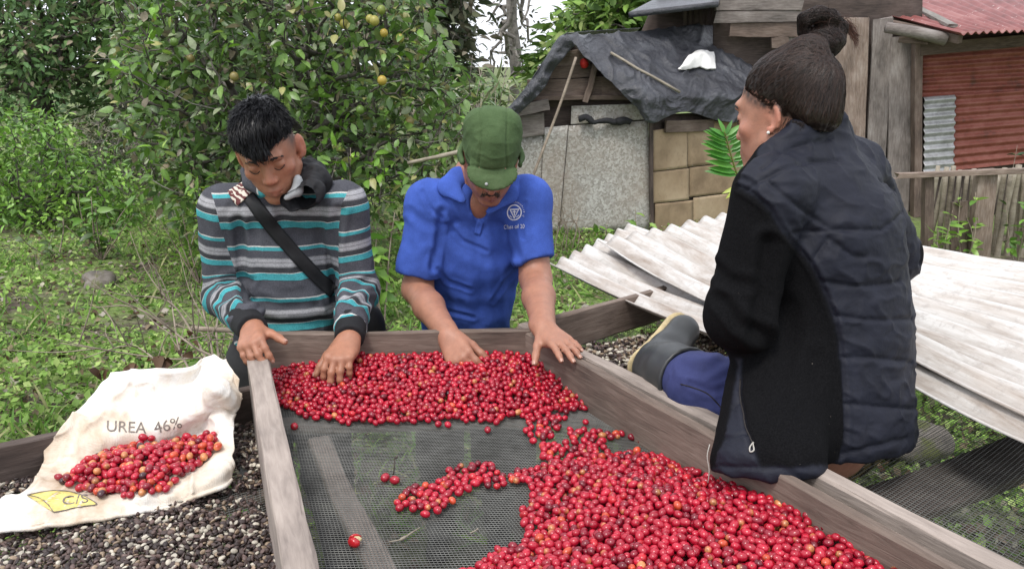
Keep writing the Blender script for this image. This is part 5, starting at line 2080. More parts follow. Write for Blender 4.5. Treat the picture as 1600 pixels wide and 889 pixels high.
# ------------------------------------------------------------------ 1: the young man in the striped pullover
def man_one():
    pr = thing('person', 'young man in a striped pullover with a black strap across it, picking cherries', 'person', P(450, 560, 2.15) * [1, 1, 0])
    f = Frame(P(421, 238, 2.03), (0.16, -0.86, -0.50), (0.02, -.45, .9), 0.97)
    U_ = unit(np.array([-.12, 0, 1.0]))
    f = Frame(P(421, 239, 2.03), (0.16, -0.90, -0.40), (-.12, -.40, .9), .93)
    nb = P(447, 297, 2.13)
    shL, shR = P(536, 322, 2.10), P(351, 325, 2.10)
    ch, wa, hi = P(446, 380, 2.16), P(452, 470, 2.15), P(452, 560, 2.16)
    elL, elR = P(556, 452, 2.10), P(351, 462, 2.12)
    wrL, wrR = P(546, 528, 1.84), P(395, 514, 1.80)
    fL, fR = np.array([hi[0] + .1, 2.2, 0]), np.array([hi[0] - .1, 2.2, 0])
    hL, hR = hi + [.08, 0, -.02], hi + [-.08, 0, -.02]
    lo = np.array([shR[0] - .17, 1.62, -.02]); hi_ = np.array([shL[0] + .19, 2.36, f.C[2] + .2])
    c = Clay(lo, hi_, .0033)
    head(c, f, jaw=1.0, nose=.97, big_ears=1.2)
    neck(c, f, nb)
    tf = ((0, 1, 0), .62)
    c.cap(shL, shR, .045, .045, .03)
    c.chain([nb, ch, wa, hi], [.07, .125, .11, .12], .05, flat=tf)
    c.chain([shL, elL, wrL], [.048, .037, .025], .02)
    c.chain([shR, elR, wrR], [.048, .037, .025], .02)
    legs_under(c, hL, hR, fL, fR, .07)
    tipsR = hand(c, wrR, P(389, 545, 1.695) - wrR, (-.3, -.5, .8), -1, curl=(.75, .8, .85, .85), curl2=[(.45, .3)] * 4, spread=.06, thumb=(.7, .25, .1), s=.9, tcurl=.1)
    tipsL = hand(c, wrL, P(531, 556, 1.77) - wrL, (-.05, -.72, .7), 1, curl=(.75, .7, .7, .75), curl2=[(.5, .35), (.4, .3), (.4, .3), (.5, .4)], spread=.09, thumb=(.7, .55, .2), s=.93)
    V, F = c.skin(1)
    C = face_cols(f, V, (.36, .165, .10), (.32, .11, .085), 2)
    # close-cropped sides of the head
    Q = f.inv(V)
    buzz = np.clip((Q[:, 2] - .0 + np.clip(-Q[:, 1], 0, .1) * .45) / .035, 0, 1) * np.clip((.055 - Q[:, 1]) / .03, 0, 1) * (np.abs(Q[:, 0]) < .0775)
    C = C * (1 - .8 * buzz[:, None]) + np.array([.016, .013, .013]) * .8 * buzz[:, None]
    part('body', V, F, M['skin'], pr, col=C)
    nails(tipsR + tipsL, pr, (.40, .22, .17))
    face_details(f, pr, brow=(.010, .008, .008))
    # hair: a thick cap swept forward into a pointed fringe
    hc = Clay(f.C - .16, f.C + .17, .004)
    R = f.R
    sc_ = f.s
    hc.ell(f(0, -.016, .062), np.array([.0745, .097, .086]) * sc_, R, 0)
    hc.ell(f(0, .035, .10), np.array([.06, .062, .042]) * sc_, R, .02)
    hc.cut(f(0, -.05, .052), R @ np.array([0, .12, -1.0]), .3)
    hc.cut(f(0, .082, .066), R @ np.array([0, .75, -.66]), .09)
    hc.cap(f(-.012, .080, .092), f(.010, .104, .040), .025, .008, .018, flat=(R @ np.array([0, .8, .3]), .7))
    hc.cap(f(-.045, .066, .085), f(-.008, .1, .052), .018, .008, .015, flat=(R @ np.array([-.3, .8, .3]), .7))
    Vh, Fh = hc.skin(1)
    Vh = Vh + normals_of(Vh, Fh) * (.003 * fbm(f.inv(Vh) * np.array([70, 18, 30]), 3, 4))[:, None]
    part('hair', Vh, Fh, M['hair'], pr, col=np.tile((.006, .006, .007), (len(Vh), 1)))
    rng = np.random.default_rng(4)
    hb = bvh_of(Vh, Fh)
    roots = Vh[rng.integers(0, len(Vh), 3600)]
    Ql = f.inv(roots)
    roots = roots[(Ql[:, 2] > .058) & ~((Ql[:, 1] > .07) & (Ql[:, 2] < .05))]
    def flow(w_):
        q = f.inv(w_[None])[0]
        return R @ np.array([-q[0] * (6.0 if q[1] > .02 else -5.0), 1.0 if q[1] > -.05 else -.4, -.35 - (1.2 if q[1] > .06 else .0) - (.8 if q[1] < -.05 else 0)])
    Vs, Fs, cc = locks_on(hb, roots, flow, 6, .040, .0011, rng, lift=.0012, rise=.012, jit=.16, clump=55, seed=2, cols=(.0075, .0075, .0095))
    part('hair_lock', Vs, Fs, M['hair'], pr, col=cc)
    # pullover
    g = Clay(lo - .01, hi_ * [1, 1, 0] + [0.01, .01, nb[2] + .09], .005)
    g.cap(shL + [-.005, .0, .0], shR + [.005, 0, 0], .062, .062, .03)
    g.chain([nb + [0, .01, -.035], ch], [.085, .148], .05, flat=((0, 1, 0), .72))
    g.chain([ch, wa, hi + [0, 0, .06]], [.148, .136, .148], .04, flat=((0, 1, 0), .72))
    g.chain([shL + [.004, 0, -.004], elL, wrL + (elL - wrL) * .22], [.064, .052, .039], .02)
    g.chain([shR + [-.004, 0, -.004], elR, wrR + (elR - wrR) * .22], [.064, .053, .039], .02)
    g.ell(elL + [.008, .012, -.01], (.047, .05, .05), None, .02)
    g.ell(elR + [-.008, .012, -.01], (.048, .05, .05), None, .02)
    g.chain([nb + [-.062, -.03, -.005], nb + [-.01, -.085, -.045], nb + [.06, -.03, -.005], nb + [0, .05, .03]], [.014, .014, .014, .02], .012)
    V, F = g.skin(2)
    N = normals_of(V, F)
    px = proj(V)
    # stripes: down the trunk, and along each sleeve
    dL, sL = soft_pos(V, [shL, elL, wrL]); dR, sR = soft_pos(V, [shR, elR, wrR])
    zt = P(462, 351, 2.02)[2]
    s = (zt - V[:, 2]) / .140 + 3
    yk = [290, 320, 360, 420, 470, 520, 560]
    gR = np.interp(px[:, 1], yk, [326, 336, 346, 366, 380, 376, 370]) - px[:, 0]
    gL = px[:, 0] - np.interp(px[:, 1], yk, [548, 534, 528, 529, 529, 520, 515])
    s2 = np.where(gR > gL, 3 + (sR - .132) / .128, 3 + (sL - .128) / .130)
    seam = np.maximum(gR, gL)
    V = folds(V, N, [([(352, 440), (375, 432), (392, 438)], .007, 6), ([(345, 470), (372, 462), (392, 470)], .007, 6), ([(360, 490), (382, 478), (398, 484)], .006, 5),
                     ([(572, 440), (552, 452), (540, 468)], .007, 6), ([(578, 470), (556, 474), (540, 486)], .006, 5), ([(530, 330), (520, 400), (526, 470)], .007, 7),
                     ([(372, 345), (380, 400), (384, 470)], .007, 7), ([(470, 420), (500, 450), (520, 480)], .005, 8), ([(400, 470), (440, 482), (490, 478)], .005, 8), ([(430, 320), (445, 350), (470, 372)], .004, 9), ([(395, 500), (440, 505), (500, 500)], .005, 8)],
              .0035, 3)
    me = part('pullover', V, F, M['stripe'], pr, attrs={'s': s, 's2': s2, 'seam': seam})
    bv = bvh_of(V, F)
    for a, b in ((elL, wrL), (elR, wrR)):
        d = unit(b - a)
        L = np.linalg.norm(b - a)
        k = Clay(b - .1, b + .1, .004)
        k.cap(a + d * (L * .72), b + d * .002, .041, .036, 0)
        k.cut(b + d * .003, d, .09)
        k.cut(a + d * (L * .72), -d, .09)
        Vc, Fc = k.skin(1)
        part('cuff', Vc, Fc, M['black_rib'], pr)
    # grey inner collar and the black hood that hangs at the neck
    k = Clay(nb - .16, nb + .17, .004)
    k.chain([P(478, 262, 2.10), P(492, 282, 2.06), P(482, 303, 2.0), P(452, 316, 1.97), P(440, 312, 1.98)], [.024, .034, .034, .022, .010], .02)
    k.chain([P(470, 250, 2.16), P(492, 268, 2.13), P(500, 290, 2.08)], [.02, .026, .028], .02)
    k.ell(P(482, 286, 2.06), (.036, .04, .034), None, .02)
    Vc, Fc = k.skin(1)
    Vc = Vc + normals_of(Vc, Fc) * (.007 * fbm(Vc * np.array([30, 30, 18]), 3, 8) - .006 * np.abs(vnoise(Vc * np.array([48, 48, 24]), 5)))[:, None]
    M['hood'] = cloth_mat('black_hood', (.012, .012, .014), .7)
    part('hood', Vc, Fc, M['hood'], pr)
    k = Clay(nb - .16, nb + .17, .004)
    k.ell(P(466, 290, 2.0), (.013, .02, .028), None, .0)
    k.chain([P(464, 298, 1.99), P(448, 309, 1.98)], [.014, .008], .01)
    Vc, Fc = k.skin(1)
    M['grey_jersey'] = cloth_mat('pale_grey_jersey', (.36, .37, .38))
    part('inner_collar', Vc, Fc, M['grey_jersey'], pr)
    k = Clay(nb - .2, nb + .17, .004)
    k.chain([P(385, 268, 2.08), P(394, 285, 2.04), P(412, 300, 2.0)], [.016, .022, .014], .012)
    Vc, Fc = k.skin(1)
    part('collar', Vc, Fc, M['stripe'], pr, attrs={'s': 3.2 + (Vc[:, 0] - Vc[:, 0].min()) * 4 + 0 * Vc[:, 0], 's2': 0 * Vc[:, 0], 'seam': 0 * Vc[:, 0] - 1})
    # strap and its patterned shoulder pad
    M['strap'] = cloth_mat('black_webbing', (.016, .016, .018), .6, .2, 1400)
    t = NT('patterned_brocade')
    v = t.coords((1, 1, 1), rnd=False)
    w_ = t.n('ShaderNodeTexWave', wave_type='BANDS', bands_direction='DIAGONAL')
    w_.inputs['Scale'].default_value = 26; w_.inputs['Distortion'].default_value = 9; w_.inputs['Detail'].default_value = 2; w_.inputs['Detail Scale'].default_value = 1.6
    t.l(v, w_.inputs[0])
    t.set(Base_Color=t.ramp(w_.outputs['Fac'], [(.35, (.12, .03, .03)), (.55, (.1, .03, .03)), (.62, (.62, .55, .46)), (.8, (.66, .6, .52))]), Roughness=.8)
    M['brocade'] = t.m
    strip_on('strap', bv, [(382, 298), (400, 322), (440, 372), (490, 428), (521, 456)], 21, M['strap'], pr, .005)
    strip_on('strap_pad', bv, [(358, 270), (366, 286), (376, 303), (384, 312)], 32, M['brocade'], pr, .008, n=24)
    # bag behind the hip
    k = Clay(P(585, 505, 2.2) - .14, P(585, 505, 2.2) + .14, .006)
    k.ell(P(576, 516, 2.2), (.05, .05, .085), None, .0)
    Vc, Fc = k.skin(2)
    part('shoulder_bag', Vc, Fc, M['strap'], pr)
    # trousers
    k = Clay([hi[0] - .25, 1.95, .02], [hi[0] + .25, 2.4, hi[2] + .06], .009)
    k.cap(hL + [0, 0, .02], hR + [0, 0, .02], .09, .09, .03)
    legs_under(k, hL, hR, fL, fR, .095)
    Vc, Fc = k.skin(1)
    part('trousers', Vc, Fc, M['denim_dark'], pr)
    boots_for(pr, (fL, fR), M['hood'])
    return pr


def face_details(f, pr, brow=(.012, .009, .008), w=1.0, tache=None):
    mb = MB()
    rng = np.random.default_rng(3)
    for q in (1, -1):
        pts = [f(q * .014, .0965, .0275), f(q * .027, .0975, .0325), f(q * .040, .0895, .031), f(q * .051, .077, .024)]
        for k in range(26):
            t = rng.random()
            s = spline(pts, 6)
            p = s[int(t * (len(s) - 2))]
            e = s[min(int(t * (len(s) - 2)) + 4, len(s) - 1)]
            o_ = f.R @ (rng.normal(0, 1, 3) * np.array([.0005, .0008, .0022]))
            V, F = tube([p + o_, (p + e) / 2 + o_ * .6 + f.R @ np.array([0, .0012, .0006]), e + o_ * .3], [.0011 * w, .0010 * w, .0002], 4, caps=False)
            mb.add(V, F, np.array(brow) * rng.uniform(.6, 1.6))
    mb.out('eyebrow', M['hair'], pr)
    mb = MB()
    for q in (1, -1):
        pts = [f(q * .0185, .0858, -.0005), f(q * .026, .0898, -.0048), f(q * .034, .0895, -.0058), f(q * .0425, .0845, -.002), f(q * .0465, .080, .001)]
        V, F = tube(spline(pts, 4), .0011, 5)
        mb.add(V, F, (.012, .008, .007))
    mb.out('eyelash', M['hair'], pr)
    if tache is not None:
        mb = MB()
        for k in range(170):
            x = rng.uniform(-.026, .026)
            p = f(x, .0995 - abs(x) * .42, -.049 - abs(x) * .28 + rng.normal() * .0035)
            V, F = tube([p, p + f.R @ np.array([x * .12, .0025, -.005]), p + f.R @ np.array([x * .2, .002, -.009])], [.0007, .0006, .0002], 3, caps=False)
            mb.add(V, F, np.array(tache) * rng.uniform(.5, 1.8))
        for k in range(0):
            x = rng.uniform(-.035, .035)
            p = f(x, .094 - abs(x) * .5, -.098 + rng.normal() * .009 + abs(x) * .35)
            V, F = tube([p, p + f.R @ np.array([x * .08, .003, -.004])], [.0006, .0002], 3, caps=False)
            mb.add(V, F, np.array(tache) * rng.uniform(.7, 2.4))
        mb.out('moustache', M['hair'], pr)


man_one()


# ------------------------------------------------------------------ 2: the man in the blue polo shirt
def man_two():
    pr = thing('person', 'man in a blue polo shirt and green cap bending over the cherries', 'person', P(730, 560, 2.3) * [1, 1, 0])
    f = Frame(P(767, 250, 2.12), (0.04, -.84, -.54), (0.08, -.54, .84), .87)
    R, sc_ = f.R, f.s
    nb = P(752, 282, 2.24)
    shL, shR = P(824, 312, 2.20), P(672, 318, 2.20)
    ch, wa, hi = P(738, 385, 2.26), P(728, 470, 2.30), P(728, 560, 2.36)
    elL, elR = P(837, 436, 2.12), P(652, 452, 2.16)
    wrL, wrR = PZ(850, 514, .950), P(701, 525, 1.90)
    hL, hR = hi + [.08, 0, -.02], hi + [-.08, 0, -.02]
    fL_, fR_ = np.array([hi[0] + .1, 2.42, 0]), np.array([hi[0] - .1, 2.42, 0])
    lo = np.array([shR[0] - .15, 1.62, -.02]); hi_ = np.array([shL[0] + .17, 2.56, f.C[2] + .17])
    c = Clay(lo, hi_, .004)
    head(c, f, jaw=1.1, nose=1.05)
    c.cap(f(0, -.02, -.04), nb, .052, .062, .03)
    c.cap(shL, shR, .05, .05, .03)
    c.chain([nb, ch, wa, hi], [.075, .13, .115, .12], .05, flat=((0, 1, 0), .65))
    c.cap(nb + [0, -.02, 0], P(750, 322, 2.205), .05, .03, .03)
    c.chain([shL, elL, elL * .6 + wrL * .4, wrL], [.05, .042, .041, .029], .02)
    c.chain([shR, elR, elR * .6 + wrR * .4, wrR], [.05, .041, .040, .028], .02)
    legs_under(c, hL, hR, fL_, fR_, .07)
    tR = hand(c, wrR, P(716, 556, 1.835) - wrR, (-.3, -.85, .45), -1, curl=(.75, .85, .95, 1.0), curl2=[(.35, .25), (.5, .35), (.6, .4), (.6, .4)], spread=.05, thumb=(.45, .5, .35), s=.96)
    tL = hand(c, wrL, (.47, -.86, -.10), (.05, -.15, .98), 1, curl=(.12, .10, .10, .12), curl2=[(.18, .15)] * 4, spread=.10, thumb=(.75, .3, .15), s=.9, tcurl=.1)
    V, F = c.skin(1)
    C = face_cols(f, V, (.33, .15, .095), (.26, .09, .075), 7)
    dW = np.minimum(sd_poly(V, [elL, wrL, wrL + unit(wrL - elL) * .2])[0], sd_poly(V, [elR, wrR, wrR + unit(wrR - elR) * .2])[0])
    arm = np.exp(-(dW / .07) ** 4) * (V[:, 1] < 2.25)
    C = C * (1 - .5 * arm[:, None]) + np.array((.42, .215, .145)) * .5 * arm[:, None]
    part('body', V, F, M['skin'], pr, col=C)
    nails(tR + tL, pr, (.44, .25, .19))
    face_details(f, pr, brow=(.03, .024, .02), tache=(.05, .042, .036))
    # cropped dark hair under the cap
    k = Clay(f.C - .16, f.C + .16, .005)
    k.ell(f(0, -.03, .03), np.array([.076, .088, .085]) * sc_, R, 0)
    k.cut(f(0, .0, -.02), R @ np.array([0, .5, -.86]), .3)
    Vc, Fc = k.skin(1)
    part('hair', Vc, Fc, M['hair'], pr, col=np.tile((.014, .012, .012), (len(Vc), 1)))
    # cap
    t_ = NT('green_cotton_cap')
    v = t_.coords((1, 1, 1), rnd=False)
    n_ = t_.noise(v, 8, 5, .65); g_ = t_.noise(v, 900, 2, .6)
    t_.set(Base_Color=t_.mix(1.0, t_.ramp(n_, [(.3, (.046, .080, .032)), (.55, (.07, .112, .048)), (.75, (.1, .145, .07))]), t_.ramp(g_, [(.3, (.8, .8, .8)), (.7, (1.2, 1.2, 1.2))]), 'MULTIPLY'), Roughness=.9)
    t_.b.inputs['Specular IOR Level'].default_value = .2
    n1 = t_.bump(n_, .3, .03); t_.bump(g_, .3, .0008, n1)
    M['cap'] = t_.m
    k = Clay(f.C - .2, f.C + .2, .0035)
    k.ell(f(0, -.012, .054), np.array([.086, .110, .104]) * sc_, R, 0)
    k.cap(f(-.04, -.02, .115), f(.04, -.02, .115), .042 * sc_, .042 * sc_, .03)
    k.cut(f(0, 0, .012), R @ np.array([0, -.15, -1.0]), .3)
    rot = np.array(Matrix.Rotation(-.62, 3, 'X'))
    k.ell(f(0, .090, .032), np.array([.076, .058, .0075]) * sc_, R @ rot, .010)
    for q in (1, -1):
        k.chain([f(q * .086, -.05, .016), f(q * .094, -.012, .004), f(q * .086, .035, .016)], [.008, .0135, .008], .004, flat=(R @ np.array([1.0, 0, 0]), .6))
    Vc, Fc = k.skin(1)
    N = normals_of(Vc, Fc)
    Q = f.inv(Vc)
    d = .0018 * fbm(Q * np.array([16, 16, 22]), 3, 5) + .0022 * (1 - np.abs(vnoise(Q * np.array([24, 40, 30]), 6))) ** 3
    d -= .004 * np.exp(-(((np.abs(Q[:, 0]) - .038 - .12 * np.clip(.12 - Q[:, 2], 0, 1) * .3) / .0028) ** 2)) * (Q[:, 2] > .04)
    d -= .004 * np.exp(-((Q[:, 2] - .034 - Q[:, 1] * .1) / .003) ** 2) * (Q[:, 1] > -.1)
    Vc = Vc + N * d[:, None]
    cap_ = part('cap', Vc, Fc, M['cap'], pr)
    cb = bvh_of(Vc, Fc)
    p_, n_ = cast(cb, 760, 288, .001)
    if p_ is not None:
        k = Clay(p_ - .02, p_ + .02, .0015); k.ell(p_, (.0045, .0045, .0045), None, 0)
        a_, b_ = k.skin(1); part('button', a_, b_, M['grey_jersey'], cap_)
    # polo shirt
    M['polo'] = cloth_mat('blue_pique_polo', (.045, .092, .37), .9, .25, 620, .5, .2)
    g = Clay(lo - .01, np.array([hi_[0] + .01, hi_[1] + .01, nb[2] + .06]), .005)
    hemL = elL + (shL - elL) * .22; hemR = elR + (shR - elR) * .16
    g.chain([shL, elL], [.063, .058], .02)
    g.chain([shR, elR], [.064, .060], .02)
    g.ell(hemR + (shR - elR) * .12 + [-.004, -.005, 0], (.058, .06, .06), None, .03)
    g.cut(hemL, elL - shL + [.03, 0, 0], .16)
    g.cut(hemR, elR - shR + [-.01, 0, 0], .16)
    g.cap(shL, shR, .062, .062, .03)
    g.chain([nb + [0, .03, -.03], ch], [.085, .146], .04, flat=((0, 1, 0), .74))
    g.chain([ch, wa, hi + [0, 0, .065]], [.146, .134, .130], .04, flat=((0, 1, 0), .74))
    g.cap(P(751, 298, 2.11), P(749, 335, 2.16), .048, .018, .004, mode='sub')
    g.cap(nb + [0, -.01, .07], P(752, 292, 2.12), .056, .034, .004, mode='sub')
    V, F = g.skin(2)
    N = normals_of(V, F)
    V = folds(V, N, [([(640, 330), (668, 352), (690, 350)], .0022, 6), ([(690, 330), (684, 380), (676, 420)], .005, 5), ([(800, 345), (806, 380), (812, 402)], .003, 5), ([(700, 440), (740, 455), (790, 445)], .002, 9),
                     ([(690, 470), (730, 485), (790, 480)], .002, 9), ([(720, 380), (760, 400), (800, 395)], .004, 10), ([(672, 400), (690, 450), (700, 500)], .0038, 8), ([(800, 420), (796, 460), (800, 500)], .0038, 7),
                     ([(632, 350), (640, 390), (636, 412)], .002, 7), ([(745, 358), (752, 430), (748, 500)], .004, 9), ([(690, 300), (700, 322), (712, 345)], .004, 5)], .0018, 13, (9, 9, 6))
    V0_ = V.copy()
    V = folds(V, normals_of(V, F), [([(700, 350), (722, 376), (760, 392)], .003, 3), ([(684, 420), (700, 440), (735, 452)], .003, 3), ([(812, 420), (790, 440), (770, 470)], .003, 3), ([(672, 505), (700, 486), (740, 496)], .003, 3), ([(660, 300), (672, 325), (690, 340)], .003, 3), ([(820, 318), (812, 345), (818, 372)], .003, 3)], .0011, 23, (24, 24, 13))
    # the cloth is stiff and flat round the embroidery
    q_ = proj(V)
    em_ = np.exp(-(np.hypot(q_[:, 0] - 804, q_[:, 1] - 338) / 24) ** 4)[:, None]
    V = V * (1 - em_) + relax(relax(relax(V0_, F, .9), F, .9), F, .9) * em_
    polo = part('polo_shirt', V, F, M['polo'], pr)
    pb = bvh_of(V, F)
    # collar wings, placket, hem stitching
    k = Clay(nb - .2, nb + .2, .004)
    fw = (unit([.1, -.85, .5]), .38)
    fw2 = (unit([-.15, -.85, .5]), .38)
    k.chain([nb + [-.03, .06, .035], P(716, 276, 2.20)], [.012, .018], .015)
    k.chain([P(716, 276, 2.19), P(702, 292, 2.15), P(722, 312, 2.115)], [.030, .030, .012], .012, flat=fw)
    k.chain([nb + [.03, .06, .035], P(803, 288, 2.18)], [.012, .018], .015)
    k.chain([P(803, 288, 2.17), P(794, 304, 2.13), P(764, 331, 2.11)], [.026, .026, .010], .012, flat=fw2)
    Vc, Fc = k.skin(1)
    part('collar', Vc, Fc, M['polo'], pr)
    strip_on('placket', pb, [(751, 346), (749, 352), (745, 366)], 11, M['polo'], pr, .003, n=14)
    # emblem: ring, shield triangle and lettering, white thread
    M['thread'] = cloth_mat('white_embroidery', (.62, .63, .7), .7, .15, 1200)
    def ring(cx, cy, r0, r1, n=28, a0=0, a1=6.2832, sq=1.0):
        V2, F2 = [], []
        for i in range(n + 1):
            a = a0 + (a1 - a0) * i / n
            V2 += [(cx + r0 * math.cos(a), cy + r0 * sq * math.sin(a)), (cx + r1 * math.cos(a), cy + r1 * sq * math.sin(a))]
            if i: F2.append((2 * i - 2, 2 * i - 1, 2 * i + 1, 2 * i))
        return V2, F2
    ex, ey = 804, 332
    em = MB()
    def add2(V2, F2):
        V2, F2 = subdivide2(np.asarray(V2, float), F2, 1)
        W, ok = [], []
        for x, y in V2:
            p, n = cast(pb, x, y, .0022)
            ok.append(p is not None); W.append(p if p is not None else (0, 0, 0))
        em.add(W, [q for q in F2 if all(ok[i] for i in q)])
    add2(*ring(ex, ey, 9.8, 11.6, sq=1.08))
    add2([(ex - 8, ey - 5.5), (ex + 8, ey - 6), (ex + 5.6, ey - 4.0), (ex - 5.2, ey - 3.6)], [(0, 1, 2, 3)])
    add2([(ex - 8, ey - 5.5), (ex - 5.2, ey - 3.6), (ex + .2, ey + 7), (ex + .2, ey + 10)], [(0, 1, 2, 3)])
    add2([(ex + 8, ey - 6), (ex + .2, ey + 10), (ex + .2, ey + 7), (ex + 5.6, ey - 4)], [(0, 1, 2, 3)])
    add2([(ex - 1, ey - 3), (ex + 1.2, ey - 3), (ex + .8, ey + 5), (ex - .4, ey + 5)], [(0, 1, 2, 3)])
    add2([(ex - 3, ey - 1.6), (ex + 3.2, ey - 1.8), (ex + 3.2, ey - .4), (ex - 3, ey - .2)], [(0, 1, 2, 3)])
    add2(*ring(ex, ey, 7.6, 8.6, n=10, a0=.5, a1=1.2)); add2(*ring(ex, ey, 7.6, 8.6, n=10, a0=1.95, a1=2.6))
    def arc_text(body, r, a0, a1, h):
        for i, chh in enumerate(body):
            if chh == ' ': continue
            a = a0 + (a1 - a0) * (i + .5) / len(body)
            V2, F2 = text_mesh(chh, res=1)
            V2 = V2 - (V2.min(0) + V2.max(0)) / 2
            V2 = V2 * h * 1.4
            t2 = a + math.pi / 2
            X = ex + r * math.cos(a) + V2[:, 0] * math.cos(t2) + V2[:, 1] * math.cos(a)
            Y = ey + r * 1.08 * math.sin(a) + V2[:, 0] * math.sin(t2) + V2[:, 1] * math.sin(a)
            add2(np.stack([X, Y], -1), F2)
    arc_text('Community C', 14.8, -1.75, .45, 3.4)
    arc_text('Washington', 14.6, -3.75, -2.1, 3.4) if False else None
    V2, F2 = px_text('Class of 20', 804, 354, 32, 6.6, -1)
    add2(V2, F2)
    em.out('emblem', M['thread'], polo)
    # trousers
    M['grey_trousers'] = cloth_mat('grey_brown_trousers', (.06, .055, .05))
    k = Clay([hi[0] - .25, 2.1, .02], [hi[0] + .25, 2.62, hi[2] + .14], .008)
    k.chain([hi + [0, 0, .085], hi], [.124, .135], .02, flat=((0, 1, 0), .72))
    legs_under(k, hL, hR, fL_, fR_, .095)
    k.cut(hi + [0, 0, .10], (0, 0, 1), .3)
    Vc, Fc = k.skin(1)
    part('trousers', Vc, Fc, M['grey_trousers'], pr)
    k = Clay(hi - .3, hi + .3, .005)
    k.cap(hi + [0, 0, .082], hi + [0, 0, .096], .128, .127, .0, flat=((0, 1, 0), .74))
    k.cut(hi + [0, 0, .11], (0, 0, 1), .3); k.cut(hi + [0, 0, .075], (0, 0, -1), .3)
    Vc, Fc = k.skin(1)
    part('belt', Vc, Fc, M['strap'], pr)
    boots_for(pr, (fL_, fR_), M['hood'])


man_two()

# ------------------------------------------------------------------ 3: the woman in the quilted jacket, seen from behind
def woman():
    pr = thing('person', 'woman with dark hair bun and black quilted jacket sitting on the tray side', 'person', P(1280, 640, 1.42) * [1, 1, 0])
    f = Frame(P(1229, 182, 1.55), (-.69, .71, -.15), (-.05, .1, 1), .95)
    R, sc_ = f.R, f.s
    FH = unit([-.69, .72, 0]); LD = np.array([-FH[1], FH[0], 0])
    nb = P(1258, 232, 1.56)
    sc = P(1272, 285, 1.53)
    shL, shR = sc + LD * .165 + [0, 0, -.005], sc - LD * .155 + [0, 0, .005]
    ch, wa, hp = P(1292, 385, 1.52), P(1306, 520, 1.49), P(1300, 660, 1.45)
    elL, elR = P(1153, 492, 1.38), P(1396, 400, 1.72)
    wrL, wrR = P(1205, 585, 1.60), P(1290, 520, 1.95)
    hL, hR = P(1225, 645, 1.46), P(1310, 630, 1.58)
    kL = P(1095, 603, 1.53); aL = P(1026, 570, 1.69)
    kR = P(1230, 590, 1.85); aR = P(1345, 720, 1.52)
    lo = np.array([-.02 + .15, 1.02, .72]); hi_ = np.array([1.12, 2.12, 1.78])
    c = Clay(lo, hi_, .004)
    head(c, f, jaw=.85, nose=.93, big_ears=.8)
    c.cap(f(0, -.02, -.04), nb, .045, .052, .03)
    c.cap(shL, shR, .045, .045, .03)
    fl = (FH, .7)
    c.chain([nb, ch, wa, hp], [.065, .12, .10, .12], .05, flat=fl)
    c.chain([shL, elL, wrL], [.042, .034, .024], .02)
    c.chain([shR, elR, wrR], [.042, .034, .024], .02)
    c.chain([hL, kL, aL], [.07, .05, .035], .03)
    c.chain([hR, kR, kR * .6 + aR * .4], [.07, .05, .035], .03)
    tA = hand(c, wrL, FH + np.array([.3, .2, -.3]), (0, 0, 1), 1, curl=(.4, .4, .4, .4), s=.92)
    tB = hand(c, wrR, FH + np.array([-.1, -.3, -.3]), (0, 0, 1), -1, curl=(.4, .4, .4, .4), s=.92)
    V, F = c.skin(1)
    C = face_cols(f, V, (.41, .205, .14), (.38, .12, .1), 9)
    Q = f.inv(V)
    hl = np.clip((Q[:, 2] - (.006 + .58 * Q[:, 1]) - .004 * fbm(Q * 60, 2, 9) + .006) / .016, 0, 1) * (np.linalg.norm(Q - [0, 0, .03], axis=1) < .13) * (np.abs(Q[:, 0]) < .0745)
    hl = hl * np.clip(.75 + .5 * fbm(Q * 150, 2, 4), .2, 1)
    C = C * (1 - .96 * hl[:, None]) + np.array([.02, .012, .01]) * .96 * hl[:, None]
    part('body', V, F, M['skin'], pr, col=C)
    face_details(f, pr, brow=(.02, .013, .01))
    # hair drawn up to the crown
    hc = Clay(f.C - .2, f.C + .28, .004)
    rr = np.array([.0775, .0985, .0850])
    hc.ell(f(0, -.016, .050), rr * sc_, R, 0)
    hc.ell(f(0, -.055, .0), np.array([.064, .052, .062]) * sc_, R, .02)
    hc.cut(f(0, .0, .004), R @ np.array([0, .50, -.86]), .3)
    bun = P(1284, 66, 1.60)
    hc.cap(f(0, -.045, .112), bun * .75 + f(0, -.05, .12) * .25, .036, .022, .018)
    Vh, Fh = hc.skin(1)
    Q = f.inv(Vh)
    Nh = normals_of(Vh, Fh)
    ang = np.arctan2(Q[:, 0], Q[:, 1] + .06)
    Vh = Vh + Nh * (.0016 * fbm(np.stack([ang * 26, Q[:, 2] * 4, Q[:, 1] * 4], -1), 3, 4))[:, None]
    edge = np.clip((Q[:, 2] - (.004 + .58 * Q[:, 1]) - .006 * (1 + fbm(Q * 90, 2, 8))) / .026, 0, 1)
    edge = edge * edge * (3 - 2 * edge)
    Vh = Vh - Nh * (.0062 * (1 - edge))[:, None]
    mcol = np.array([.018, .0105, .008])
    part('hair', Vh, Fh, M['hair'], pr, col=np.tile(mcol * .8, (len(Vh), 1)))
    hb = bvh_of(Vh, Fh)
    rng = np.random.default_rng(8)
    sel = rng.integers(0, len(Vh), 6500)
    roots = Vh[sel]
    Bb = f(0, -.092, .108)
    roots = roots[(np.linalg.norm(roots - bun, axis=1) > .05)]
    ql = f.inv(roots)
    roots = roots[(ql[:, 2] - .58 * ql[:, 1] > .012 + .016 * rng.random(len(ql)))]
    Vs, Fs, cc = locks_on(hb, roots, lambda w_: Bb - w_, 7, .085, .0007, rng, lift=.0003, rise=.0004, jit=.012, clump=18, seed=5, cols=(.019, .011, .0085), var=(.2, 2.8), root=.15)
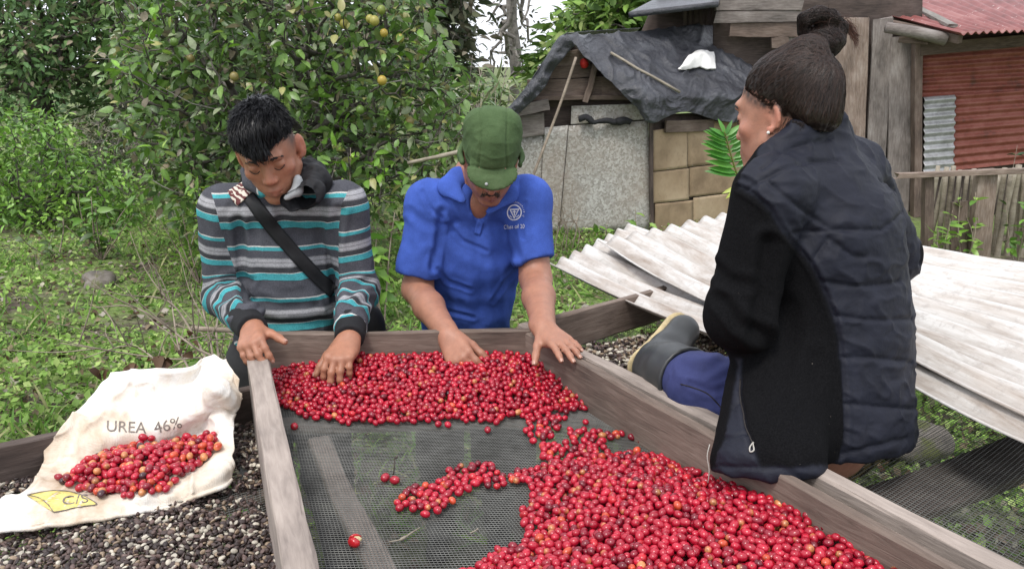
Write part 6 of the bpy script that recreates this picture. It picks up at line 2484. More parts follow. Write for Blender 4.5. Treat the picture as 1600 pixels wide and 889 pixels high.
    part('hair_lock', Vs, Fs, M['hair'], pr, col=cc)
    # short fine hairs along the hairline, combed back
    tt = rng.random(700)
    hb2 = bvh_of(V, F) if False else None
    mb = MB()
    for yy in tt:
        y0 = -.02 + .10 * yy
        z0 = .004 + .58 * y0 + rng.normal() * .0045
        xx = .074 * math.sqrt(max(.02, 1 - ((y0 + .012) / .094) ** 2 - ((z0 - .045) / .083) ** 2))
        p0 = f(xx + .0005, y0, z0)
        x1 = .0785 * math.sqrt(max(.02, 1 - ((y0 - .018 + .016) / .0985) ** 2 - ((z0 + .014 - .05) / .085) ** 2))
        p1 = f(x1 + .0008, y0 - .018, z0 + .012 + rng.normal() * .003)
        Vv, Ff = tube([p0, (p0 + p1) / 2 + R @ np.array([.0012, 0, 0]), p1], [.0002, .0006, .0003], 3, caps=False)
        mb.add(Vv, Ff, np.array([.02, .012, .009]) * rng.uniform(.4, 2))
    mb.out('hairline', M['hair'], pr)
    # fine hair falling behind the ear
    mb = MB()
    for k in range(46):
        x0 = rng.uniform(.3, 1)
        p0 = f(.074 - .012 * x0, -.02 - .05 * x0, .0 - .02 * x0)
        p1 = p0 + R @ np.array([.002, .010, -.020]) + rng.normal(0, .002, 3)
        p2 = p1 + R @ np.array([-.002, .008, -.016]) + rng.normal(0, .003, 3)
        V, F = tube([p0, p1, p2], [.0004, .0004, .0001], 3, caps=False)
        mb.add(V, F, (.02, .012, .01))
    mb.out('stray_hair', M['hair'], pr)
    # bun: a wound coil and a loop on top
    k = Clay(bun - .1, bun + .12, .0035)
    bx = unit(np.array([.8, .1, .15])); bz = np.array([0, 0, 1.0])
    k.ell(bun, (.040, .040, .035), None, 0)
    lp = [P(1254, 50, 1.59), P(1257, 32, 1.585), P(1278, 22, 1.58), P(1300, 28, 1.585), P(1314, 44, 1.6), P(1310, 66, 1.6)]
    k.chain(lp, [.010, .012, .013, .012, .010, .012], .010)
    Vb, Fb = k.skin(1)
    Vb = Vb + normals_of(Vb, Fb) * (.002 * fbm((Vb - bun) @ np.array([[30, 0, 0], [0, 30, 0], [12, 12, 80.]]), 3, 3))[:, None]
    part('hair_bun', Vb, Fb, M['hair'], pr, col=np.tile(mcol, (len(Vb), 1)))
    bb = bvh_of(Vb, Fb)
    ax_ = unit(np.array([.25, .1, 1.0]))
    roots = Vb[rng.integers(0, len(Vb), 1900)]
    Vs, Fs, cc = locks_on(bb, roots, lambda w_: np.cross(ax_, w_ - bun) + np.array([0, 0, .006]), 6, .06, .0007, rng, lift=.0005, rise=.0012, jit=.05, clump=40, seed=6, cols=(.016, .0095, .008), var=(.3, 2.6))
    part('hair_lock', Vs, Fs, M['hair'], pr, col=cc)
    mb = MB()
    for k_ in range(45):
        b0 = P(rng.uniform(1258, 1318), rng.uniform(22, 60), 1.58)
        out = unit(np.array([rng.uniform(-.5, 1.2), rng.normal() * .4, rng.uniform(-.3, .9)]))
        L = rng.uniform(.015, .05)
        pts = [b0, b0 + out * L * .5 + [0, 0, .004], b0 + out * L + [.006, 0, -.012 * rng.random()]]
        V, F = tube(spline(pts, 3), np.linspace(.0006, .0001, 7), 3, caps=False)
        mb.add(V, F, np.array([.05, .022, .016]) * rng.uniform(.5, 1.5))
    for k_ in range(60):
        a = rng.random()
        pts = [P(1302 + 8 * a, 38 + 14 * a, 1.6), P(1322 + rng.normal() * 4, 40 + rng.normal() * 5, 1.6), P(1334 + rng.normal() * 4, 52 + rng.normal() * 6, 1.6), P(1339 + rng.normal() * 3, 66 + rng.normal() * 8, 1.6)]
        V, F = tube(spline(pts, 3), np.linspace(.0009, .0002, 10), 3, caps=False)
        mb.add(V, F, np.array([.07, .03, .022]) * rng.uniform(.5, 1.5))
    mb.out('stray_hair', M['hair'], pr)
    # pearl ear stud
    p0 = f(.086, -.006, -.031)
    k = Clay(p0 - .012, p0 + .012, .001); k.ell(p0, (.0032,) * 3, None, 0)
    a_, b_ = k.skin(1)
    M['pearl'] = flat_mat('pearl', (.75, .72, .66), .2, .03)
    part('ear_stud', a_, b_, M['pearl'], pr)

    # ---- jacket
    g = Clay(np.array([.14, .98, .76]), np.array([1.16, 2.1, nb[2] + .16]), .0042)
    g.cap(shL, shR, .062, .062, .03)
    g.chain([nb + [0, 0, -.03], ch], [.09, .160], .05, flat=(FH, .78))
    g.chain([ch, wa, hp], [.160, .160, .186], .04, flat=(FH, .78))
    g.cap(P(1188, 560, 1.42), P(1168, 722, 1.27), .05, .064, .06)
    g.cap(P(1230, 560, 1.42), P(1222, 716, 1.255), .06, .072, .06)
    g.chain([shL, elL, elL * .25 + wrL * .75], [.068, .056, .046], .02)
    g.ell(elL + FH * -.004 + LD * .006, (.054, .054, .056), None, .02)
    g.chain([shR, elR, elR * .25 + wrR * .75], [.068, .056, .046], .02)
    pa, pb_, pc = P(1105, 748, 1.21), P(1265, 741, 1.22), P(1437, 693, 1.42)
    n = np.cross(pb_ - pa, pc - pa); n = n if n[2] < 0 else -n
    g.cut((pa + pb_ + pc) / 3, n, .6)
    # collar: stands round the neck, open towards the chin
    cpts = [P(1180, 276, 1.50), P(1202, 244, 1.47), P(1246, 210, 1.49), P(1297, 188, 1.56), P(1312, 206, 1.64), P(1262, 245, 1.70)]
    g.chain(cpts, [.020, .023, .025, .024, .022, .02], .012)
    g.chain([q + [0, 0, -.045] for q in cpts], [.03, .034, .036, .034, .03, .03], .03)
    g.cap(f(.01, -.005, .03), nb + [0, 0, .03], .052, .046, .004, mode='sub')
    V, F = g.skin(2)
    N = normals_of(V, F)
    jb = bvh_of(V, F)
    def seam(pts, step=6):
        s = spline(np.asarray(pts, float), step)
        w_ = [cast(jb, x, y)[0] for x, y in s]
        return [q for q in w_ if q is not None]
    main = [(1152, 292), (1178, 306), (1202, 327), (1224, 364), (1266, 412), (1292, 466), (1309, 516), (1317, 595), (1320, 668), (1315, 712)]
    quilts = [[(1196, 281), (1240, 318), (1295, 359)], [(1236, 364), (1300, 360), (1379, 359)], [(1379, 359), (1404, 338), (1426, 314)], [(1295, 372), (1278, 395), (1268, 410)], [(1295, 372), (1330, 398), (1352, 402)],
              [(1376, 281), (1400, 298), (1424, 312)], [(1303, 494), (1370, 500), (1437, 497)], [(1311, 559), (1370, 560), (1435, 567)], [(1317, 631), (1380, 636), (1432, 639)], [(1285, 440), (1350, 447), (1436, 436)],
              [(1104, 727), (1180, 730), (1260, 728), (1320, 708), (1438, 680)], [(1108, 655), (1140, 640), (1158, 622)], [(1104, 690), (1140, 684), (1168, 676)],
              [(1190, 262), (1240, 232), (1300, 216)], [(1160, 300), (1230, 262), (1312, 250)]]
    pocket = [(1157, 592), (1156, 618), (1161, 645), (1166, 668), (1176, 694)]
    arm2 = [(1420, 268), (1432, 320), (1436, 380), (1438, 430)]
    S_main = seam(main)
    dq = np.full(len(V), 9.0)
    for q in quilts:
        s3 = seam(q)
        if len(s3) > 1: dq = np.minimum(dq, sd_poly(V, s3)[0])
    dm = sd_poly(V, S_main)[0] if len(S_main) > 1 else dq
    dp_ = sd_poly(V, seam(pocket))[0]
    da = sd_poly(V, seam(arm2))[0]
    px = proj(V)
    fleece = pip(px[:, 0], px[:, 1], [(1060, 300), (1120, 292), (1152, 292), (1178, 306), (1202, 327), (1224, 364), (1266, 412), (1292, 466), (1309, 516), (1317, 595), (1320, 668), (1315, 712), (1300, 727), (1186, 730), (1176, 694), (1166, 668), (1156, 618), (1160, 560), (1120, 560), (1060, 540)])
    fleece |= pip(px[:, 0], px[:, 1], [(1424, 262), (1434, 320), (1438, 380), (1440, 440), (1490, 440), (1490, 240)])
    fr = N @ np.array([.55, -.83, 0]) > -.3
    fleece |= ~fr
    fl_ = fleece.astype(float)
    for _ in range(2):
        acc = np.zeros(len(V)); cnt = np.zeros(len(V))
        for i in range(4):
            a, b = F[:, i], F[:, (i + 1) % 4]
            acc += np.bincount(a, fl_[b], len(V)); cnt += np.bincount(a, minlength=len(V))
        fl_ = .5 * fl_ + .5 * acc / np.maximum(cnt, 1)
    d = (1 - fl_) * (.0022 * np.tanh(np.minimum(np.minimum(dq, dm), .06) / .016) - .002)
    d -= .0038 * np.exp(-(dq / .0036) ** 2) * (1 - fl_)
    d -= .003 * np.exp(-(dm / .004) ** 2)
    d += .003 * np.exp(-((dm - .009) / .004) ** 2)
    d -= .006 * np.exp(-(dp_ / .0045) ** 2)
    d -= .003 * np.exp(-(da / .004) ** 2)
    # small puckers in the quilting, slow rumples in the fleece
    d += (1 - fl_) * .0022 * fbm(V * np.array([26, 26, 60]), 3, 5)
    d += (1 - fl_) * .0040 * ((1 - np.abs(vnoise(V * np.array([16, 16, 34]) + V[:, :1] * 9, 15))) ** 4)
    d += fl_ * .0028 * fbm(V * np.array([12, 12, 7]), 3, 6)
    V = V + N * d[:, None]
    V = folds(V, N, [([(1128, 470), (1155, 505), (1190, 520)], .006, 9), ([(1200, 380), (1190, 450), (1180, 520)], .010, 11), ([(1118, 420), (1140, 440), (1170, 445)], .004, 9),
                     ([(1230, 480), (1232, 580), (1240, 700)], .003, 14), ([(1270, 560), (1262, 640), (1265, 720)], .003, 12)], .0006, 3)
    t = NT('jacket_cloth')
    a = t.attr('fleece')
    v = t.coords((1, 1, 1), rnd=False)
    sp_n = t.noise(v, 260, 1, .3)
    wr = t.noise(v, 26, 5, .7, .6)
    flo = t.mix(t.ramp(sp_n, [(.83, (0, 0, 0)), (.85, (1, 1, 1))]), t.ramp(t.noise(v, 420, 3, .7), [(.3, (.002, .002, .0025)), (.7, (.009, .009, .010))]), (.22, .19, .16))
    nyl = t.ramp(wr, [(.3, (.004, .005, .012)), (.6, (.0065, .008, .018)), (.8, (.011, .013, .026))])
    t.set(Base_Color=t.mix(a.outputs['Fac'], nyl, flo))
    rg = t.n('ShaderNodeMapRange', i_3=.68, i_4=.95)
    t.l(a.outputs['Fac'], rg.inputs[0]); t.l(rg.outputs[0], t.b.inputs['Roughness'])
    sg_ = t.n('ShaderNodeMapRange', i_3=.35, i_4=.08)
    t.l(a.outputs['Fac'], sg_.inputs[0]); t.l(sg_.outputs[0], t.b.inputs['Specular IOR Level'])
    n1 = t.bump(wr, .35, .006)
    t.bump(t.noise(v, 700, 3, .6), .25, .0008, n1)
    M['jacket'] = t.m
    jk = part('jacket', V, F, M['jacket'], pr, attrs={'fleece': fl_})
    jb = bvh_of(V, F)
    M['zip'] = flat_mat('pale_zip_metal', (.4, .38, .34), .35, .2)
    zp = [cast(jb, x, y, .004)[0] for x, y in ((1176, 692), (1179, 697), (1178, 704), (1173, 707), (1172, 700), (1176, 692))]
    zp = [q for q in zp if q is not None]
    if len(zp) > 3:
        a_, b_ = tube(spline(zp, 4), .0014, 5)
        part('zip_pull', a_, b_, M['zip'], jk)
    zp = [cast(jb, x, y, .0015)[0] for x, y in spline(np.array(pocket, float), 4)]
    a_, b_ = tube(np.array([q for q in zp if q is not None]), .0016, 4)
    part('pocket_zip', a_, b_, M['lash'], jk)
    cd = [P(1109, 694, 1.195), P(1105, 712, 1.185), P(1108, 735, 1.18), P(1106, 754, 1.18)]
    a_, b_ = tube(spline(cd, 4), .0009, 4)
    part('drawcord', a_, b_, M['zip'], jk)

    # ---- jeans and rubber boots
    M['jeans'] = cloth_mat('blue_jeans', (.036, .044, .135), .85, .3, 900, .4)
    k = Clay(np.array([.05, 1.1, .74]), np.array([1.0, 2.1, 1.12]), .006)
    k.chain([hL, kL, kL * .4 + aL * .6], [.088, .064, .052], .03)
    k.chain([hR, kR, kR * .3 + aR * .7], [.088, .064, .052], .03)
    k.cap(hL, hR, .09, .09, .03)
    Vj, Fj = k.skin(2)
    Nj = normals_of(Vj, Fj)
    Vj = folds(Vj, Nj, [([(1080, 600), (1110, 612), (1140, 605)], .003, 5), ([(1070, 575), (1100, 580), (1130, 565)], .004, 7)], .0022, 5, (20, 20, 20))
    jn = part('jeans', Vj, Fj, M['jeans'], pr)
    jb2 = bvh_of(Vj, Fj)
    st = [cast(jb2, x, y, .001)[0] for x, y in spline(np.array([(1064, 600), (1084, 606), (1108, 617), (1130, 640)], float), 5)]
    st = [q for q in st if q is not None]
    if len(st) > 3:
        a_, b_ = tube(np.array(st), .0012, 4)
        part('stitching', a_, b_, M['lash'], jn)
    M['rubber'] = flat_mat('dusty_black_rubber', (.036, .038, .039), .42, .3, 14)
    M['sole'] = flat_mat('cream_rubber_sole', (.5, .40, .22), .7, .35, 40)
    kd = unit(kL - aL)
    top = kL * .70 + aL * .30
    heel, toe = P(1009, 574, 1.70), P(1060, 514, 1.80)
    toe_up = P(1046, 518, 1.78)
    k = Clay(np.array([.05, 1.4, .74]), np.array([.6, 2.0, 1.14]), .004)
    k.chain([top + kd * .03, top * .5 + aL * .5, aL + kd * .01], [.070, .064, .054], .01)
    k.cut(top, kd, .14)
    k.chain([heel + kd * .030, aL * .6 + toe * .4 + kd * .012, toe + kd * .02], [.042, .040, .038], .025)
    k.cap(top + kd * .08, top - kd * .03, .058, .056, .004, mode='sub')
    Vb, Fb = k.skin(1)
    Vb = Vb + normals_of(Vb, Fb) * (.002 * np.sin(sd_poly(Vb, [top, aL, toe])[1] * 150) * np.exp(-(np.linalg.norm(Vb - aL, axis=1) / .06) ** 2))[:, None]
    bt = part('boot', Vb, Fb, M['rubber'], pr)
    k = Clay(np.array([.05, 1.4, .74]), np.array([.6, 2.0, 1.14]), .004)
    k.chain([heel - kd * .010, heel * .5 + toe * .5 - kd * .008, toe - kd * .008], [.0435, .0375, .0405], .01, flat=(kd, .15))
    Vb, Fb = k.skin(1)
    part('sole', Vb, Fb, M['sole'], bt)
    # the rim of the boot shaft
    s_, u_ = frame_of(kd)[1:]
    rim = [top + (s_ * math.cos(a) + u_ * math.sin(a)) * .066 for a in np.linspace(0, 2 * math.pi, 22)]
    a_, b_ = tube(np.array(rim), .005, 6)
    part('rim', a_, b_, M['rubber'], bt)
    # the other boot, folded under her: its tan sole looks back at the camera
    c0_ = P(1330, 728, 1.46)
    x_ = unit(P(1390, 712, 1.56) - P(1280, 742, 1.40)); nz_ = unit(np.array([.1, -.8, -.25])); nz_ = unit(nz_ - x_ * (nz_ @ x_)); y_ = np.cross(nz_, x_)
    Rb = np.stack([x_, y_, nz_], 1)
    k = Clay(c0_ - .2, c0_ + .2, .005)
    k.ell(c0_ - nz_ * .02, (.11, .046, .05), Rb, 0)
    k.cap(c0_ - nz_ * .04 + x_ * .06, aR + [0, .08, .05], .045, .05, .03)
    k.cut(c0_ - nz_ * .002, nz_, .25)
    Vb, Fb = k.skin(1)
    bt2 = part('boot', Vb, Fb, M['rubber'], pr)
    k = Clay(c0_ - .2, c0_ + .2, .004)
    k.ell(c0_ + nz_ * .003, (.115, .048, .011), Rb, 0)
    Vb, Fb = k.skin(1)
    M['tan_sole'] = flat_mat('muddy_tan_sole', (.22, .155, .075), .8, .45, 30)
    so = part('sole', Vb, Fb, M['tan_sole'], bt2)
    for i, xx in enumerate((-.06, -.02, .02, .06)):
        mb = MB()
        for sgn in (1, -1):
            a_, b_ = tube([c0_ + x_ * xx + nz_ * .013, c0_ + x_ * (xx - .018) + y_ * .026 * sgn + nz_ * .011], .004, 4)
            mb.add(a_, b_)
        mb.out('tread', M['lash'], so)
    return pr


woman()

# ================================================================== plants
def leaf_template(w=.42, fold=.22, droop=.25, n=3):
    """a leaf along +x from 0 to 1, folded along the midrib; rows of three points"""
    V, F = [(0, 0, 0)], []
    xs = np.linspace(0, 1, n + 2)[1:-1]
    for x in xs:
        hw = w / 2 * math.sin(math.pi * x ** .8) ** .8
        z = -droop * x * x
        V += [(x, -hw, z + fold * hw), (x, 0, z), (x, hw, z + fold * hw)]
    V.append((1, 0, -droop))
    F = [(0, 1, 2), (0, 2, 3)]
    for i in range(n - 1):
        a = 1 + 3 * i
        F += [(a, a + 3, a + 4, a + 1), (a + 1, a + 4, a + 5, a + 2)]
    a = 1 + 3 * (n - 1)
    e = len(V) - 1
    F += [(a, e, a + 1), (a + 1, e, a + 2)]
    return np.array(V, float), F


LEAF = leaf_template()
LEAF_THIN = leaf_template(.24, .2, .35, 2)
LEAF_ROUND = leaf_template(.75, .15, .2, 2)
LEAF_TINY = (np.array([(0, 0, 0), (.5, -.3, .06), (1, 0, -.1), (.5, .3, .06)], float), [(0, 1, 2), (0, 2, 3)])
M['leaf'] = col_mat('green_leaf', .38, .6, .35, 60, .25, .002, trans=.25)
M['leaf_far'] = col_mat('distant_leaf', .6, .3, .3, 6, trans=.2)
M['ground_leaf'] = col_mat('ground_leaf', .6, .35, .3, 14, trans=.35)


def dirs(n, rng, down=.25, spread=1.0):
    v = rng.normal(size=(n, 3)) * [1, 1, .6 * spread]
    v[:, 2] -= down
    return v / np.linalg.norm(v, axis=1, keepdims=True)


def leaf_frames(D, rng):
    """x along D, z roughly up with a random roll"""
    up = rng.normal(size=D.shape) * .5 + [0, 0, 1.0]
    y = np.cross(up, D); y /= np.linalg.norm(y, axis=1, keepdims=True) + 1e-9
    z = np.cross(D, y)
    return np.stack([D, y, z], -1)


def pick_cols(n, rng, pal):
    """pal: list of (weight, colour)"""
    wts = np.array([p[0] for p in pal], float)
    k = rng.choice(len(pal), n, p=wts / wts.sum())
    C = np.array([p[1] for p in pal])[k]
    return C * rng.uniform(.72, 1.3, (n, 1))


def leaves_mesh(name, tmpl, pos, D, size, cols, rng, mat, rib=1.25):
    V, F = tmpl
    R = leaf_frames(D, rng)
    scl = np.repeat(np.asarray(size)[:, None], 3, 1)
    shade = np.ones(len(V))
    if len(V) > 4: shade[[0] + list(range(2, len(V), 3))] = rib
    def fn(n, m): return cols[:, None, :] * shade[None, :, None]
    return scatter_mesh(name, V, F, pos, R, scl, fn, mat), R


def skeleton(root, pts, r0, fine=.004, rng=None, trunk=None):
    """joins cluster points to a trunk the way branches grow; returns one tube mesh"""
    pts = np.asarray(pts, float)
    nodes = [np.asarray(q, float) for q in (trunk if trunk is not None else [root])]
    par = [-1] + list(range(len(nodes) - 1))
    t0 = len(nodes)
    top = nodes[-1]
    order = np.argsort(np.linalg.norm(pts - top, axis=1))
    for i in order:
        p = pts[i]
        N = np.array(nodes)
        d = np.linalg.norm(N - p, axis=1) + .35 * np.linalg.norm(N - top, axis=1)
        d[:max(0, t0 - 2)] += .6
        j = int(np.argmin(d))
        nodes.append(p); par.append(j)
    n = len(nodes)
    wgt = np.ones(n)
    for i in range(n - 1, 0, -1):
        if par[i] >= 0: wgt[par[i]] += wgt[i]
    rad = np.maximum(fine, r0 * (wgt / wgt[0]) ** .45)
    VV, FF, n0 = [], [], 0
    for i in range(1, n):
        a, b = nodes[par[i]], nodes[i]
        L = np.linalg.norm(b - a)
        m = (a + b) / 2 + (rng.normal(0, 1, 3) if rng is not None else 0) * L * .09 + np.array([0, 0, -L * .05])
        k = 7 if rad[i] > .02 else 4
        V, F = tube([a, m, b], [min(rad[par[i]], rad[i] * 1.6), rad[i] * 1.15, rad[i]], k, caps=False)
        VV.append(V); FF.append(np.array(F) + n0); n0 += len(V)
    return np.concatenate(VV), np.concatenate(FF)


def px_cloud(poly, Y0, Y1, n, rng, bias=1.0):
    """points inside a photo outline, spread through a depth"""
    poly = np.asarray(poly, float)
    out = []
    lo, hi = poly.min(0), poly.max(0)
    while len(out) < n:
        x, y = lo + rng.random(2) * (hi - lo)
        if pip(np.array([x]), np.array([y]), poly)[0]:
            out.append(P(x, y, Y0 + (Y1 - Y0) * rng.random() ** bias))
    return np.array(out)


def tree(name, label, cat, root, cl, nleaf, size, pal, r0, rng, tmpl=LEAF, bark='bark', mat='leaf', spread=.11, down=.3, fine=.004, trunk=None, ones=0, group=None, patch=None, crown_name='crown'):
    root = np.asarray(root, float)
    t = thing(name, label, cat, (root[0], root[1], 0), group)
    V, F = skeleton(root, cl, r0, fine, rng, trunk)
    part('trunk', V, F, M[bark], t)
    n = len(cl) * nleaf
    base = np.repeat(cl, nleaf, 0)
    D = dirs(n, rng, down)
    pos = base + D * spread * rng.random((n, 1)) ** .7 + rng.normal(0, spread * .3, (n, 3))
    sz = size * rng.uniform(.6, 1.25, n)
    C = pick_cols(n, rng, pal)
    if patch is not None:
        # whole twigs differ: young bright shoots, tired or mossy ones
        g = np.repeat(vnoise(cl * 2.3, 5) + rng.normal(0, .25, len(cl)), nleaf)
        for thr, sign, colr, amt in patch:
            m = (g > thr) if sign > 0 else (g < thr)
            C[m] = C[m] * (1 - amt) + np.array(colr) * rng.uniform(.7, 1.3, (m.sum(), 1)) * amt
    one = np.zeros(n, bool)
    if ones:
        px = proj(pos)
        ins = (px[:, 0] > 5) & (px[:, 0] < 1595) & (px[:, 1] > 5) & (px[:, 1] < 880)
        o_ = np.argsort(np.linalg.norm(pos - [0, 0, CAM_H], axis=1) + (~ins) * 50)
        one[o_[:ones]] = True
        Vt, Ft = tmpl
        R = leaf_frames(D, rng)
        var = []
        shade = np.ones(len(Vt)); shade[[0] + list(range(2, len(Vt), 3))] = 1.25
        ids = np.where(one)[0]
        for q in range(14):
            cc = C[ids[q * len(ids) // 14]]
            var.append(mesh_of('leaf', Vt, Ft, M[mat], col=cc[None] * shade[:, None]))
        for i in ids:
            Mx = np.eye(4); Mx[:3, :3] = R[i] * sz[i]; Mx[:3, 3] = pos[i]
            link('leaf', var[int(rng.integers(14))], t, Mx)
    r = ~one
    me, _ = leaves_mesh(crown_name, tmpl, pos[r], D[r], sz[r], C[r], rng, M[mat])
    o = link(crown_name, me, t)
    o['kind'] = 'stuff'
    return t


DK, MID, BR, YL, BN, PL = (.075, .14, .038), (.145, .25, .065), (.18, .32, .055), (.34, .33, .13), (.24, .2, .14), (.29, .34, .2)
rngp = np.random.default_rng(77)
# ---- the citrus tree behind the men
cit = [(150, -80), (185, 40), (160, 130), (180, 190), (225, 250), (240, 310), (300, 370), (340, 395), (430, 380), (570, 340), (640, 325), (680, 262), (728, 195), (745, 140), (705, 80), (670, 20), (655, -80)]
cl = px_cloud(cit, 5.5, 7.4, 1250, rngp, 1.2)
root = np.array([P(470, 300, 6.3)[0], 6.35, -.05])
trunk = [root, root + [.03, 0, .45], root + [-.05, .05, .8], root + [.02, .0, 1.05]]
citrus = tree('citrus_tree', 'dense citrus tree with dull green leaves and a few yellow fruits behind the two men', 'tree', root, cl, 8, .088,
              [(4.2, DK), (4.2, MID), (1.6, (.15, .25, .06)), (1.4, PL), (.8, YL), (.9, BN)], .09, rngp, ones=300, trunk=trunk, spread=.10, tmpl=leaf_template(.5, .22, .25, 3),
              patch=[(.62, 1, (.13, .26, .035), .75), (-.75, -1, (.17, .16, .08), .5)])
# bright young shoots at its edge
for (x, y, Y, k) in ((225, 70, 5.3, 12), (250, 15, 5.3, 8), (205, 115, 5.2, 8), (235, 255, 5.2, 10), (365, 60, 5.3, 6), (640, 85, 5.6, 8), (545, 250, 5.2, 12), (305, 300, 5.3, 12), (330, 340, 5.3, 14), (600, 262, 5.3, 8)):
    c = P(x, y, Y)
    D = dirs(k, rngp, -.1)
    me, _ = leaves_mesh('young_shoot', LEAF, c + D * .03 + rngp.normal(0, .05, (k, 3)), D, .085 * rngp.uniform(.7, 1.3, k), pick_cols(k, rngp, [(1, (.16, .32, .035)), (.5, (.24, .36, .06))]), rngp, M['leaf'])
    o = link('young_shoot', me, citrus); o['kind'] = 'stuff'
    V, F = tube([c + [0, .05, -.1], c, c + [0, -.02, .05]], [.006, .004, .002], 5)
    part('twig', V, F, M['bark'], citrus)
mb = MB()
for i in range(150):
    c = cl[rngp.integers(len(cl))]
    d = unit(rngp.normal(size=3) * [1, .7, .8] + [0, -.2, .25])
    L = rngp.uniform(.12, .4)
    pts = [c, c + d * L * .5 + rngp.normal(0, .02, 3), c + d * L + rngp.normal(0, .04, 3)]
    V, F = tube(pts, [.005, .0035, .0015], 4); mb.add(V, F)
o = mb.out('bare_twigs', M['bark_pale'], citrus); o['kind'] = 'stuff'
M['fruit'] = col_mat('citrus_peel', .4, .5, .2, 120, .35, .002)
FV, FF_ = lowsphere(12, 9)
for (x, y, Y, c) in ((596, 16, 5.5, 0), (578, 30, 5.45, 1), (585, 33, 5.4, 1), (597, 126, 5.4, 2), (538, 38, 5.6, 1), (528, 28, 5.6, 1), (468, 84, 5.45, 3), (272, 66, 5.35, 3), (366, 120, 5.5, 4), (298, 92, 5.6, 4), (563, 172, 5.5, 3), (600, 52, 5.5, 2), (625, 60, 5.5, 1), (640, 190, 5.6, 4), (410, 100, 5.7, 3)):
    colr = [(.2, .25, .05), (.33, .3, .07), (.4, .29, .05), (.11, .19, .035), (.22, .18, .06)][c]
    q = P(x, y, Y)
    Vf = FV * np.array([.030, .030, .031]) * rngp.uniform(.85, 1.1) + q
    part('citrus_fruit', Vf, tri_clean(FF_), M['fruit'], citrus, col=np.tile(np.array(colr), (len(Vf), 1)))

# ---- bright bush at the left edge
cl = px_cloud([(-80, 190), (20, 175), (60, 165), (120, 215), (180, 250), (215, 300), (225, 350), (150, 372), (-80, 378)], 7.6, 9.2, 520, rngp)
tree('leafy_bush', 'bright green leafy bush at the left edge beyond the grass', 'bush', (P(60, 300, 8.5)[0], 8.5, 0), cl, 14, .075, [(3, (.13, .27, .04)), (3, (.18, .34, .055)), (1.0, DK), (.8, (.28, .42, .1))], .05, rngp, mat='leaf', spread=.16, tmpl=LEAF, patch=[(.5, 1, (.26, .45, .07), .7), (-.6, -1, (.04, .08, .02), .5)])
# pale dry scrub behind it
cl = px_cloud([(90, 200), (150, 168), (215, 180), (270, 210), (290, 270), (240, 350), (120, 345)], 9.4, 10.6, 380, rngp)
tree('dry_scrub', 'tangled pale grey green scrub between the bright bush and the citrus tree', 'shrub', (P(190, 300, 10)[0], 10, 0), cl, 14, .06, [(2, (.13, .15, .08)), (2, (.2, .2, .12)), (1, (.06, .1, .03)), (1, BN)], .03, rngp, tmpl=LEAF_THIN, mat='leaf', spread=.2, bark='bark_pale')
# ---- trees behind
FARG = 'trees rising behind the clearing'
for nm, lab, poly, Y0, Y1, n, nl, sz, pal, r0, bk, sprd in [
    ('mossy_tree', 'dark mossy tree with drooping fine foliage at the top left corner', [(-120, -90), (230, -90), (215, 60), (150, 130), (60, 150), (20, 185), (-120, 185)], 10.5, 13, 330, 34, .12, [(4, (.10, .19, .07)), (3, (.15, .25, .09)), (1, (.2, .25, .12)), (.7, BN)], .16, 'bark', .34),
    ('forest_tree', 'dark broadleaf tree seen through the citrus crown on its left side', [(120, -90), (420, -90), (440, 200), (400, 360), (200, 340), (110, 240), (170, 90)], 10.5, 13.5, 360, 20, .17, [(3, DK), (3, (.06, .11, .035)), (1, (.09, .14, .05)), (1, BN)], .14, 'bark_pale', .34),
    ('forest_tree', 'grey green tree seen through the right side of the citrus crown', [(420, -90), (630, -90), (660, 100), (660, 240), (640, 330), (430, 350), (410, 150)], 10.5, 13.5, 330, 20, .15, [(3, (.05, .09, .035)), (2, (.08, .13, .05)), (2, (.16, .16, .11)), (1.4, BN)], .14, 'bark_pale', .34),
    ('forest_tree', 'tall dark brownish tree standing left of the gap of white sky', [(620, -120), (705, -120), (722, -20), (730, 90), (722, 175), (690, 220), (640, 200), (630, 60)], 15, 18, 300, 20, .24, [(3, (.07, .095, .05)), (2, (.11, .12, .07)), (2, (.17, .15, .11))], .2, 'bark', .42),
    ('bright_tree', 'yellow green tree rising behind the roof of the tarp shed', [(885, 30), (915, 5), (960, -40), (1030, -40), (1040, 60), (960, 80), (890, 75), (850, 130), (822, 128), (835, 100), (865, 80)], 14, 17, 300, 20, .24, [(3, (.1, .18, .035)), (2, (.16, .27, .05)), (1.5, (.05, .1, .02)), (1, (.24, .3, .1))], .16, 'bark', .36)]:
    cl = px_cloud(poly, Y0, Y1, n, rngp)
    c = cl.mean(0)
    rt = np.array([c[0], c[1], -.05])
    tree(nm, lab, 'tree', rt, cl, nl, sz, pal, r0, rngp, tmpl=LEAF, mat='leaf_far', spread=sprd, bark=bk, fine=.008, trunk=[rt, rt + [.1, 0, c[2] * .35], rt + [-.05, 0, c[2] * .7]], group=FARG)
# thin bare tree against the sky
rt = np.array([P(806, 200, 20)[0], 20.0, -.05])
cl = np.concatenate([px_cloud([(755, -60), (845, -60), (842, 40), (815, 120), (808, 175), (775, 170), (760, 60)], 19, 21.5, 70, rngp)])
tree('slender_tree', 'slender pale tree with sparse leaves against the white sky', 'tree', rt, cl, 4, .15, [(2, (.1, .1, .08)), (2, (.07, .085, .05)), (1, (.16, .15, .12))], .13, rngp, tmpl=LEAF, mat='leaf_far', spread=.4, bark='bark_pale', fine=.014, trunk=[rt, rt + [0, 0, 1.2], rt + [-.1, 0, 2.6], rt + [.1, 0, 4.0]], group=FARG)
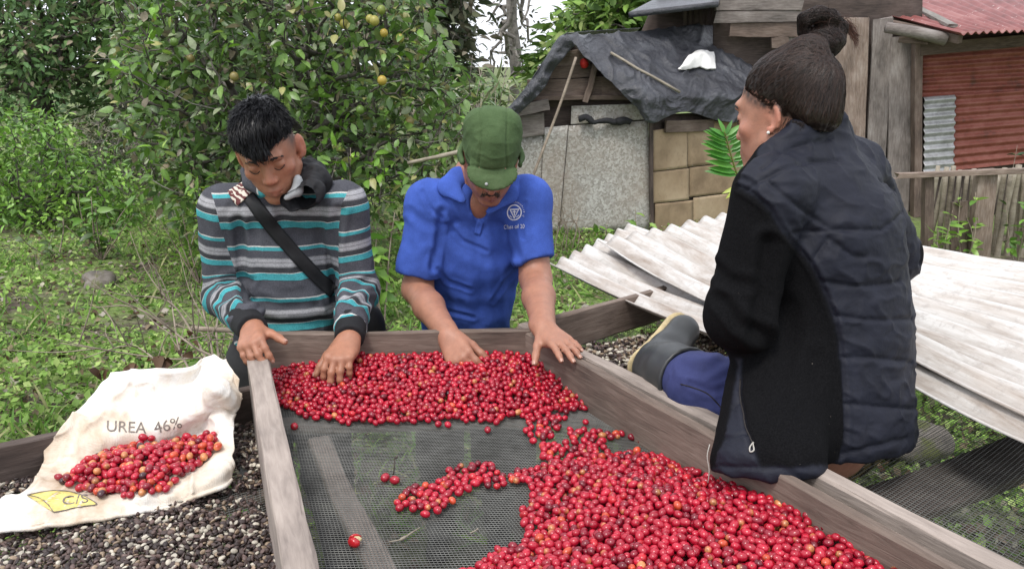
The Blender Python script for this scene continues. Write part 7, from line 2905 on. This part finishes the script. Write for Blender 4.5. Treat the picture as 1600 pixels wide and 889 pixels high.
# the wood that closes the view
cl = px_cloud([(-300, 40), (300, 60), (600, 150), (690, 205), (820, 225), (800, 330), (-300, 345)], 17, 30, 700, rngp)
cl = np.concatenate([cl, px_cloud([(-1500, -60), (-150, 20), (-150, 345), (-1500, 345)], 14, 28, 420, rngp), px_cloud([(1620, -40), (2900, -80), (2900, 330), (1620, 330)], 16, 28, 420, rngp)])
n = len(cl) * 16
D = dirs(n, rngp, .2)
me, _ = leaves_mesh('forest', LEAF, np.repeat(cl, 16, 0) + D * .7 * rngp.random((n, 1)), D, .26 * rngp.uniform(.6, 1.3, n), pick_cols(n, rngp, [(3, (.05, .09, .035)), (2, (.09, .14, .05)), (1, (.16, .17, .11))]), rngp, M['leaf_far'])
tag(link('forest', me), kind='stuff')
# canes right of the citrus tree
for k, (x, lab) in enumerate(((700, 'tall pale cane clump right beside the citrus crown'), (742, 'tall cane clump with arching leaves left of the shed'), (778, 'short cane clump just left of the shed wall'))):
    t = thing('cane_clump', lab, 'cane', (P(x, 250, 9.5)[0], 9.5, 0), 'canes left of the shed')
    mb = MB()
    for i in range(15):
        b = np.array([P(x + rngp.normal() * 16, 250, 9.5)[0], 9.5 + rngp.normal() * .2, 0])
        hgt = rngp.uniform(.9, 1.6) * (1, 1, .85)[k]
        tip = b + [rngp.normal() * .35, rngp.normal() * .2, hgt]
        V, F = tube([b, (b + tip) / 2 + rngp.normal(0, .05, 3), tip], [.012, .009, .003], 5)
        mb.add(V, F)
    mb.out('canes', M['bamboo'], t)
    n = 260
    pos = np.stack([P(x, 250, 9.5)[0] + rngp.normal(0, .22, n), 9.5 + rngp.normal(0, .25, n), rngp.uniform(.2, 1.35, n)], -1)
    D = dirs(n, rngp, -.35)
    me, _ = leaves_mesh('leaves', leaf_template(.13, .2, .5, 3), pos, D, .30 * rngp.uniform(.5, 1.2, n), pick_cols(n, rngp, [(2, (.09, .16, .04)), (2, (.18, .24, .09)), (1, (.28, .27, .16))]), rngp, M['leaf'])
    o = link('leaves', me, t); o['kind'] = 'stuff'


def shrub(name, label, x, y, Y, wpx, hpx, n, size, pal, group=None, tmpl=LEAF, depth=.25, down=0.0):
    """a small plant: several stems with single leaves, every leaf its own piece"""
    b = P(x, y, Y); b[2] = float(ground_z(b[0], Y)) - .02
    sc = FPX / (Y * cp + (CAM_H - .3) * sp)
    t = thing(name, label, 'plant', (b[0], b[1], 0), group)
    mb = MB()
    top = P(x, y, Y)[2] + hpx / sc
    Vt, Ft = tmpl
    shade = np.ones(len(Vt)); shade[[0] + list(range(2, len(Vt), 3))] = 1.25
    var = [mesh_of('leaf', Vt, Ft, M['leaf'], col=c[None] * shade[:, None]) for c in pick_cols(5, rngp, pal)]
    ns = max(3, n // 9)
    for i in range(ns):
        tip = np.array([b[0] + rngp.uniform(-.5, .5) * wpx / sc, Y + rngp.uniform(-.5, .5) * depth * 2, b[2] + (top - b[2]) * rngp.uniform(.55, 1.0)])
        mid = (b + tip) / 2 + rngp.normal(0, .03, 3)
        s = spline([b, mid, tip], 5)
        V, F = tube(s, np.linspace(.007, .002, len(s)), 4)
        mb.add(V, F)
        for j in range(n // ns):
            q = s[int(rngp.uniform(.3, 1) * (len(s) - 1))]
            d = unit(rngp.normal(size=3) * [1, 1, .35] + [0, 0, .25 - down])
            Rr = leaf_frames(d[None], rngp)[0]
            Mx = np.eye(4); Mx[:3, :3] = Rr * size * rngp.uniform(.6, 1.25); Mx[:3, 3] = q
            link('leaf', var[int(rngp.integers(5))], t, Mx)
    mb.out('stem', M['stick'], t)
    return t


GB = [(3, (.1, .22, .03)), (2, (.16, .31, .05)), (1, (.05, .1, .02))]
GY = [(2, (.18, .34, .05)), (2, (.26, .42, .08)), (1, (.09, .2, .03))]
shrub('sapling', 'leafy green sapling on the grass left of the striped pullover', 158, 398, 6.3, 150, 95, 90, .11, GB)
shrub('sapling', 'small weedy sapling left of the round stone', 92, 410, 6.4, 70, 70, 45, .08, [(2, (.09, .15, .04)), (1, (.16, .2, .08))])
shrub('young_bush', 'bright young bush close behind the left sleeve of the pullover', 305, 372, 5.6, 120, 110, 80, .10, GY)
shrub('young_bush', 'bright broad leaved plant between the two men', 592, 352, 4.6, 80, 75, 48, .13, GY, tmpl=leaf_template(.5, .2, .3, 3))
shrub('young_bush', 'yellow green sprig by the hood of the young man', 520, 290, 5.2, 70, 60, 36, .10, GY)
shrub('broad_leaf_plant', 'large leaved plant just behind the green cap', 700, 290, 5.3, 110, 50, 22, .24, [(2, (.05, .17, .02)), (1, (.1, .22, .05))], tmpl=leaf_template(.6, .25, .3, 3))
shrub('low_weed', 'dull weedy plant at the foot of the citrus tree', 650, 345, 6.0, 90, 70, 50, .09, GB)
shrub('low_weed', 'green creeper with round leaves under the lowest pale sheet', 890, 452, 3.6, 60, 22, 22, .09, GB, tmpl=LEAF_ROUND)
shrub('low_weed', 'tiny green weed at the corner of the chipboard wall', 1003, 352, 7.2, 16, 26, 14, .10, GY)
shrub('low_weed', 'small green weed by the dry stems at the chipboard', 942, 366, 7.0, 30, 20, 16, .10, GY)
shrub('fence_weed', 'leafy weed growing between the bamboo by the thin fence post', 1472, 372, 6.35, 26, 60, 30, .11, GY, 'weeds in the bamboo fence')
shrub('fence_weed', 'leafy weed growing beside the broad fence post', 1512, 385, 6.35, 22, 95, 34, .10, GY, 'weeds in the bamboo fence')
shrub('fence_weed', 'leafy weed hanging over the bamboo at the right edge of the picture', 1592, 388, 6.3, 40, 130, 44, .10, GB, 'weeds in the bamboo fence')
shrub('fence_weed', 'dark ferny plant above the fence rail against the red tin', 1592, 300, 7.4, 34, 72, 40, .11, [(2, (.03, .08, .03)), (1, (.06, .12, .04))], 'weeds in the bamboo fence', tmpl=LEAF_THIN)

# the fern frond against the cardboard
fr = thing('fern_plant', 'bright green fern frond in front of the cardboard wall by the woman\'s face', 'fern', P(1160, 330, 5.2) * [1, 1, 0])
stem = [np.array([P(1165, 360, 5.2)[0], 5.2, 0.0]), P(1165, 330, 5.2), P(1160, 296, 5.2), P(1148, 262, 5.18), P(1138, 228, 5.15), P(1132, 206, 5.12)]
sp3 = spline(stem, 8)
V, F = tube(sp3, np.linspace(.010, .003, len(sp3)), 6)
part('stem', V, F, M['ground_leaf'], fr, col=np.tile((.22, .26, .06), (len(V), 1)))
FL = leaf_template(.26, .15, .25, 3)
var = [mesh_of('leaflet', FL[0], FL[1], M['leaf'], col=np.tile(c, (len(FL[0]), 1))) for c in ((.05, .2, .02), (.07, .26, .025), (.1, .3, .035))]
m = len(sp3)
for i in range(12):
    q = sp3[int(m * .52 + (m * .47) * i / 12)]
    L = .20 * (1 - .55 * (i / 12) ** 2)
    for sgn in (1, -1):
        d = unit([sgn * 1.0, -.15, .30 + .5 * (i / 12) + (.25 if sgn > 0 else -.02)])
        if i == 11: d = unit([sgn * .4, 0, 1])
        zz = unit(np.cross(d, np.cross([0, -.8, .6], d)))
        Rr = np.stack([d, np.cross(zz, d), zz], 1)
        Mx = np.eye(4); Mx[:3, :3] = Rr * L * rngp.uniform(.9, 1.1); Mx[:3, 3] = q
        link('leaflet', var[(i + (sgn > 0)) % 3], fr, Mx)
for sgn in (-1, 1, -.4):
    d = unit([sgn, -.2, -.25])
    zz = unit(np.cross(d, np.cross([0, -.8, .6], d)))
    Mx = np.eye(4); Mx[:3, :3] = np.stack([d, np.cross(zz, d), zz], 1) * .12; Mx[:3, 3] = P(1156, 292, 5.19)
    link('leaflet', mesh_of('leaflet', FL[0], FL[1], M['leaf'], col=np.tile((.42, .5, .06), (len(FL[0]), 1))), fr, Mx)

# ---- dry branches, stone, sticks on the grass
def dry_branch(label, pts, r, twigs, seed):
    rg_ = np.random.default_rng(seed)
    t = thing('dry_branch', label, 'branch', np.array(pts[0]) * [1, 1, 0], 'dry branches behind the left tray')
    s = spline(pts, 6)
    mb = MB()
    V, F = tube(s, np.linspace(r, r * .35, len(s)), 5); mb.add(V, F)
    for i in range(twigs):
        q = s[rg_.integers(2, len(s) - 1)]
        d = rg_.normal(0, 1, 3) * [.6, .4, .45] + [0, 0, .5]
        L = rg_.uniform(.12, .38)
        e = q + unit(d) * L
        V, F = tube(spline([q, (q + e) / 2 + rg_.normal(0, .02, 3), e], 3), np.linspace(r * .5, r * .15, 7), 4)
        mb.add(V, F)
    mb.out('wood', M['stick'], t)


Yb = 2.9
dry = [((345, 575), (300, 540), (215, 482), (150, 480)), ((350, 590), (320, 560), (255, 560), (95, 536)), ((330, 585), (300, 520), (262, 470), (205, 462)), ((335, 590), (330, 540), (318, 490), (312, 455)), ((345, 585), (338, 520), (345, 470), (352, 440)),
       ((300, 590), (280, 545), (272, 500), (268, 470)), ((370, 575), (385, 540), (345, 516), (300, 514)), ((262, 590), (240, 560), (200, 540), (130, 560))]
dl = ['long bent bleached twig arching over the grass behind the sack', 'lowest bleached twig lying flat across the grass toward the left', 'forked dry twig rising left behind the sack', 'upright dry twig nearest the middle of the bundle', 'tall thin dry twig close to the pullover sleeve', 'short leaning dry twig behind the white sack', 'dry twig crossing level behind the hand on the rail', 'curved dry twig with brown leaf remains low on the left']
for i, pts in enumerate(dry):
    P3 = []
    for j, (x, y) in enumerate(pts):
        P3.append(P(x, y, Yb + .12 * i * .5 + j * .12))
    P3 = [np.array([P3[0][0], P3[0][1], .12])] + P3
    dry_branch(dl[i], P3, .007, 7, i + 40)
V, F = tube(spline([P(300, 513, 3.2), P(340, 515, 3.15), P(385, 516, 3.1)], 4), .012, 6)
tag(part('stick', V, F, M['stick'], None), 'straight broken stick lying level left of the striped cuff', 'stick')
# brown withered leaves in the bundle
for i, (x, y, Y) in enumerate(((248, 575, 2.9), (262, 560, 2.95), (232, 572, 2.9), (288, 545, 3.0), (158, 575, 3.0), (208, 565, 3.0), (300, 530, 3.1))):
    c = P(x, y, Y)
    d = dirs(4, rngp, .2)
    me, _ = leaves_mesh('withered_leaf', leaf_template(.6, .5, .5, 3), np.tile(c, (4, 1)) + rngp.normal(0, .02, (4, 3)), d, .055 * rngp.uniform(.7, 1.3, 4), pick_cols(4, rngp, [(1, (.07, .035, .02)), (1, (.14, .08, .045))]), rngp, M['ground_leaf'])
    tag(link('withered_leaf', me), ('brown curled withered leaf cluster hanging in the dry twigs, ' + ['highest on its right side', 'near the sack top', 'lowest one', 'on the upright twig', 'far left one', 'left of the sack top', 'by the forked twig'][i]), 'leaf', 'withered leaves in the dry twigs')
for i, x in enumerate((848, 856, 866, 876, 884, 893, 902)):
    b = P(x, 385, 6.8); b[2] = 0
    pts = [b, P(x + rngp.normal() * 6, 355, 6.8), P(x + rngp.normal() * 18, 325 + rngp.uniform(-10, 25), 6.85)]
    dry_branch(['dry stem by the chipboard wall, leftmost of the tuft', 'thin dry stem second from the left at the chipboard wall', 'dry stem in the middle of the tuft at the chipboard', 'bent dry stem right of the middle of the tuft', 'short dry stem at the chipboard wall', 'long dry stem leaning right at the chipboard', 'rightmost dry stem at the chipboard wall'][i], pts, .006, 5, 80 + i)
q = PZ(152, 448, .02)
c = Clay(q - .3, q + .3, .012)
c.ell(q + [.0, -.03, 0], (.085, .06, .075), None, 0); c.ell(q + [-.01, .06, .04], (.11, .08, .075), None, .02)
V, F = c.skin(1)
V = V + normals_of(V, F) * (.02 * fbm(V * 9, 3, 5))[:, None]
M['stone'] = wood_mat('mossy_stone', (.05, .045, .04), (.16, .14, .12), (.28, .26, .24), grain=(5, 5, 5), moss=.3)
tag(part('stone', V, F, M['stone'], None), 'grey stone with a mossy brown top lying on the grass', 'stone')
for (x, y, lab, sx) in ((1410, 690, 'mossy block seen through the mesh of the right tray', .2),):
    q = PZ(x, y, .05)
    if x < 100: sx = .1
    c = Clay(q - .4, q + .4, .016)
    c.ell(q, (sx, .12, .07), None, 0); c.ell(q + [.06, .05, 0], (sx * .8, .1, .06), None, .03)
    V, F = c.skin(1)
    V = V + normals_of(V, F) * (.018 * fbm(V * 9, 3, 15))[:, None]
    tag(part('stone', V, F, M['stone'], None), lab, 'stone')

# ---- ground cover
def ground_cover():
    N_ = 100000
    # more of it close to the camera's view of the clearing
    Y = 2.3 + 7.6 * rngp.random(N_) ** 1.25
    X = -.95 * Y + rngp.random(N_) * (.95 * Y + 1.6 + .25 * Y)
    keep = (Y > 2.95) | (X > .75) | (X < -1.3)
    q = np.stack([X, Y, 0 * X], -1)
    dens = fbm(q * np.array([.9, 1.4, 1]), 3, 91) + .35 * fbm(q * 5, 2, 95)
    keep &= rngp.random(N_) < np.clip(.75 + .75 * dens, .06, 1)
    X, Y, dens = X[keep], Y[keep], dens[keep]
    n = len(X)
    Z = ground_z(X, Y) + rngp.random(n) ** 2 * .06 * np.clip(.6 + dens, .2, 1.4)
    pos = np.stack([X, Y, Z], -1)
    D = dirs(n, rngp, -.25)
    hue = fbm(np.stack([X * .7, Y * .7, 0 * X], -1), 2, 97)
    C = pick_cols(n, rngp, [(4, (.17, .29, .06)), (3, (.24, .38, .085)), (2, (.33, .43, .14)), (.6, (.08, .15, .035)), (.8, (.22, .17, .11)), (.35, (.34, .32, .24))])
    C = C * (1.15 + .35 * hue)[:, None]
    me, _ = leaves_mesh('ground_cover', LEAF_TINY, pos, D, .036 * rngp.uniform(.5, 1.6, n), C, rngp, M['ground_leaf'])
    tag(link('ground_cover', me), kind='stuff')
    # grass blades
    m = 16000
    Y = 2.4 + 6.5 * rngp.random(m); X = -.8 * Y + rngp.random(m) * (.8 * Y + 1.6)
    pos = np.stack([X, Y, ground_z(X, Y)], -1)
    k = fbm(pos * 1.3, 2, 33) > -.1
    pos = pos[k]; m = len(pos)
    D = dirs(m, rngp, -1.3)
    me, _ = leaves_mesh('grass', leaf_template(.09, .1, .5, 2), pos, D, .10 * rngp.uniform(.5, 1.7, m), pick_cols(m, rngp, [(3, (.09, .2, .03)), (2, (.16, .28, .05)), (1, (.3, .3, .14))]), rngp, M['ground_leaf'])
    tag(link('grass', me), kind='stuff')
    # fallen leaves and bits
    m = 4200
    Y = 2.2 + 6.5 * rngp.random(m); X = -.8 * Y + rngp.random(m) * (.8 * Y + 2.6)
    pos = np.stack([X, Y, ground_z(X, Y) + .015], -1)
    D = dirs(m, rngp, 0) * [1, 1, .25]
    D /= np.linalg.norm(D, axis=1, keepdims=True)
    me, _ = leaves_mesh('leaf_litter', LEAF_ROUND, pos, D, .05 * rngp.uniform(.5, 1.4, m), pick_cols(m, rngp, [(2, (.09, .05, .03)), (2, (.2, .15, .1)), (1, (.34, .3, .26))]), rngp, M['ground_leaf'])
    tag(link('leaf_litter', me), kind='stuff')
    # moss and small plants seen through the mesh floors
    m = 5200
    Xa = rngp.uniform(-.9, 2.6, m); Ya = rngp.uniform(1.0, 3.6, m)
    den = fbm(np.stack([Xa * 2.2, Ya * 2.2, 0 * Xa], -1), 2, 44)
    k = (den > .42) | (Xa > .9)
    pos = np.stack([Xa, Ya, ground_z(Xa, Ya) + .01], -1)[k]
    m = len(pos)
    me, _ = leaves_mesh('moss', LEAF_TINY, pos, dirs(m, rngp, -.2), .045 * rngp.uniform(.5, 1.5, m), pick_cols(m, rngp, [(2, (.1, .14, .035)), (2, (.16, .2, .06)), (1, (.24, .25, .14))]), rngp, M['ground_leaf'])
    tag(link('moss', me), kind='stuff')


ground_cover()
